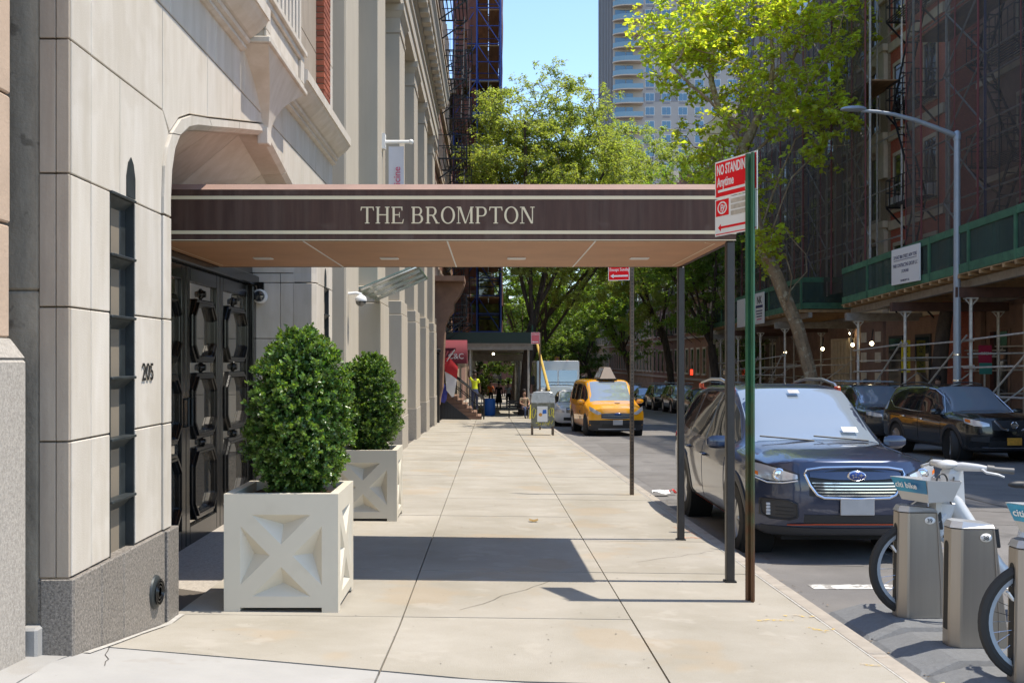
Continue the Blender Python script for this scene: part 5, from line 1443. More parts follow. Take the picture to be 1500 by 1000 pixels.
# --- honey locust by the left kerb
def locust(label, x, y, h, w, seed, leaf, n_leaf, split=.32, lean=0., group='street trees beyond the canopy', nc=150, off=(0,0), ls=.15, bark=None, r0=.24, low=.30):
    g = random.Random(seed)
    z0 = -SL*y - .1
    b = Vector((x, y, z0))
    sp = b + Vector((lean, 0, h*split))
    sk = [[tuple(b), tuple(b + Vector((lean*.3,0,h*split*.5))), tuple(sp)]]
    nl = 6
    for k in range(nl):
        a = 2*math.pi*k/nl + g.uniform(-.4,.4); rr_ = w*g.uniform(.28,.5)
        top = sp + Vector((math.cos(a)*rr_+off[0], math.sin(a)*rr_+off[1], h*g.uniform(.33,.55)))
        mid = sp.lerp(top, .5) + Vector((math.cos(a)*rr_*.12, math.sin(a)*rr_*.12, h*.02))
        sk.append([tuple(sp - Vector((0,0,h*.03*k/2))), tuple(mid), tuple(top)])
    cz = z0 + h*(low + (1-low)/2); rzv = h*(1-low)/2*.92
    cl = ell(g, nc, (x+lean+off[0], y+off[1], cz), (w/2, w/2, rzv), .5)
    # a flattish, layered outline: thin the lower outside
    cl = [c for c in cl if not (c[2] < cz - rzv*.45 and math.hypot(c[0]-x, c[1]-y) > w*.36 and g.random() < .6)]
    return tree('street_tree', label, group, sk, cl, r0, bark or m_dkbark, leaf, seed, n_leaf, ls, .46, .44, .55, .35, twig=.010, minr=.014)
locust('tall feathery locust tree by the left kerb, its trunk beside the scaffold shed', 1.75, 52.5, 18.6, 8.6, 21, m_loc_leaf, 90000, .28, .5, nc=330, off=(.6,0), low=.34, r0=.27, ls=.16)
locust('spreading locust tree over the middle of the street', 2.0, 66, 19.6, 10.5, 22, m_loc_leaf, 80000, .3, 1.6, nc=300, off=(2.8,0), low=.28, ls=.18)
locust('green locust tree behind the yellow taxi', 12.9, 72, 20.5, 11, 23, m_loc_leaf, 70000, .3, -.8, nc=260, off=(-1.8,0), low=.22, ls=.19)
locust('broad green tree on the right kerb behind the parked cars', 12.9, 58, 15.5, 8.4, 24, m_loc_leaf2, 52000, .3, -.4, nc=180, off=(-1.0,0), low=.24, ls=.17)
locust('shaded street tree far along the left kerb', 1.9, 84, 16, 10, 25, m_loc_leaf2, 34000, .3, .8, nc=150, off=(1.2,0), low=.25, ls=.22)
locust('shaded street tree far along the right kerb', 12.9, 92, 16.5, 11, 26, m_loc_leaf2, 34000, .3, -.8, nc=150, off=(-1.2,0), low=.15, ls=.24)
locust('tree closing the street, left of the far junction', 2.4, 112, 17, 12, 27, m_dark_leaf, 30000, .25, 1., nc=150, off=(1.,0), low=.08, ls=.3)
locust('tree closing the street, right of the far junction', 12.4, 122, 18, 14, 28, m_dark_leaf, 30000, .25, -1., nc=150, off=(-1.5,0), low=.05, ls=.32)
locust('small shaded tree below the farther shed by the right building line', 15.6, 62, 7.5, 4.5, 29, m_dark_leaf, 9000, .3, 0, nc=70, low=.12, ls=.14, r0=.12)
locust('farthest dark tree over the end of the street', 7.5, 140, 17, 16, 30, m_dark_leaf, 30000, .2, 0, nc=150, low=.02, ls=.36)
# bare rough trunk behind the black car, its crown above the shed roof
tb = thing('rough_tree_trunk', 'rough dark tree trunk rising beside the lamp post under the nearer shed', 'tree', (14.2, 32.5, fz(0, 32.5)))
MB().tube([(14.2,32.5,fz(0,32.5)-.1),(14.2,32.5,-.2),(14.3,32.55,1.3),(14.45,32.6,2.6),(14.6,32.6,3.35)], [.36,.28,.24,.22,.2], 10).build('trunk', m_dkbark, tb)

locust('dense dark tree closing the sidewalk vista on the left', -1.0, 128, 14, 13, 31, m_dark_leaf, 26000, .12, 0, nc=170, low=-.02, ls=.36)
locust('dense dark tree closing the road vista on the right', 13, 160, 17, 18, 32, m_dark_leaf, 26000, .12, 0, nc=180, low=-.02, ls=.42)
# ================================================================== vehicles
def paint(name, col, metal=.0, rough=.22):
    return M(name, col, rough, metal=metal, coat=1., var=.04, scale=1.5)
p_navy = paint('dark blue grey car paint', (.034,.046,.088), .5, .28)
p_black = paint('black car paint', (.010,.011,.012), .2)
p_char = paint('charcoal car paint', (.05,.052,.055), .4)
p_yellow = paint('taxi yellow paint', (.82,.36,.006), 0, .3)
p_white = paint('white car paint', (.75,.75,.74), 0, .3)
p_blue = paint('dark blue car paint', (.02,.03,.06), .3)
m_clad = M('dark grey plastic cladding', (.035,.036,.04), .5)
m_wind = M('windscreen glass', (.30,.35,.40), .025, metal=.34, spec=1., ior=1.6)
m_tint = M('tinted side glass', (.012,.014,.016), .03, spec=1., ior=1.6)
m_lens = M('lamp lens', (.60,.61,.63), .10, metal=.35, spec=1., ior=1.6)
m_lampdark = M('lamp housing', (.05,.05,.055), .15, metal=.5)
m_amber = M('amber lens', (.75,.18,.02), .2)
m_redlens = M('red tail lens', (.45,.015,.015), .15, spec=.8)
m_plate = M('blurred grey plate', (.42,.40,.38), .5, var=.08, scale=8)
m_alloy = M('alloy wheel', (.45,.45,.45), .3, metal=.9)
m_wheel_gap = M('dark gap of wheel', (.02,.02,.02), .6)
m_orange = M('orange trim', (.55,.07,.015), .4)
m_under = M('underbody black', (.008,.008,.008), .9)
def pch(xs, ys):
    xs, ys = np.array(xs, float), np.array(ys, float)
    h = np.diff(xs); d = np.diff(ys) / h; m = np.zeros_like(ys)
    for i in range(1, len(xs)-1):
        if d[i-1]*d[i] > 0: w1, w2 = 2*h[i]+h[i-1], h[i]+2*h[i-1]; m[i] = (w1+w2)/(w1/d[i-1]+w2/d[i])
    m[0], m[-1] = d[0], d[-1]
    def f(x):
        x = min(max(x, xs[0]), xs[-1]); i = min(int(np.searchsorted(xs, x, side='right'))-1, len(xs)-2)
        t = (x-xs[i])/h[i]
        return (2*t**3-3*t*t+1)*ys[i] + (t**3-2*t*t+t)*h[i]*m[i] + (-2*t**3+3*t*t)*ys[i+1] + (t**3-t*t)*h[i]*m[i+1]
    return f
class Car:
    """body lofted along x (nose at xf, tail at xr); K: ring key curves [(x, value), ...]"""
    def __init__(s, K, xf, xr, nose, tail, wheels, R_arch):
        s.k = {n: pch([p[0] for p in v], [p[1] for p in v]) for n, v in K.items()}
        s.xf, s.xr, s.nose, s.tail, s.wheels, s.Ra = xf, xr, nose, tail, wheels, R_arch
    def ring(s, x):
        k = {n: f(x) for n, f in s.k.items()}
        p = [(0, k['zb']), (k['w']*.80, k['zb']), (k['w']*.955, k['zb']+.06), (k['w']*.985, k['zb']+.22), (k['w'], k['zm']), (k['w']*.99, k['zs']-.08), (k['wb'], k['zs']), (k['wr'], k['zr']), (k['wr']*.80, k['zt']-.012), (k['wr']*.4, k['zt']-.002), (0, k['zt'])]
        for it in range(2):
            q = [p[0]]
            for a, b in zip(p, p[1:]):
                q += [(a[0]*.78+b[0]*.22, a[1]*.78+b[1]*.22), (a[0]*.22+b[0]*.78, a[1]*.22+b[1]*.78)]
            q.append(p[-1]); p = q
        return p
    def F(s, y, z):
        a, n, zt = s.nose; W = s.k['w'](0); return s.xf - a*(min(1.1, abs(y)/W))**n - zt(z)
    def B(s, y, z):
        a, n, zt = s.tail; W = s.k['w'](0); return s.xr + a*(min(1.1, abs(y)/W))**n + zt(z)
    def W(s, x, z):
        r_ = s.ring(x); best = None
        for a, b in zip(r_, r_[1:]):
            if (a[1]-z)*(b[1]-z) <= 0 and abs(b[1]-a[1]) > 1e-6:
                y = a[0] + (b[0]-a[0])*(z-a[1])/(b[1]-a[1])
                if best is None or y > best: best = y
        return best if best is not None else r_[-6][0]
    def wx(s, x, y, z):          # clamp a point to the rounded nose and tail
        return (max(min(x, s.F(y, z)), s.B(y, z)), y, z)
    def body(s, mat_rule, n=96):
        mb = MB(); xs = [s.xr + (s.xf - s.xr)*i/n for i in range(n+1)]
        rings = []
        for x in xs:
            h = s.ring(x); full = [(-y, z) for y, z in h[:0:-1]] + h      # from top centre, down left... closed loop
            rings.append([s.wx(x, y, z) for y, z in full])
        nr = len(rings[0])
        def drop(c):
            for xw, zw in s.wheels:
                if (c[0]-xw)**2 + (c[2]-zw)**2 < s.Ra**2 and abs(c[1]) > .5: return True
            return False
        o = len(mb.v); 
        for r_ in rings: mb.v += r_
        for i in range(n):
            for j in range(nr-1):
                q = (o+i*nr+j, o+i*nr+j+1, o+(i+1)*nr+j+1, o+(i+1)*nr+j)
                c = np.mean([mb.v[k] for k in q], axis=0)
                if drop(c): continue
                mb.f.append(q); mb.m.append(mat_rule(c)); mb.sm.append(True)
        for end in (0, n):                                  # caps shaped by the nose and tail curves
            h = s.ring(xs[end]); full = [(-y, z) for y, z in h[:0:-1]] + h
            zc = .62; rows = []
            for t in (1, .93, .8, .6, .4, .2, 0.02):
                row = []
                for y, z in full:
                    yy, zz = y*t, zc + (z-zc)*t
                    row.append(((s.F if end else s.B)(yy, zz), yy, zz))
                rows.append(row)
            o = len(mb.v); nc = len(rows[0])
            for r_ in rows: mb.v += r_
            for i in range(len(rows)-1):
                for j in range(nc-1):
                    q = (o+i*nc+j, o+i*nc+j+1, o+(i+1)*nc+j+1, o+(i+1)*nc+j)
                    mb.f.append(q); mb.m.append(mat_rule(np.mean([mb.v[k] for k in q], axis=0))); mb.sm.append(True)
        return mb
    def side(s, top, bot, off, sgn, n=14, m=6, th=.006, mat=0):
        """a panel on the flank between two lines [(x,z),...] of equal length (top and bottom)"""
        tx = np.linspace(0, 1, n+1); P = lambda L_, t: (np.interp(t, np.linspace(0,1,len(L_)), [p[0] for p in L_]), np.interp(t, np.linspace(0,1,len(L_)), [p[1] for p in L_]))
        rows = []
        for j in range(m+1):
            v = j/m; row = []
            for t in tx:
                a, b = P(bot, t), P(top, t); x, z = a[0]+(b[0]-a[0])*v, a[1]+(b[1]-a[1])*v
                y = s.W(x, z) + off; p = s.wx(x, y, z); row.append((p[0], sgn*p[1], p[2]))
            rows.append(row)
        return s._shell(rows, th, (0, -sgn, 0), mat)
    def front(s, ys, lo, hi, off, n=16, m=6, th=.02, rear=False, mat=0, both=False):
        """a panel on the nose (or tail): z between lo and hi, each a list of heights spread over ys[0]..ys[1]"""
        rows = []
        for j in range(m+1):
            row = []
            for i in range(n+1):
                t = i/n; y = ys[0] + (ys[1]-ys[0])*t
                a, b = np.interp(t, np.linspace(0,1,len(lo)), lo), np.interp(t, np.linspace(0,1,len(hi)), hi)
                z = a + (b-a)*j/m
                row.append(((s.B(y,z)-off if rear else s.F(y,z)+off), y, z))
            rows.append(row)
        return s._shell(rows, th, ((1 if rear else -1), 0, 0), mat)
    def _shell(s, rows, th, d, mat):
        mb = MB(); mb.grid(rows, mat)
        ring = rows[0] + [r_[-1] for r_ in rows[1:-1]] + rows[-1][::-1] + [r_[0] for r_ in rows[-2:0:-1]]
        k = len(ring); o = len(mb.v); mb.v += ring + [(p[0]+d[0]*th, p[1]+d[1]*th, p[2]+d[2]*th) for p in ring]
        for i in range(k):
            j = (i+1) % k; mb.f.append((o+i, o+j, o+k+j, o+k+i)); mb.m.append(mat); mb.sm.append(False)
        return mb
    def top(s, x0, x1, f0, f1, off, n=12, m=14, mat=0):
        """windscreen / rear window: over the ring's top part between x0 and x1 (lower, upper), side fractions f0, f1 of the roof half-width"""
        rows = []
        for i in range(n+1):
            x = x0 + (x1-x0)*i/n; f = f0 + (f1-f0)*i/n
            h = s.ring(x); yr = s.k['wr'](x)
            row = []
            ytop = [p for p in h if p[1] >= s.k['zr'](x) - .12]
            ya = sorted([(p[0], p[1]) for p in ytop])
            for j in range(m+1):
                y = -f*yr + 2*f*yr*j/m
                z = np.interp(abs(y), [p[0] for p in ya], [p[1] for p in ya])
                row.append((x, y, z + off))
            rows.append(row)
        return s._shell(rows, .02, (0,0,-1), mat)
def make_wheel(parent, x, y, r_, w, sgn, spokes, rimm, turn=0., style=0):
    e = bpy.data.objects.new('wheel', None)
    tire = [(r_*.62, -w/2), (r_*.72, -w/2), (r_*.93, -w/2*.92), (r_, -w/2*.6), (r_, w/2*.6), (r_*.93, w/2*.92), (r_*.72, w/2), (r_*.62, w/2)]
    mb = MB().lathe(tire, axis='y', n=36, closed=True)
    me = mb.mesh('wheel', m_tyre)
    o = bpy.data.objects.new('wheel', me); COL.objects.link(o); o.parent = parent; o.location = (x, y, r_); o.rotation_euler = (0, 0, turn)
    q = MB(); s = sgn; ro = r_*.66
    q.lathe([(ro, s*w*.48), (ro*.97, s*w*.50), (ro*.90, s*w*.42), (ro*.90, s*w*.20)], axis='y', n=36)
    q.lathe([(r_*.13, s*w*.30), (r_*.13, s*w*.45), (r_*.10, s*w*.47), (0, s*w*.47)], axis='y', n=16)
    for k in range(spokes):
        a = 2*math.pi*k/spokes
        for da in ((-.14, .14) if style else (0,)):
            c1, s1 = math.cos(a+da*.3), math.sin(a+da*.3); c2, s2 = math.cos(a+da), math.sin(a+da)
            q.bar((r_*.10*c1, s*w*.41, r_*.10*s1), (ro*.93*c2, s*w*.46, ro*.93*s2), .05 if not style else .032, .03, up=(0,1,0))
    q.build('rim', rimm, o, world=False, bevel=0)
    MB().lathe([(ro*.95, s*w*.12), (0, s*w*.12)], axis='y', n=24).build('wheel_gap_disc', m_wheel_gap, o, world=False)  # near-black disc stands in for the shade between the spokes
    return o
def arches(c, parent, R0, R1, off, mat):
    for xw, zw in c.wheels:
        for sg in (-1, 1):
            rows = []
            for j in range(25):
                a = R(-12 + 204*j/24); row = []
                for rr_, dy in ((R0, -.05), (R0, off), ((R0+R1)/2, off+.006), (R1, off), (R1, -.02)):
                    x, z = xw + rr_*math.cos(a), zw + rr_*math.sin(a)
                    z = max(z, c.k['zb'](x) + .01)
                    p = c.wx(x, c.W(x, z), z); row.append((p[0], sg*(p[1] + dy), p[2]))
                rows.append(row)
            MB().grid(rows).build('wheel_arch', mat, parent, world=False)
            MB().lathe([(R0+.03, -.14), (R0+.03, .14)], (xw, sg*(c.W(xw, zw+R0)-.16), zw), 'y', 24).build('wheel_well', m_under, parent, world=False)
def suv(name, label, pnt, spec, loc, rz, group=None):
    """spec 'forester', 'crossover' or 'sedan': proportions only"""
    t = thing(name, label, 'car', loc, rz, group)
    P = t; rw = spec['rw']; xw = (spec['wb']/2 + spec['wx'], -spec['wb']/2 + spec['wx'])
    c = Car(spec['K'], spec['xf'], spec['xr'], spec['nose'], spec['tail'], [(xw[0], rw), (xw[1], rw)], rw + .055)
    cz = spec['clad']
    rule = lambda q: 1 if (q[2] < cz) else 0
    body = c.body(rule).build('body', [pnt, m_clad if spec.get('clad_plastic', 1) else pnt], P, world=False, fixn=True)
    MB().box(spec['xr']+.25, spec['xf']-.25, -.62, .62, .24, .6).build('underbody', m_under, P, world=False)
    hw = spec['hw']
    arches(c, P, rw+.045, rw+.045+spec['arch'], .012, m_clad if spec.get('clad_plastic', 1) else pnt)
    for x, tn_ in ((xw[0], spec.get('turn', 0)), (xw[1], 0)):
        for sg in (-1, 1): make_wheel(P, x, sg*(hw-.115), rw, .215, sg, spec['spokes'], spec.get('rim', m_alloy), tn_ if x > 0 else 0, spec.get('style', 0))
    # glass
    c.top(*spec['ws'], .004).build('windscreen', m_wind, P, world=False)
    if 'rg' in spec: c.top(*spec['rg'], .004).build('rear_window', m_tint, P, world=False)
    for sg in (-1, 1):
        for wdw in spec['win']:
            c.side(wdw[0], wdw[1], .004, sg, 10, 5, .012).build('side_window', m_tint, P, world=False)
        for k, d in enumerate(spec['doors']):
            dr = c.side(d[0], d[1], .0055, sg, 12, 8, .014).build('door', pnt, P, world=False)
            hx, hz = d[2]
            y = c.W(hx, hz); MB().tube([(hx+.09, sg*(y+.012), hz), (hx+.07, sg*(y+.038), hz), (hx-.07, sg*(y+.038), hz), (hx-.09, sg*(y+.012), hz)], .014, 6).build('handle', spec.get('handle', pnt), dr, world=False)
        if spec.get('belt'):
            L_ = spec['belt']; pts = []
            for x, z in L_: pts.append((x, sg*(c.W(x, z)+.008), z))
            MB().tube(pts, .009, 5).build('window_trim', m_chrome, P, world=False)
        # mirrors
        mx, mz = spec['mir']; y = c.W(mx, mz)
        rows = []
        for a_, s_ in ((-.02,.5),(.03,.95),(.10,1),(.17,.9),(.215,.45)):
            rows.append([(mx + .02 - .02*math.cos(k*.785) + .055*s_*math.cos(2*math.pi*k/10), sg*(y + .02 + a_), mz + .04 + .075*s_*math.sin(2*math.pi*k/10)) for k in range(10)])
        mb = MB().grid(rows, closed=True); mb.add(rows[0], [tuple(range(10))]); mb.add(rows[-1], [tuple(range(10))])
        mi_ = mb.build('mirror', pnt, P, world=False)
        MB().box(mx-.062, mx-.055, min(sg*(y+.04), sg*(y+.20)), max(sg*(y+.04), sg*(y+.20)), mz-.01, mz+.09).build('mirror_glass', m_wind, mi_, world=False)
    for zz, w_ in ((spec['plate'], .155),):
        MB().box(c.F(0, zz)+.012, c.F(0, zz)+.03, -w_, w_, zz-.078, zz+.078).build('number_plate', spec.get('plate_m', m_plate), P, world=False, bevel=.003)
    return t, c
LIFT = .075
zt_suv0 = pch([.2,.35,.55,.75,.9,1.05,1.3], [.10,.03,.0,.015,.07,.16,.4])
zt_suv = pch([.275,.425,.625,.825,.975,1.125,1.375], [.10,.03,.0,.015,.07,.16,.4])
zr_suv = pch([.2,.4,.6,.9,1.1,1.6], [.10,.02,.0,.03,.10,.42])
SUV = dict(
    K=dict(zb=[(-2.35,.34),(-1.9,.25),(1.9,.26),(2.35,.325)], w=[(-2.35,.84),(-1.6,.905),(0,.91),(1.5,.90),(2.0,.87),(2.35,.83)], zm=[(-2.35,.72),(2.35,.66)],
           zs=[(-2.35,1.04),(-1,1.02),(.5,.985),(1.05,.97),(1.6,.98),(2.2,.925),(2.35,.885)], wb=[(-2.35,.80),(-1.5,.855),(0,.865),(1.0,.86),(1.6,.80),(2.2,.74),(2.35,.70)],
           wr=[(-2.35,.60),(-1.9,.625),(-.5,.64),(.2,.63),(.62,.645),(1.15,.70),(1.6,.66),(2.2,.60),(2.35,.56)],
           zr=[(-2.35,1.15),(-2.18,1.36),(-1.95,1.51),(-1.0,1.595),(-.2,1.605),(.15,1.575),(.62,1.345),(1.12,1.055),(1.6,1.035),(2.1,.985),(2.35,.935)],
           zt=[(-2.35,1.18),(-2.18,1.40),(-1.95,1.56),(-1.0,1.645),(-.2,1.655),(.15,1.62),(.62,1.395),(1.12,1.095),(1.6,1.085),(2.1,1.025),(2.35,.965)]),
    xf=2.32, xr=-2.30, nose=(.40, 3.2, zt_suv), tail=(.22, 3.0, zr_suv), wb=2.67, wx=.03, rw=.345, hw=.905, arch=.085, clad=.36, spokes=5, style=1,
    ws=(1.08,.20,.97,.93), rg=(-2.20,-1.98,.95,.90),
    win=[([(.93,1.10),(.55,1.37),(.20,1.53),(-.12,1.555)], [(.90,1.03),(.55,1.03),(.20,1.035),(-.12,1.04)]), ([(-.20,1.555),(-.6,1.56),(-1.0,1.54)], [(-.20,1.04),(-.6,1.045),(-1.03,1.055)]), ([(-1.08,1.53),(-1.45,1.47),(-1.72,1.36)], [(-1.11,1.06),(-1.5,1.09),(-1.78,1.16)])],
    doors=[([(.92,.99),(.4,1.0),(-.14,1.005)], [(.90,.36),(.4,.35),(-.14,.35)], (-.02,.86)), ([(-.17,1.005),(-.7,1.01),(-1.05,1.02)], [(-.17,.35),(-.6,.35),(-.92,.40)], (-.92,.88))],
    mir=(.80,1.02), plate=.585)
ST = dict(SUV)
def lift(t, dz=LIFT):
    for o in list(t.children):
        if o.name.split('.')[0] in ('grille_back','grille_surround','headlight','bumper_pocket','lower_intake','orange_trim','bumper_chin','amber_corner','grille_v','badge_ring','badge_bar','bumper_strip','grille','grille_bar'): o.location.z += dz
F1, fc = suv('parked_suv', 'dark blue grey SUV with orange trim parked at the kerb behind the bike docks', p_navy, dict(ST, rim=m_alloy, turn=.0), (3.37, 11.72, rz(11.72) + .0), -math.pi/2)
fc.nose = (fc.nose[0], fc.nose[1], zt_suv0)
def fb(nm, mb, m, par=None, bevel=0): return mb.build(nm, m, par or F1, world=False, bevel=bevel)
# grille: hexagon surround, wings bar with oval badge, slats
gw = .42
fb('grille_back', fc.front((-gw, gw), [.60,.585,.585,.60], [.80,.845,.845,.80], .004, th=.02), m_plastic)
gr = fb('grille_surround', MB().tube([(fc.F(y,z)+.02, y, z) for y, z in [(-.46,.80),(-.44,.84),(-.30,.862),(0,.868),(.30,.862),(.44,.84),(.46,.80),(.42,.70),(.36,.615),(.30,.588),(0,.580),(-.30,.588),(-.36,.615),(-.42,.70),(-.46,.80)]], .0125, 6), m_chrome)
for k in range(5):
    z = .605 + k*.028; w_ = .345 + k*.014
    fb('grille_slat', fc.front((-w_, w_), [z], [z+.011], .020, 12, 1, .012), m_chrome, gr)
fb('grille_wing', fc.front((-.42, .42), [.775,.755,.752,.755,.775], [.815,.825,.828,.825,.815], .026, 14, 2, .02), p_navy, gr)
bd = fb('badge', MB().lathe([(0,.004),(.9,.003),(1,-.006)], n=24), m_chrome, gr)
fx = fc.F(0, .79)
bd.matrix_basis = Matrix.Translation((fx+.036, 0, .79)) @ Matrix(((0,0,1,0),(.088,0,0,0),(0,.050,0,0),(0,0,0,1)))
bo = fb('badge_field', MB().lathe([(0,.004),(.9,.003),(1,-.004)], n=24), M('badge blue', (.02,.05,.22), .2), gr)
bo.matrix_basis = Matrix.Translation((fx+.0405, 0, .79)) @ Matrix(((0,0,1,0),(.076,0,0,0),(0,.040,0,0),(0,0,0,1)))
def star(c_, r_, x):
    return [(x, c_[0] + r_*(1 if k % 2 == 0 else .38)*math.sin(k*math.pi/4)*1.25, c_[1] + r_*(1 if k % 2 == 0 else .38)*math.cos(k*math.pi/4)) for k in range(8)]
for cy, cz, r_ in ((.035,.797,.022),(-.012,.808,.012),(-.04,.797,.012),(-.012,.782,.012),(.012,.775,.011),(-.035,.777,.011)):
    fb('badge_star', MB().add(star((cy, cz), r_, fx+.0465), [tuple(range(8))]), m_chrome, gr)
for sg in (-1, 1):
    # headlamp: dark housing, clear lens with projector ring, amber corner
    ys = (sg*.50, sg*.885)
    hl = fb('headlight', fc.front(ys, [.745,.715,.705,.72,.78], [.80,.83,.86,.89,.92], .008, 16, 6, .03), m_lampdark)
    fb('lamp_lens', fc.front((sg*.52, sg*.865), [.755,.735,.725,.735,.765], [.79,.815,.845,.87,.885], .0125, 10, 4, .003), m_lens, hl)
    fb('lamp_corner', fc.front((sg*.825, sg*.872), [.765,.785], [.80,.815], .0125, 5, 3, .003), m_amber, hl)
    pc = (fc.F(sg*.67,.79)+.008, sg*.67, .788)
    fb('lamp_ring', MB().lathe([(.052,-.02),(.058,.012),(.046,.02),(.036,.008),(.02,.012),(0,.014)], pc, 'x', 20), m_chrome, hl)
    fb('lamp_trim', MB().tube([(fc.F(sg*y,z)+.014, sg*y, z) for y, z in ((.52,.735),(.64,.712),(.76,.708),(.85,.745))], .007, 5), m_lens, hl)
    # lower bumper pocket with fog lamp
    fg_ = fb('bumper_pocket', fc.front((sg*.52, sg*.82), [.40,.37,.40], [.53,.56,.555], .006, 12, 4, .03), m_clad)
    fb('pocket_frame', MB().tube([(fc.F(sg*y,z)+.012, sg*y, z) for y, z in ((.52,.40),(.53,.52),(.60,.552),(.80,.553),(.82,.52),(.80,.41),(.74,.378),(.58,.375),(.52,.40))], .011, 6), m_plastic, fg_)
    for k in range(4): fb('fog_lamp', MB().box(fc.F(sg*.75,.46)+.006, fc.F(sg*.75,.46)+.022, min(sg*.735,sg*.775), max(sg*.735,sg*.775), .405+k*.03, .43+k*.03), m_lens, fg_, .003)
    for k in range(3): fb('pocket_fin', fc.front((sg*.55, sg*.70), [.41+k*.035], [.418+k*.035], .012, 5, 1, .01), m_plastic, fg_)
    # roof rails with orange feet
    pts = [(.05,1.58),(-.05,1.65),(-.5,1.70),(-1.1,1.695),(-1.6,1.645),(-1.72,1.57)]
    rl = fb('roof_rail', MB().tube([(x, sg*.60, z) for x, z in pts], .018, 8), m_alloy)
    for x in (.03, -1.66): fb('rail_foot', MB().box(x-.06, x+.06, sg*.60-.022, sg*.60+.022, 1.565, 1.63), m_orange, rl, .01)
    fb('sill_trim', fc.side([(.85,.30),(-.85,.30)], [(.85,.275),(-.85,.275)], .012, sg, 8, 1, .01), m_orange)
    fb('tail_light', fc.side([(-2.05,1.12),(-2.28,1.14)], [(-2.0,.92),(-2.28,.92)], .008, sg, 6, 4, .012), m_redlens)
    fb('wiper', MB().tube([(1.13, sg*.28+.27, 1.095),(1.075, sg*.28-.28, 1.14)], .009, 5), m_plastic)
    fb('hood_crease', fc.top(1.2, 2.0, .01, .01, .0025, 2, 1), p_navy) if sg > 0 else None
fb('lower_intake', fc.front((-.46, .46), [.345,.345,.345,.345], [.425,.43,.43,.425], .006, 14, 4, .02), m_plastic)
fb('orange_trim', fc.front((-.60, .60), [.318,.333,.336,.336,.333,.318], [.325,.342,.345,.345,.342,.325], .016, 14, 1, .01), m_orange)
fb('bumper_chin', fc.front((-.8, .8), [.26,.25,.25,.26], [.30,.30,.30,.30], .010, 16, 2, .02), m_clad)
fb('windscreen_sticker', MB().add([(.98,.50,1.175),(.98,.34,1.178),(.91,.34,1.225),(.91,.50,1.222)], [(0,1,2,3)]), m_white)
fb('mirror_mount', MB().add([(.33,-.06,1.60),(.33,.06,1.60),(.40,.06,1.565),(.40,-.06,1.565)], [(0,1,2,3)]), m_plate)
fb('sunroof', fc.top(-.9, -.15, .72, .72, .004), m_tint)
lift(F1)
# --- black crossover across the street, heading the same way, its front wheels turned
CX = dict(SUV)
CXs = dict(CX, rim=m_alloy, spokes=5, style=0, turn=-.38, handle=m_chrome, plate_m=M('amber plate', (.70,.36,.05), .5, var=.2, scale=25), plate=.50,
           belt=[(.93,1.05),(.55,1.395),(.18,1.545),(-.3,1.575),(-1.0,1.555),(-1.45,1.48),(-1.80,1.36),(-1.86,1.22),(-1.5,1.075),(-.6,1.03),(.9,1.015)])
C1, cc = suv('parked_suv', 'black crossover SUV with chrome window trim and turned front wheels across the street', p_black, CXs, (10.95, 23.9, rz(23.9)), -math.pi/2 + .05)
cc.nose = (cc.nose[0], cc.nose[1], zt_suv0)
def cb_(nm, mb, m, par=None): return mb.build(nm, m, par or C1, world=False)
for sg in (-1, 1):
    cb_('headlight', cc.front((sg*.50, sg*.88), [.745,.73,.74,.80], [.80,.84,.875,.91], .008, 12, 4, .02), m_lens)
    cb_('amber_corner', cc.front((sg*.80, sg*.87), [.80,.83], [.87,.89], .013, 4, 2, .01), m_amber)
    cb_('bumper_pocket', cc.front((sg*.50, sg*.80), [.40,.42], [.52,.50], .006, 8, 3, .02), m_clad)
    cb_('grille_v', MB().tube([(cc.F(sg*y,z)+.015, sg*y, z) for y, z in ((.40,.86),(.28,.70),(.14,.655))], [.032,.032,.02], 6), m_chrome)
    cb_('roof_rail', MB().tube([(x, sg*.60, z) for x, z in ((-.1,1.64),(-.5,1.685),(-1.1,1.675),(-1.7,1.60))], .018, 6), m_plastic)
    cb_('tail_light', cc.side([(-1.98,1.20),(-2.2,1.22)], [(-1.92,1.0),(-2.2,.98)], .008, sg, 6, 4, .012), m_lens)
cb_('grille_back', cc.front((-.45,.45), [.66,.64,.66], [.86,.87,.86], .005, 12, 3, .02), m_plastic)
bg = cb_('badge_ring', MB().lathe([(.062,0),(.07,.01),(.078,0)], (cc.F(0,.77)+.02, 0, .77), 'x', 20), m_chrome)
cb_('badge_bar', MB().box(cc.F(0,.77)+.018, cc.F(0,.77)+.032, -.09, .09, .757, .783), m_chrome)
cb_('lower_intake', cc.front((-.5,.5), [.30,.29,.30], [.43,.44,.43], .006, 12, 3, .02), m_plastic)
cb_('bumper_strip', cc.front((-.62,.62), [.275], [.295], .012, 12, 1, .01), m_chrome)
lift(C1)
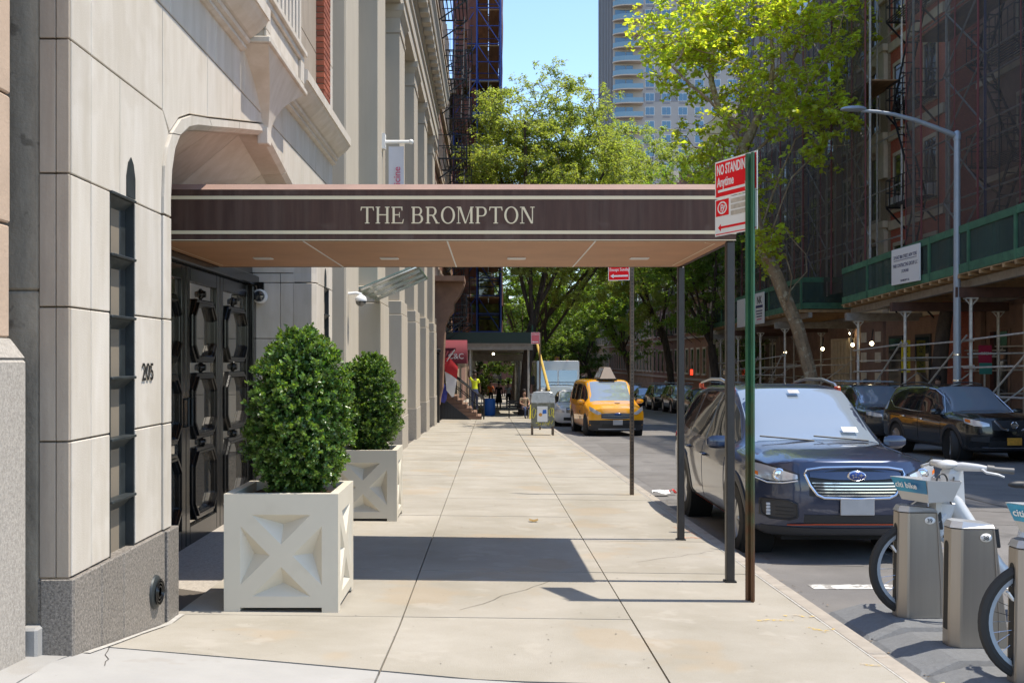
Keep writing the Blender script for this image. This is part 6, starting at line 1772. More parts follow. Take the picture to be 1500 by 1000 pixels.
# --- more parked cars: one plain SUV and one saloon of that kind, then copies
def finish(t, c, z=.78):
    for sg in (-1, 1):
        c.front((sg*.52, sg*.86), [z-.05,z-.05,z], [z+.02,z+.07,z+.10], .008, 10, 4, .02).build('headlight', m_lens, t, world=False)
        c.side([(c.xr+.25,1.0),(c.xr+.05,1.0)], [(c.xr+.25,.86),(c.xr+.05,.86)], .008, sg, 5, 3, .012).build('tail_light', m_redlens, t, world=False)
    c.front((-.45,.45), [.60], [.80], .006, 12, 3, .02).build('grille', m_plastic, t, world=False)
    for k in range(3): c.front((-.42,.42), [.64+k*.05], [.655+k*.05], .012, 8, 1, .01).build('grille_bar', m_chrome, t, world=False)
    c.front((-.55,.55), [.30], [.42], .006, 12, 3, .02).build('lower_intake', m_plastic, t, world=False)
zt_sed = pch([.2,.35,.55,.7,.85,1.2], [.10,.03,.0,.02,.12,.3])
SED = dict(K=dict(zb=[(-2.4,.30),(-1.9,.2),(1.9,.18),(2.4,.22)], w=[(-2.4,.80),(-1.6,.90),(0,.905),(1.5,.90),(2.1,.87),(2.4,.82)], zm=[(-2.4,.60),(2.4,.54)],
           zs=[(-2.4,.95),(-1,.93),(.5,.88),(1.05,.86),(1.7,.80),(2.4,.70)], wb=[(-2.4,.76),(-1.5,.83),(0,.85),(1.0,.84),(1.7,.77),(2.4,.68)], wr=[(-2.4,.66),(-1.75,.68),(-1.2,.58),(-.4,.58),(.2,.59),(.7,.63),(1.15,.70),(1.7,.64),(2.4,.55)],
           zr=[(-2.4,.98),(-1.75,1.03),(-1.2,1.25),(-.5,1.385),(0,1.39),(.25,1.34),(.7,1.12),(1.15,.91),(1.7,.85),(2.4,.72)], zt=[(-2.4,1.0),(-1.75,1.06),(-1.2,1.29),(-.5,1.435),(0,1.44),(.25,1.385),(.7,1.16),(1.15,.945),(1.7,.89),(2.4,.75)]),
    xf=2.38, xr=-2.38, nose=(.42, 3.0, zt_sed), tail=(.3, 3.0, pch([.2,.4,.7,1.0,1.4],[.08,.02,0,.06,.2])), wb=2.78, wx=.02, rw=.33, hw=.90, arch=.04, clad=.22, clad_plastic=0, spokes=5, style=1,
    ws=(1.10,.30,.97,.93), rg=(-1.65,-.95,.95,.92), win=[([(.95,.98),(.6,1.15),(.25,1.32),(-.12,1.355)], [(.92,.92),(.6,.92),(.25,.925),(-.12,.93)]), ([(-.2,1.355),(-.6,1.34),(-1.15,1.20)], [(-.2,.93),(-.6,.94),(-1.25,.97)])],
    doors=[([(.95,.885),(.4,.89),(-.14,.90)], [(.92,.30),(.4,.29),(-.14,.29)], (-.02,.80)), ([(-.17,.90),(-.6,.905),(-1.1,.92)], [(-.17,.29),(-.6,.29),(-.90,.34)], (-.95,.82))], mir=(.82,.92), plate=.46)
A1, ac = suv('parked_suv', 'charcoal SUV with pale roof racks parked behind the black crossover', p_char, dict(SUV), (11.4, 30.6, rz(30.6)), -math.pi/2, 'cars parked along the far kerb')
ac.nose = (ac.nose[0], ac.nose[1], zt_suv0); finish(A1, ac); lift(A1)
for x in (-.15, -1.2): MB().bar((x,-.72,1.74),(x,.72,1.74),.09,.03).build('roof_bar', m_alu, A1, world=False)
S1, sc1 = suv('parked_car', 'white saloon parked behind the yellow taxi', p_white, SED, (3.45, 42.3, rz(42.3)), -math.pi/2)
finish(S1, sc1, .66)
def recol(root, old, new):
    for o in [root] + list(root.children_recursive):
        if o.type == 'MESH' and old.name in [m.name for m in o.data.materials if m]:
            for s_ in o.material_slots:
                if s_.material == old: s_.link = 'OBJECT'; s_.material = new
for (src, x, y, lb, old, new) in ((A1, 11.35, 17.6, 'dark SUV at the right edge with its red tail light showing', p_char, p_black),
        (S1, 11.3, 36.2, 'black saloon parked behind the SUV with roof racks', p_white, p_black), (S1, 11.3, 42, 'blue saloon parked under the farther shed', p_white, p_blue), (A1, 11.35, 48, 'black SUV parked beyond the blue saloon', p_char, p_black),
        (S1, 11.3, 54.5, 'black saloon seen just left of the rear canopy post', p_white, p_black), (A1, 11.35, 60.5, 'charcoal SUV in the row left of the rear canopy post', p_char, p_char), (A1, 11.35, 67, 'black SUV second in the row right of the taxi', p_char, p_black),
        (S1, 11.3, 74, 'dark blue saloon nearest the taxi roof in the far row', p_white, p_blue), (A1, 11.35, 81, 'black SUV far along the right kerb', p_char, p_black), (S1, 11.3, 88, 'white saloon far along the right kerb', p_white, p_white),
        (A1, 3.45, 49.5, 'dark blue SUV parked behind the white saloon', p_char, p_blue), (S1, 3.45, 62, 'dark saloon behind the white delivery truck', p_white, p_char)):
    c = dup(src, (x, y, rz(y)), label=lb); c['group'] = 'cars parked along the far kerb' if x > 8 else 'cars parked beyond the taxi'
    if old is not new: recol(c, old, new)
tag(S1, group='cars parked beyond the taxi')
# --- yellow taxi van
TAXI = dict(K=dict(zb=[(-2.4,.30),(-1.9,.2),(1.9,.2),(2.4,.24)], w=[(-2.4,.88),(-1.6,.915),(0,.92),(1.5,.915),(2.0,.90),(2.4,.86)], zm=[(-2.4,.75),(2.4,.68)],
           zs=[(-2.4,1.10),(-1,1.09),(.8,1.06),(1.3,1.03),(1.8,.98),(2.4,.86)], wb=[(-2.4,.86),(-1.5,.89),(0,.89),(1.2,.88),(1.7,.82),(2.4,.72)], wr=[(-2.4,.72),(-1.9,.75),(-.5,.76),(.5,.75),(.95,.74),(1.4,.74),(1.7,.70),(2.4,.60)],
           zr=[(-2.4,1.65),(-2.2,1.72),(-1,1.75),(.2,1.74),(.5,1.70),(.95,1.40),(1.42,1.09),(1.8,1.03),(2.4,.90)], zt=[(-2.4,1.74),(-2.2,1.80),(-1,1.835),(.2,1.83),(.5,1.785),(.95,1.46),(1.42,1.14),(1.8,1.08),(2.4,.94)]),
    xf=2.40, xr=-2.40, nose=(.34, 3.4, zt_suv), tail=(.10, 4, pch([.2,.6,1.2,1.8],[.05,0,.02,.08])), wb=3.06, wx=.02, rw=.335, hw=.915, arch=.05, clad=.34, spokes=5, style=0, turn=-.45,
    ws=(1.38,.55,.97,.93), win=[([(1.15,1.22),(.9,1.42),(.6,1.62),(.25,1.66)], [(1.12,1.12),(.9,1.12),(.6,1.12),(.25,1.12)]), ([(.15,1.66),(-.4,1.67),(-.95,1.66)], [(.15,1.12),(-.4,1.12),(-.95,1.12)]), ([(-1.05,1.66),(-1.5,1.65),(-2.05,1.62)], [(-1.05,1.12),(-1.5,1.12),(-2.05,1.14)])],
    doors=[([(1.15,1.07),(.7,1.08),(.22,1.085)], [(1.12,.40),(.7,.36),(.22,.35)], (.33,.93)), ([(.19,1.085),(-.4,1.09),(-.98,1.09)], [(.19,.35),(-.4,.35),(-.98,.36)], (.05,.93))], mir=(1.05,1.08), plate=.50)
T1, tc_ = suv('taxi', 'yellow taxi van with a rooftop advertising sign, wheels turned out from the kerb', p_yellow, TAXI, (3.93, 34.9, rz(34.9)), -math.pi/2 + .06)
def tb_(nm, mb, m, par=None): return mb.build(nm, m, par or T1, world=False)
for sg in (-1, 1):
    tb_('headlight', tc_.front((sg*.52, sg*.86), [.76,.74,.80,.88], [.80,.86,.94,1.0], .008, 12, 4, .02), m_lens)
    tb_('tail_light', tc_.side([(-2.2,1.35),(-2.37,1.35)], [(-2.2,.95),(-2.37,.95)], .008, sg, 4, 4, .012), m_redlens)
    tb_('bumper_pocket', tc_.front((sg*.56, sg*.82), [.42], [.54], .007, 8, 3, .02), m_plastic)
    text('NYC', .16, (.35 if sg < 0 else .75, sg*.937, .70), (sg*-1,0,0) if sg > 0 else (1,0,0), (0,0,1), m_flat_black, T1).matrix_parent_inverse = Matrix()
    text('TAXI', .13, (.35 if sg < 0 else .78, sg*.937, .53), (sg*-1,0,0) if sg > 0 else (1,0,0), (0,0,1), m_flat_black, T1).matrix_parent_inverse = Matrix()
tb_('grille', tc_.front((-.52,.52), [.63,.60,.60,.63], [.78,.80,.80,.78], .006, 14, 4, .02), m_plastic)
for k in range(3): tb_('grille_bar', tc_.front((-.50,.50), [.64+k*.055], [.65+k*.055], .014, 12, 1, .01), m_alu)
bd = tb_('badge', MB().lathe([(0,.004),(.9,.003),(1,-.006)], n=20), M('oval badge blue', (.03,.07,.2), .2))
bd.matrix_basis = Matrix.Translation((tc_.F(0,.77)+.03, 0, .765)) @ Matrix(((0,0,1,0),(.11,0,0,0),(0,.045,0,0),(0,0,0,1)))
tb_('front_bumper', tc_.front((-.88,.88), [.25,.24,.24,.25], [.56,.575,.575,.56], .004, 18, 5, .02), m_clad)
tb_('lower_intake', tc_.front((-.5,.5), [.34], [.46], .009, 12, 3, .02), m_plastic)
tb_('bumper_lip', tc_.front((-.6,.6), [.27], [.30], .012, 12, 1, .01), m_alu)
ad = tb_('roof_sign', MB().hexa([(-.62,-.27,1.86),(.62,-.27,1.86),(.62,.27,1.86),(-.62,.27,1.86),(-.46,-.10,2.24),(.46,-.10,2.24),(.46,.10,2.24),(-.46,.10,2.24)]), M('taupe sign case', (.36,.29,.23), .5))
for sg in (-1, 1): tb_('sign_face', MB().add([(-.54,sg*.272,1.90),(.54,sg*.272,1.90),(.43,sg*.13,2.20),(-.43,sg*.13,2.20)], [(0,1,2,3)]), M('printed roof advert', (.20,.12,.10), .4, col2=(.35,.45,.5), var=.5, scale=5, detail=1), ad)
tb_('sign_foot', MB().box(-.5,.5,-.34,.34,1.815,1.858), m_plastic)
tb_('hood_mark', MB().lathe([(.0,.0),(.09,.0)], (1.75,.1,1.093), 'z', 16), m_redlens)
# --- white delivery truck
tr = thing('delivery_truck', 'boxy white delivery truck parked beyond the white saloon', 'truck', (3.6, 56, rz(56)), -math.pi/2)
def dt(nm, mb, m, par=None, bevel=0): return mb.build(nm, m, par or tr, world=False, bevel=bevel)
dt('body', MB().box(-3.4, 2.2, -1.12, 1.12, .55, 2.95).box(2.2, 2.9, -1.0, 1.0, .5, 1.45), p_white, None, .06)
ck = dt('cab_front', MB().hexa([(2.205,-1.1,1.45),(2.32,-1.1,1.45),(2.32,1.1,1.45),(2.205,1.1,1.45),(2.205,-1.1,2.93),(2.23,-1.1,2.93),(2.23,1.1,2.93),(2.205,1.1,2.93)]), p_white)
for y0, y1 in ((-1.0,-.04),(.04,1.0)): dt('windscreen', MB().hexa([(2.28,y0,1.55),(2.325,y0,1.55),(2.325,y1,1.55),(2.28,y1,1.55),(2.24,y0,2.45),(2.27,y0,2.45),(2.27,y1,2.45),(2.24,y1,2.45)]), m_wind, ck)
dt('grille', MB().box(2.9,2.93,-.55,.55,.75,1.25), m_plastic); dt('bumper', MB().box(2.85,3.05,-1.05,1.05,.4,.62), m_clad, None, .03)
for sg in (-1, 1):
    dt('headlight', MB().box(2.9,2.94,sg*.78-.12,sg*.78+.12,.85,1.15), m_lens, None, .02)
    dt('mirror', MB().box(2.2,2.26,sg*1.32-.10,sg*1.32+.10,1.7,2.15), m_plastic, None, .02)
    for x in (1.7, -2.2): make_wheel(tr, x, sg*.98, .40, .25, sg, 6, m_alu)
    dt('roof_marker', MB().box(2.20,2.26,sg*.5-.06,sg*.5+.06,2.955,2.99), m_amber)
# ================================================================== signs on posts
m_red = M('sign red', (.80,.015,.022), .65, spec=.15)
m_signw = M('sign white', (.82,.81,.78), .6, spec=.2)
m_faded = M('faded brown print', (.52,.46,.38), .5, var=.2, scale=30)
def rusty(name, top, rust, z0, z1):
    m = M(name, top, .5, var=.2, scale=6)
    N, L = m.node_tree.nodes, m.node_tree.links; b = N['Principled BSDF']
    src = b.inputs['Base Color'].links[0].from_socket
    tc_ = N.new('ShaderNodeTexCoord'); sx = N.new('ShaderNodeSeparateXYZ'); L.new(tc_.outputs['Object'], sx.inputs[0])
    n = N.new('ShaderNodeTexNoise'); n.inputs['Scale'].default_value = 7; n.inputs['Detail'].default_value = 6; L.new(tc_.outputs['Object'], n.inputs['Vector'])
    ma = N.new('ShaderNodeMath'); ma.operation = 'MULTIPLY_ADD'; ma.inputs[1].default_value = 1.6; L.new(n.outputs['Fac'], ma.inputs[0]); L.new(sx.outputs['Z'], ma.inputs[2])
    mr = N.new('ShaderNodeMapRange'); mr.inputs[1].default_value = z1 + .8; mr.inputs[2].default_value = z0 + .8; L.new(ma.outputs[0], mr.inputs[0])
    x = N.new('ShaderNodeMix'); x.data_type = 'RGBA'; L.new(mr.outputs[0], x.inputs[0]); L.new(src, x.inputs[6]); x.inputs[7].default_value = (*rust, 1)
    L.new(x.outputs[2], b.inputs['Base Color'])
    return m
m_grpost = rusty('green post with rust', (.035,.125,.065), (.12,.055,.025), .1, 1.3)
m_rustpost = M('rusty perforated steel', (.13,.095,.065), .55, metal=.3, var=.35, scale=10)
px_, py_ = 1.915, 7.44
sp = thing('no_standing_sign', 'green rusty channel post with red NO STANDING Anytime sign at the kerb', 'sign post', (px_, py_, gz(px_, py_)))
r_ = Vector((.39, -.92, 0)).normalized(); up = Vector((0,0,1)); nn = r_.cross(up)
def U(u, w, z):            # u along the sign, w towards the viewer
    p = Vector((px_, py_, 0)) + r_*u + nn*w; return (p.x, p.y, z)
prof = [(-.045,.028),(-.020,.028),(-.020,.0),(.020,.0),(.020,.028),(.045,.028),(.045,.033),(.0155,.033),(.0155,.005),(-.0155,.005),(-.0155,.033),(-.045,.033)]
prof = [(u*1.05, w) for u, w in prof]
MB().prism(prof, lambda u,v,t: U(u, v, t), gz(px_,py_)-.02, 3.06).build('post', m_grpost, sp, fixn=True)
UL, UR = -.47, .045
ZB = [2.505, 2.79, 3.075]
def plate(nm, u0, u1, z0, z1, w, m, par):
    return MB().hexa([U(u0,w-.003,z0),U(u1,w-.003,z0),U(u1,w,z0),U(u0,w,z0),U(u0,w-.003,z1),U(u1,w-.003,z1),U(u1,w,z1),U(u0,w,z1)]).build(nm, m, par)
s1_ = plate('upper_plate', UL, UR, ZB[1]+.003, ZB[2], -.004, m_signw, sp); s2_ = plate('lower_plate', UL, UR, ZB[0], ZB[1]-.003, -.004, m_signw, sp)
plate('red_field', UL+.012, UR-.012, ZB[1]+.014, ZB[2]-.012, -.0025, m_red, s1_)
def flat(nm, pts, w, m, par):
    return MB().add([U(u, w, z) for u, z in pts], [tuple(range(len(pts)))]).build(nm, m, par, fixn=False)
def arrow(u0, u1, z, h, w, m, par, left):
    L_ = u1-u0
    pts = [(u0, z-h*.3),(u1-h*1.3, z-h*.3),(u1-h*1.3, z-h),(u1, z),(u1-h*1.3, z+h),(u1-h*1.3, z+h*.3),(u0, z+h*.3)]
    if left: pts = [(u0+u1-u, zz) for u, zz in pts][::-1]
    flat('arrow', pts, w, m, par)
arrow(UL+.04, -.055, ZB[1]+.055, .032, -.0018, m_signw, s1_, False)
text('NO STANDING', .108, U(UL+.025, -.002, ZB[2]-.105), r_, up, m_signw, s1_, off=.022, sx=.53)
text('Anytime', .098, U(UL+.03, -.002, ZB[2]-.195), r_, up, m_signw, s1_, off=.02, sx=.62)
flat('red_square', [(UL+.012,ZB[1]-.135),(UL+.175,ZB[1]-.135),(UL+.175,ZB[1]-.012),(UL+.012,ZB[1]-.012)], -.0025, m_red, s2_)
cu, cz = UL+.093, ZB[1]-.074
def annulus(cu, cz, r0, r1, w, m, par, sx=1.25):
    n = 24; mb = MB(); mb.add([U(cu+sx*r*math.cos(2*math.pi*k/n), w, cz+r*math.sin(2*math.pi*k/n)) for r in (r0, r1) for k in range(n)], [(k, (k+1)%n, n+(k+1)%n, n+k) for k in range(n)])
    mb.build('ring', m, par, fixn=False)
annulus(cu, cz, .037, .048, -.0018, m_signw, s2_)
text('P', .075, U(cu-.022, -.0016, cz-.027), r_, up, m_signw, s2_, off=.012)
flat('slash', [(cu-.005,cz-.036),(cu+.008,cz-.036),(cu+.042,cz+.015),(cu+.03,cz+.018)], -.0012, m_signw, s2_)
for k in range(3): flat('faded_line', [(UL+.20,ZB[1]-.055-.045*k),(UR-.09,ZB[1]-.055-.045*k),(UR-.09,ZB[1]-.022-.045*k),(UL+.20,ZB[1]-.022-.045*k)], -.0022, m_faded, s2_)
arrow(UL+.04, -.055, ZB[0]+.062, .028, -.0018, m_red, s2_, True)
flat('red_line', [(UL+.012,ZB[0]+.010),(UR-.01,ZB[0]+.010),(UR-.01,ZB[0]+.017),(UL+.012,ZB[0]+.017)], -.0022, m_red, s2_)
# perforated post behind the canopy
x, y = 2.03, 14.6
pp = thing('parking_sign_post', 'rusty perforated post with a small red Except Sunday sign behind the canopy', 'sign post', (x, y, gz(x, y)))
MB().box(x-.028, x+.028, y-.028, y+.028, gz(x,y)-.02, 3.2).build('post', m_rustpost, pp, bevel=.005)
q = MB(); z = gz(x,y)+.1
while z < 3.1: q.lathe([(.010,0),(.010,.0008),(0,.0009)], (x, y-.0285, z), 'y', 6).lathe([(.010,.0),(.010,.0008)], (x-.0290, y, z), 'x', 6); z += .05
q.build('hole_discs', m_flat_black, pp, kind='stuff')  # black discs on the surface stand in for the dark of the holes
rs = Vector((.93, -.36, 0)).normalized()
def sgn(par, c, z0, z1, w, rv, cols, lines):
    c = Vector(c); n_ = rv.cross(Vector((0,0,1)))
    def V(u, d, z): p = c + rv*u + n_*d; return (p.x, p.y, z)
    def rect(nm, u0, u1, a, b, d, m, pr): return MB().hexa([V(u0,d-.003,a),V(u1,d-.003,a),V(u1,d,a),V(u0,d,a),V(u0,d-.003,b),V(u1,d-.003,b),V(u1,d,b),V(u0,d,b)]).build(nm, m, pr)
    p_ = rect('plate', 0, w, z0, z1, .0, cols[0], par); rect('field', .01, w-.01, z0+.01, z1-.01, .0015, cols[1], p_)
    for body, h, u, z, m in lines:
        if body == '<': MB().add([V(u,.0024,z),(V(u+.05,.0024,z+.03)),V(u+.05,.0024,z+.012),V(u+h,.0024,z+.012),V(u+h,.0024,z-.012),V(u+.05,.0024,z-.012),V(u+.05,.0024,z-.03)], [tuple(range(7))]).build('arrow', m, p_, fixn=False)
        else: text(body, h, V(u, .002, z), rv, (0,0,1), m, p_, off=.012, sx=.8)
sgn(pp, (x-.33, y+.06, 0), 2.70, 3.15, .31, rs, (m_signw, m_red), [('Except Sunday', .062, .02, 2.835, m_signw), ('<', .26, .03, 2.765, m_signw), ('NO PARKING', .062, .02, 2.93, m_signw)])
x, y, _ = at(791, 560, 35.5)
ps = thing('parking_sign_post', 'thin post with a small white and red parking sign behind the graffiti covered box', 'sign post', (x, y, gz(x, y)))
MB().tube([(x,y,gz(x,y)),(x,y,2.55)], .03, 8).build('post', m_rustpost, ps)
sgn(ps, (x-.31, y-.04, 0), 2.15, 2.55, .30, Vector((1,0,0)), (m_signw, m_pink_s), [('NO PARKING', .05, .02, 2.46, m_signw), ('<', .22, .03, 2.22, m_signw)])
# ================================================================== bike docks, plates and shared bikes
m_dock = M('brushed taupe dock metal', (.36,.325,.285), .34, metal=.75, var=.05, scale=2, stretch=(14,14,.4))
m_dockcap = M('dock cap', (.52,.52,.51), .3, metal=.5)
m_plateg = M('grey rubber dock plate', (.15,.155,.16), .85, var=.12, scale=30, bump=.4, bscale=150, spots=((.30,.30,.29), 120, .64, .4))
m_bikeg = M('pale grey bike paint', (.58,.58,.57), .3, coat=.5)
m_basket = M('silver basket plastic', (.50,.49,.47), .38, metal=.2)
m_bluel = M('blue basket label', (.02,.16,.42), .35, col2=(.03,.38,.50), var=.3, scale=3, detail=1)
DX = 2.82
plates = []
for k, (y0, y1) in enumerate(((6.60,7.42),(5.80,6.58),(5.00,5.78),(4.20,4.98))):
    zb = rz((y0+y1)/2)
    t = thing('dock_plate', ['grey rubber dock base plate under dock 39, farthest of the row', 'grey rubber dock base plate under dock 38', 'grey rubber dock base plate under the nearest dock with a bike', 'grey rubber dock base plate at the lower right corner'][k], 'base plate', (2.95, (y0+y1)/2, zb), 0, 'grey dock base plates along the kerb')
    a, b, c, d = 2.44, 2.68, 4.3, 4.5
    pts = []
    for x, h in ((a,.0),(a+.03,.018),(b,.075),(c,.075),(d,.01)): pts.append((x, h))
    rows = [[(x, y, rz(y)+h*e) for x, h in pts] for y, e in ((y0, .1), (y0+.05, 1), (y1-.05, 1), (y1, .1))]
    MB().grid(rows, sm=False).build('rubber_top', m_plateg, t)
def make_dock(y, num, label):
    z0 = rz(y) + .07
    t = thing('bike_dock', label, 'bike dock', (DX, y, z0), 0, 'bike share docks along the kerb')
    H = .72
    bot = [(-.055,.05),(0,0),(.295,0),(.295,.19),(0,.19),(-.055,.14)]; top = [(-.045,.05),(.008,.004),(.205,.004),(.205,.186),(.008,.186),(-.045,.14)]
    n = 6; mb = MB(); mb.add([(x, yy, 0) for x, yy in bot] + [(x, yy, H) for x, yy in top], [tuple(range(6))[::-1], tuple(range(6, 12))] + [(i, (i+1)%n, n+(i+1)%n, n+i) for i in range(n)])
    mb.build('dock_body', m_dock, t, world=False, bevel=.008)
    MB().add([(x*1.0-.003, yy-.002 if yy < .1 else yy+.002, H+.0005) for x, yy in top] + [(x, yy, H+.02+.018*(x < .1)) for x, yy in [(-.03,.06),(.02,.02),(.20,.02),(.20,.17),(.02,.17),(-.03,.13)]], [tuple(range(6, 12))] + [(i, (i+1)%n, n+(i+1)%n, n+i) for i in range(n)]).build('dock_cap', m_dockcap, t, world=False)
    sl = [(yy, z) for yy, z in [(.068,.10),(.068,.60)] + [(.095-.027*math.cos(R(a)), .60+.035*math.sin(R(a))) for a in range(30, 180, 30)] + [(.122,.60),(.122,.10)]]
    MB().prism(sl, lambda u,v,tt:(-.055 + .010*v/H + tt, u, v), -.0015, .004).build('slot_strip', m_flat_black, t, world=False)  # flat black strip stands in for the shaded slot
    MB().tube([(.225-.0*k, -.002, k) for k in (.02,)] + [(.235-.055*k, -.002, k) for k in (.2,.4,.6,.72)], .0028, 4).build('panel_seam', M('dock seam', (.30,.28,.26), .4, metal=.5), t, world=False)
    mb = MB().lathe([(0,.003),(.95,.003),(1,0)], axis='y', n=24); 
    tg = mb.build('number_tag', m_signw, t, world=False); tg.matrix_basis = Matrix.Translation((.148, .0005, .665)) @ Matrix.Diagonal((.036,-1,.026,1))
    text(num, .038, (.126, -.006, .651), (1,0,0), (0,0,1), M('grey number', (.08,.08,.08), .6), t, off=.012).matrix_parent_inverse = Matrix()
    MB().hexa([(.21,.02,.60),(.25,.02,.60),(.25,.17,.60),(.21,.17,.60),(.205,.02,.72),(.235,.02,.72),(.235,.17,.72),(.205,.17,.72)]).build('latch', m_plastic, t, world=False, bevel=.006)
    return t
make_dock(6.90, '39', 'taupe metal bike dock numbered 39 holding the farther bike')
make_dock(6.12, '38', 'taupe metal bike dock numbered 38, empty, in the middle of the row')
make_dock(5.34, '37', 'taupe metal bike dock nearest the right edge holding the nearer bike')
def make_bike(y, label):
    t = thing('shared_bike', label, 'bicycle', (DX, y + .095, rz(y) + .06), 0, 'shared bikes parked in the docks')
    def b(nm, mb, m, par=None, bev=0): return mb.build(nm, m, par or t, world=False, bevel=bev)
    r_ = .33
    def wheel(cx, nm):
        o = b(nm, MB().lathe([(r_-.052,-.016),(r_-.03,-.024),(r_-.008,-.016),(r_,0),(r_-.008,.016),(r_-.03,.024),(r_-.052,.016)], axis='y', n=48, closed=True).xf(Matrix.Translation((cx,0,r_))), m_tyre)
        b('rim', MB().lathe([(r_-.075,-.012),(r_-.052,-.016),(r_-.050,.016),(r_-.075,.012)], axis='y', n=48, closed=True).xf(Matrix.Translation((cx,0,r_))), m_alu, o)
        b('hub', MB().lathe([(.0,-.05),(.035,-.05),(.05,0),(.035,.05),(0,.05)], axis='y', n=16).xf(Matrix.Translation((cx,0,r_))), m_alu, o)
        q = MB()
        for k in range(28):
            a = 2*math.pi*k/28; a2 = a + (.35 if k % 2 else -.35)
            q.tube([(cx+.035*math.cos(a2), .03*(1 if k%4<2 else -1), r_+.035*math.sin(a2)), (cx+(r_-.07)*math.cos(a), 0, r_+(r_-.07)*math.sin(a))], .0014, 4, caps=False)
        sp_ = b('spokes', q, m_chrome, o); tag(sp_, kind='stuff')
        a = 2.5; b('reflector', MB().bar((cx+(.17)*math.cos(a), -.012, r_+.17*math.sin(a)), (cx+.24*math.cos(a-.1), -.012, r_+.24*math.sin(a-.1)), .03, .01), m_signw, o)
        return o
    wheel(.10, 'front_wheel'); wheel(1.16, 'rear_wheel')
    b('frame', MB().tube([(.30,0,.86),(.355,0,.77),(.50,0,.54),(.64,0,.34),(.72,0,.28),(.84,0,.28)], [.050,.062,.066,.062,.055,.045], 14).tube([(.76,0,.30),(.84,0,.62),(.86,0,.78)], [.04,.032,.028], 10).tube([(.83,.06,.28),(1.16,.075,.33)], .018, 8).tube([(.83,-.06,.28),(1.16,-.075,.33)], .018, 8).tube([(.83,.03,.66),(1.16,.075,.35)], .014, 8).tube([(.83,-.03,.66),(1.16,-.075,.35)], .014, 8), m_bikeg)
    b('fork', MB().tube([(.10,.055,.33),(.18,.06,.62),(.26,.05,.70),(.32,0,.76)], [.013,.018,.024,.03], 8).tube([(.10,-.055,.33),(.18,-.06,.62),(.26,-.05,.70),(.32,0,.76)], [.013,.018,.024,.03], 8), m_bikeg)
    b('fork_shroud', MB().hexa([(.17,-.06,.50),(.27,-.06,.56),(.27,.06,.56),(.17,.06,.50),(.22,-.065,.80),(.36,-.065,.80),(.36,.065,.80),(.22,.065,.80)]), m_bikeg, None, .02)
    fd = MB(); rows = []
    for k in range(13):
        a = R(20 + 150*k/12); rows.append([(1.16+(r_+.03)*math.cos(a), s, r_+(r_+.03)*math.sin(a)-abs(s)*.25) for s in (-.035,-.02,0,.02,.035)])
    b('rear_fender', fd.grid(rows), m_bikeg)
    rows = []
    for k in range(9):
        a = R(25 + 75*k/8); rows.append([(.10+(r_+.03)*math.cos(a), s, r_+(r_+.03)*math.sin(a)-abs(s)*.25) for s in (-.035,-.02,0,.02,.035)])
    b('front_fender', MB().grid(rows), m_bikeg)
    b('saddle', MB().sphere((.92,0,.90), (.13,.075,.035)).sphere((.80,0,.905), (.08,.03,.025)), m_plastic)
    b('seat_post', MB().tube([(.86,0,.70),(.90,0,.89)], .016, 8), m_chrome)
    b('crank', MB().lathe([(0,-.07),(.09,-.07),(.09,-.06),(0,-.06)], (.83,0,.28), 'y', 20).bar((.83,-.085,.28),(.72,-.085,.16),.022).bar((.83,.085,.28),(.94,.085,.40),.022), m_plastic)
    pd = b('pedal', MB().box(.67,.77,-.19,-.10,.145,.17), m_plastic, None, .006); b('pedal_reflector', MB().box(.68,.76,-.1915,-.190,.15,.165), m_amber, pd)
    b('pedal', MB().box(.89,.99,.10,.19,.39,.415), m_plastic, None, .006)
    # steering head, basket and bars turned towards the camera
    T_ = Matrix.Translation((.31,0,-.085)) @ Matrix.Rotation(R(24), 4, 'Z')
    hd_ = b('head_shroud', MB().hexa([(-.02,-.055,.80),(.13,-.055,.80),(.13,.055,.80),(-.02,.055,.80),(-.03,-.06,1.09),(.10,-.06,1.14),(.10,.06,1.14),(-.03,.06,1.09)]).xf(T_), m_bikeg, None, .025)
    b('display', MB().sphere((.0,0,1.13), (.075,.07,.03)).xf(T_), m_bikeg, hd_)
    bs = MB()
    o1 = [(-.36,-.16),(-.06,-.17),(-.02,-.13),(-.02,.13),(-.06,.17),(-.36,.16)]; i1 = [(-.30,-.115),(-.09,-.12),(-.06,-.10),(-.06,.10),(-.09,.12),(-.30,.115)]
    zt = [1.05,1.03,1.03,1.03,1.03,1.05]
    n = 6
    bs.add([(x, y_, z) for (x, y_), z in zip(o1, zt)] + [(x, y_, .895) for x, y_ in i1] + [(x*.985-.002, y_*.95, z) for (x, y_), z in zip(o1, zt)] + [(x, y_*.95, .905) for x, y_ in i1],
           [(i, (i+1)%n, n+(i+1)%n, n+i) for i in range(n)] + [(2*n+i, 2*n+(i+1)%n, 3*n+(i+1)%n, 3*n+i) for i in range(n)] + [(i, (i+1)%n, 2*n+(i+1)%n, 2*n+i) for i in range(n)] + [tuple(range(n, 2*n)), tuple(range(3*n, 4*n))])
    bk = b('basket', bs.xf(T_), m_basket)
    b('basket_mount', MB().box(-.14,-.06,-.03,.03,.80,.895).xf(T_), m_basket, bk)
    lb = MB().add([(-.3625,-.150,1.045),(-.3625,.150,1.045),(-.325,.13,.955),(-.325,-.13,.955)], [(0,1,2,3)])
    lb.v = [(x-.003, y_, z) for x, y_, z in lb.v]; b('basket_label', lb.xf(T_), m_bluel, bk)
    nx = Vector((-.9,0,-.35)).normalized(); upv = Vector((-.0375,0,.09)).normalized()
    q = T_ @ Vector((-.3525,.115,.985)); rt = T_.to_3x3() @ Vector((0,-1,0)); uv = T_.to_3x3() @ upv
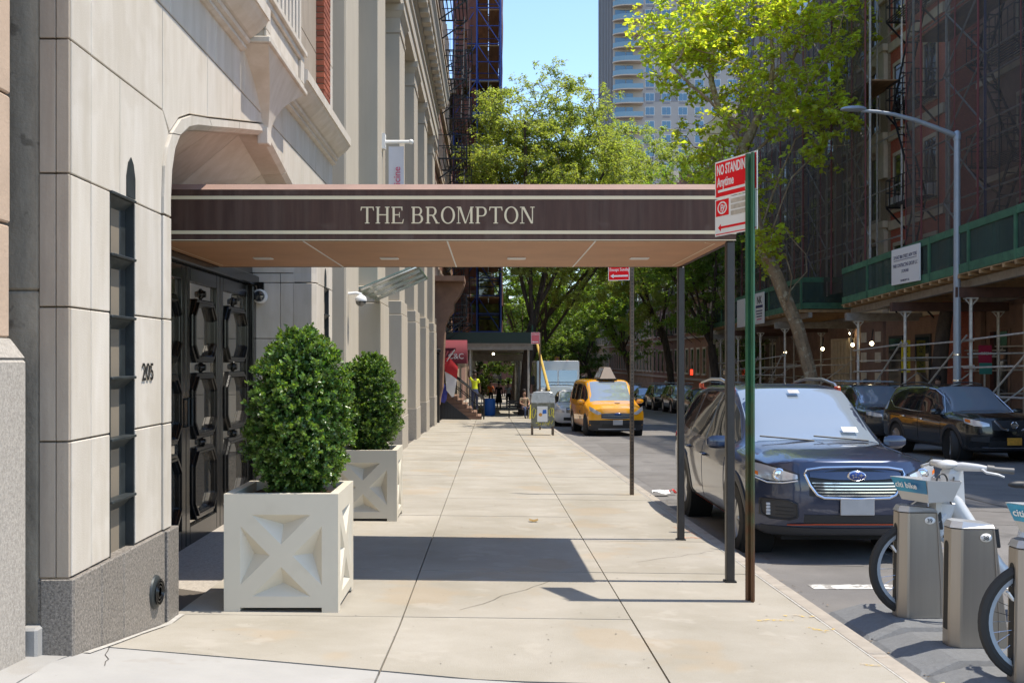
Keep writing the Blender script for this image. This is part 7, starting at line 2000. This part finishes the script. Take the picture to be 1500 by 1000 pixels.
    tx = text('citi bike', .058, q, rt, uv, m_signw, bk, off=.014); tx.matrix_parent_inverse = Matrix()
    b('basket_strap', MB().tube([(-.12+.05*math.cos(a), -.06+.0*a, 1.02+.055*math.sin(a)) for a in [k*.35 for k in range(10)]], .006, 6).xf(T_), m_plastic, bk)
    for sg in (-1, 1):
        hb = b('handlebar', MB().tube([(.03,0,1.11),(.04,sg*.09,1.12),(.07,sg*.19,1.12),(.11,sg*.24,1.115)], [.028,.030,.024,.016], 10).xf(T_), m_bikeg)
        b('grip', MB().tube([(.10,sg*.232,1.116),(.13,sg*.262,1.112)], [.026,.026], 12).tube([(.13,sg*.262,1.112),(.215,sg*.345,1.105)], [.019,.021], 12).xf(T_), m_plastic if sg > 0 else M('grey grip', (.13,.125,.12), .5), hb)
        b('brake_lever', MB().tube([(.07,sg*.22,1.11),(.06,sg*.26,1.095),(.10,sg*.32,1.085),(.13,sg*.34,1.07)], [.010,.010,.008,.007], 6).xf(T_), m_bikeg, hb)
    b('cable', MB().tube([(.33,-.05,.96),(.29,-.13,.93),(.25,-.11,.85),(.31,-.06,.78)], .006, 6), m_plastic)
    return t
make_bike(6.90, 'pale grey shared bike with blue citi bike basket label, in dock 39')
make_bike(5.34, 'pale grey shared bike at the right edge, its basket label cut by the frame')
# ================================================================== box with graffiti, bench, bin, litter
x0_, yb, _ = at(795, 600, 31.8)
gb = thing('metal_street_box', 'round topped grey metal box on legs with yellow graffiti and a pasted notice', 'street box', (x0_, yb, gz(x0_, yb)))
m_gbox = M('tarnished olive grey metal', (.16,.16,.12), .45, metal=.3, var=.35, scale=6, spots=((.42,.42,.40), 5, .56, .6))
m_gtop = M('pale scuffed metal', (.45,.46,.46), .35, metal=.4, var=.15, scale=10, spots=((.2,.2,.2), 16, .6, .5))
zg = gz(x0_, yb)
def gx(nm, mb, m, par=None, bev=0):
    return mb.xf(Matrix.Translation((x0_, yb, zg))).build(nm, m, par or gb, bevel=bev)
pr = [(-.36,.28),(.36,.28),(.36,1.12),(.34,1.24),(.28,1.31),(.2,1.335),(-.2,1.335),(-.28,1.31),(-.34,1.24),(-.36,1.12)]
bx_ = gx('box_body', MB().prism(pr, lambda u,v,t:(u,t,v), -.18, .18), m_gbox, None, .01)
gx('hood', MB().prism([(-.37,1.0),(.37,1.0),(.37,1.12),(.35,1.25),(.285,1.325),(.2,1.35),(-.2,1.35),(-.285,1.325),(-.35,1.25),(-.37,1.12)], lambda u,v,t:(u,t,v), -.19, .19), m_gtop, None, .01)
for sx in (-.34, .30):
    for yy in (-.15, .15): gx('leg', MB().box(sx-.02, sx+.04, yy-.02, yy+.02, 0, .28), m_rustpost)
nt = gx('paper_notice', MB().box(-.18,.14,-.1865,-.183,.42,.90), m_signw)
gx('notice_print', MB().add([(-.02,-.188,.66),(.11,-.188,.68),(.10,-.188,.80),(-.01,-.188,.79)], [(0,1,2,3)]), M('notice blue', (.03,.16,.55), .6), nt)
gx('notice_print', MB().add([(-.08+.055*math.cos(a), -.188, .64+.055*math.sin(a)) for a in np.linspace(0, 5.9, 14)], [tuple(range(14))]), M('notice orange', (.65,.30,.05), .6), nt)
m_gy = M('yellow graffiti', (.62,.55,.06), .6)
for pts in ([(-.33,.55),(-.34,.75),(-.28,.85),(-.22,.78),(-.26,.60),(-.31,.52)], [(.20,.60),(.18,.78),(.24,.86),(.28,.72),(.24,.60),(.20,.62)], [(.29,.84),(.33,.78),(.30,.62),(.33,.56)], [(-.22,.38),(-.12,.40),(-.16,.31),(-.06,.37)], [(-.02,.32),(0,.40),(.04,.32),(.08,.40),(.12,.33),(.16,.40)], [(.17,.32),(.2,.44),(.26,.36),(.3,.46)]):
    gx('graffiti', MB().tube([(u, -.187, v) for u, v in pts], .013, 5), m_gy, bx_)
bt = thing('blue_barrel', 'blue plastic barrel on the sidewalk beside the stoop', 'barrel', at(717, 604, 51))
bt.location.z = gz(0, 51)
MB().lathe([(.25,0),(.29,.1),(.30,.45),(.29,.8),(.27,.84),(.25,.84),(.25,.80),(0,.80)], n=18).build('barrel', M('blue plastic', (.02,.12,.40), .5), bt, world=False)
bc2 = thing('bench', 'dark slatted bench beside the locust tree', 'bench', (1.55, 47.8, gz(1.5, 47.8)))
for k in range(4): MB().box(-.7,.3,-.2+.1*k,-.12+.1*k,.42,.45).build('seat_slat', m_iron, bc2, world=False)
for k in range(3): MB().box(-.7,.3,.20,.23,.52+.11*k,.60+.11*k).build('back_slat', m_iron, bc2, world=False)
for sx in (-.66,.22): MB().box(sx,sx+.05,-.2,.22,0,.42).build('leg', m_iron, bc2, world=False)
yc = thing('yellow_caution_stand', 'yellow wet floor stand beside the seated person', 'floor stand', (1.98, 46.8, gz(2, 46.8)))
MB().hexa([(-.16,-.2,0),(.16,-.2,0),(.16,-.17,0),(-.16,-.17,0),(-.12,-.02,.65),(.12,-.02,.65),(.12,.0,.65),(-.12,.0,.65)]).build('panel', m_yel_s, yc, world=False); MB().hexa([(-.16,.17,0),(.16,.17,0),(.16,.2,0),(-.16,.2,0),(-.12,.0,.65),(.12,.0,.65),(.12,.02,.65),(-.12,.02,.65)]).build('panel', m_yel_s, yc, world=False)
tsg = thing('traffic_signal', 'yellow traffic signal head on a thin post far down the street', 'traffic light', at(816, 532, 68))
q = tsg
MB().box(-.16,.16,-.14,.14,-.45,.45).build('housing', M('signal yellow', (.70,.42,.03), .5), q, world=False, bevel=.03)
for k, c in enumerate(((.4,.02,.02),(.5,.3,.02),(.02,.3,.1))): MB().lathe([(.10,-.02),(.10,0),(0,.0)], (0,-.141,.28-.28*k), 'y', 14).build('lens', M('signal lens %d' % k, c, .3), q, world=False)
MB().tube([(.25,.05,-3.0),(.25,.05,.55)], .05, 8).tube([(0,.05,.5),(.25,.05,.5)], .03, 6).build('post', m_iron, q, world=False)
yb_ = thing('yellow_brace', 'slanting yellow brace pole rising beside the delivery truck', 'pole', at(803, 572, 44))
a_, b_ = Vector(at(804, 572, 44)), Vector(at(785, 497, 46))
MB().tube([a_, b_], [.07,.06], 8).build('boom', M('machine yellow', (.62,.42,.08), .5), yb_)
MB().tube([a_ + Vector((0,0,-.1)), (a_.x, a_.y, rz(44))], .09, 8).build('boom_foot', m_iron, yb_)
# litter by the kerb, a fallen leaf or two
m_paper = M('litter paper', (.72,.72,.70), .7)
for k, (px, py, w, m, lb) in enumerate([(968,714,.26,m_paper,'crumpled white paper litter in the gutter behind the canopy post'), (985,712,.12,M('red litter', (.55,.06,.05), .6),'small red and white litter beside the crumpled paper'), (955,722,.08,m_paper,'small scrap of white litter nearest the sign post')]):
    Y = 1500*1.87/(py-529); x = (px-717)/1500*Y
    t = thing('litter', lb, 'litter', (x, Y, rz(Y)), 0, 'litter in the gutter')
    g = random.Random(k); rows = [[(w*(i/4-.5), .6*w*(j/3-.5), .02+g.uniform(0,.07)) for i in range(5)] for j in range(4)]
    MB().grid(rows, sm=False).build('paper', m, t, world=False)
for k, (x, y, c, lb) in enumerate([(.50, 11.6, (.25,.16,.05), 'brown fallen leaf on the sidewalk beyond the canopy shadow'), (2.43, 5.55, (.5,.42,.2), 'dry yellow leaf in the gutter by the dock plate')]):
    z = gz(x, y) if x < 2.2 else rz(y)
    t = MB().grid([[(x+.05*i-.05, y+.035*j-.035, z+.006+.012*abs(i-1)+.006*j) for i in range(3)] for j in range(3)]).build('fallen_leaf', M('dry leaf %d' % k, c, .8))
    tag(t, lb, 'leaf', 'fallen leaves')
# sidewalk specks: grit, old gum and small debris that nobody could count
g = np.random.default_rng(9); q = MB()
for k in range(300):
    x = g.uniform(-2.0, 2.15); y = 5.6 + 26*g.random()**1.7; s = g.uniform(.003, .008)
    q.add([(x+s*math.cos(a)*g.uniform(.7,1.3), y+s*math.sin(a)*g.uniform(.7,1.3), gz(x,y)+.0022) for a in np.linspace(0, 5.2, 6)], [tuple(range(6))])
q.build('sidewalk_specks', M('old gum', (.17,.15,.125), .9), kind='stuff', fixn=False)
q = MB()
for k in range(200):
    y = 5.2 + 22*g.random(); x = 2.36 + abs(g.normal(0, .10)); s = g.uniform(.005, .014); z = rz(y) + .006
    q.add([(x+s*math.cos(a)*g.uniform(.5,1.4), y+s*math.sin(a)*g.uniform(.5,1.4), z+g.uniform(0,.008)) for a in np.linspace(0, 5.2, 5)], [tuple(range(5))])
q.build('gutter_debris', M('gutter debris', (.16,.12,.08), .9, isl=.7), kind='stuff', fixn=False)
# ================================================================== people
m_skin = M('skin', (.38,.22,.15), .6); m_skin_d = M('dark skin', (.10,.055,.035), .6); m_hair = M('dark hair', (.015,.011,.009), .7)
def person(label, loc, rzv, shirt, trousers, skin=None, shoes=None, arms=('down','down'), stride=.0, sit=False, h=1.72, skirt=False, hat=None):
    s = h / 1.75
    t = thing('person', label, 'person', loc, rzv)
    hip = .93 if not sit else .47
    J = {}
    J['pelvis'] = (0,0,hip); J['belly'] = (0,.01,hip+.16); J['chest'] = (0,.0,hip+.36); J['neck'] = (0,.01,hip+.55); J['head0'] = (0,-.01,hip+.64); J['head1'] = (0,-.015,hip+.79)
    E = [('pelvis','belly'),('belly','chest'),('chest','neck'),('neck','head0'),('head0','head1')]
    Rr = dict(pelvis=.145, belly=.13, chest=.155, neck=.055, head0=.085, head1=.09)
    for sd, sg in (('L',1),('R',-1)):
        f = stride*sg
        J['sh'+sd] = (sg*.17,.01,hip+.49); Rr['sh'+sd] = .07
        am = arms[0 if sg > 0 else 1]
        if am == 'down': el, ha, hb = (sg*.235,.02-f*.15,hip+.20), (sg*.25,-.03-f*.35,hip-.04), (sg*.25,-.05-f*.4,hip-.13)
        elif am == 'up': el, ha, hb = (sg*.30,-.03,hip+.66), (sg*.28,-.06,hip+.92), (sg*.28,-.06,hip+1.0)
        else: el, ha, hb = (sg*.23,-.05,hip+.24), (sg*.12,-.26,hip+.16), (sg*.08,-.33,hip+.16)
        J['el'+sd], J['ha'+sd], J['hb'+sd] = el, ha, hb
        Rr['el'+sd] = .045; Rr['ha'+sd] = .034; Rr['hb'+sd] = .028
        E += [('chest','sh'+sd),('sh'+sd,'el'+sd),('el'+sd,'ha'+sd),('ha'+sd,'hb'+sd)]
        if sit: J['hp'+sd], J['kn'+sd], J['an'+sd], J['to'+sd] = (sg*.10,-.03,hip), (sg*.13,-.44,hip+.02), (sg*.13,-.42,.08), (sg*.14,-.58,.04)
        else: J['hp'+sd], J['kn'+sd], J['an'+sd], J['to'+sd] = (sg*.09,0,hip-.08), (sg*.10,-.02-f*.22,.50), (sg*.10,.03-f*.42,.09), (sg*.115,-.13-f*.42,.04)
        Rr.update({'hp'+sd:.10,'kn'+sd:.062,'an'+sd:.045,'to'+sd:.04})
        E += [('pelvis','hp'+sd),('hp'+sd,'kn'+sd),('kn'+sd,'an'+sd),('an'+sd,'to'+sd)]
    names = list(J); me = bpy.data.meshes.new('body'); me.from_pydata([J[n] for n in names], [(names.index(a), names.index(b)) for a, b in E], [])
    o = bpy.data.objects.new('tmp', me); COL.objects.link(o)
    md = o.modifiers.new('skin', 'SKIN'); 
    for n, v in zip(names, me.skin_vertices[0].data): v.radius = (Rr[n], Rr[n]*(.72 if n in ('pelvis','belly','chest') else 1)); v.use_root = n == 'pelvis'
    o.modifiers.new('sub', 'SUBSURF').levels = 1
    dg = bpy.context.evaluated_depsgraph_get(); b = bpy.data.meshes.new_from_object(o.evaluated_get(dg)); bpy.data.objects.remove(o)
    b.name = 'body'; b.materials.clear()
    for m in (skin or m_skin, shirt, trousers, shoes or m_plastic): b.materials.append(m)
    for p in b.polygons:
        c = p.center; n = min(names, key=lambda k: (Vector(J[k]) - c).length)
        p.material_index = 0 if n in ('head0','head1','neck','haL','haR','hbL','hbR','elL','elR') else 1 if n in ('belly','chest','shL','shR') else 3 if n.startswith(('to','an')) and c.z < .11 else 2
        p.use_smooth = True
    bo_ = link('body', b, t, world=False)
    hz = J['head1'][2]
    q = MB(); q.sphere((0,.02,hz+.045), (.098,.105,.085), 0, 12, 8); q.build('hair', hat or m_hair, t, world=False)
    MB().sphere((0,-.115,hz-.03), (.014,.02,.022)).sphere((.035,-.10,hz+.0), .011, 0, 8, 6).sphere((-.035,-.10,hz+.0), .011, 0, 8, 6).build('face', skin or m_skin, t, world=False)
    if skirt: MB().lathe([(.16,hip+.08),(.19,hip-.15),(.24,.45),(.23,.40)], n=14).build('skirt', trousers, t, world=False)
    t.scale = (s, s, s)
    return t
c_black, c_white_s, c_yel, c_blue_j, c_tan = M('black cloth', (.015,.015,.017), .9), M('white cloth', (.62,.61,.58), .9), M('high visibility yellow cloth', (.72,.80,.03), .8), M('denim', (.05,.07,.14), .9), M('tan cloth', (.35,.27,.18), .9)
person('person in a bright yellow shirt reaching up with one arm on the stoop steps', (-.66, 46.0, -.675), .3, c_yel, c_blue_j, arms=('down','up'), h=1.74, skin=m_skin_d)
person('person in black clothes walking away under the left shed', (.60, 66, gz(.6, 66)), math.pi, c_black, c_black, stride=.5, h=1.70, skirt=True)
person('person in a white shirt and dark trousers walking away under the left shed', (1.22, 66.5, gz(1.2, 66.5)), math.pi, c_white_s, c_black, stride=-.5, h=1.70)
person('person seated on the bench by the locust tree in a tan top and jeans', (1.62, 47.7, gz(1.6, 47.7)), .35, c_tan, c_blue_j, arms=('fwd','fwd'), sit=True)
person('person in a white shirt standing by the railing behind the roof racked SUV', (13.35, 36.3, fz(0, 36.3)), 1.2, c_white_s, c_tan, h=1.68)
person('person in a pale shirt half hidden beside the rough tree trunk', (13.75, 31.4, fz(0, 31.4)), -.6, M('pale blue cloth', (.42,.50,.60), .9), c_black, h=1.76, stride=.3)
person('person in orange far under the left shed', (.1, 76, gz(0, 76)), .2, M('orange cloth', (.65,.16,.04), .8), c_black, stride=.4)
person('person in a blue shirt and pale cap beside the far parked cars', (11.9, 69, fz(0, 69)), 1.0, M('blue cloth', (.10,.20,.42), .9), c_tan, hat=m_signw)
nl = thing('neon_sign', 'small glowing red sign in a far shop front right of the rear canopy post', 'sign', at(1013, 545, 74))
MB().box(-.09,.09,-.04,.04,-.2,.2).build('panel', emit('red neon', (1,.05,.02), 1.2), nl, world=False); MB().box(-.12,.12,.041,.09,-.24,.24).build('back', m_iron, nl, world=False)
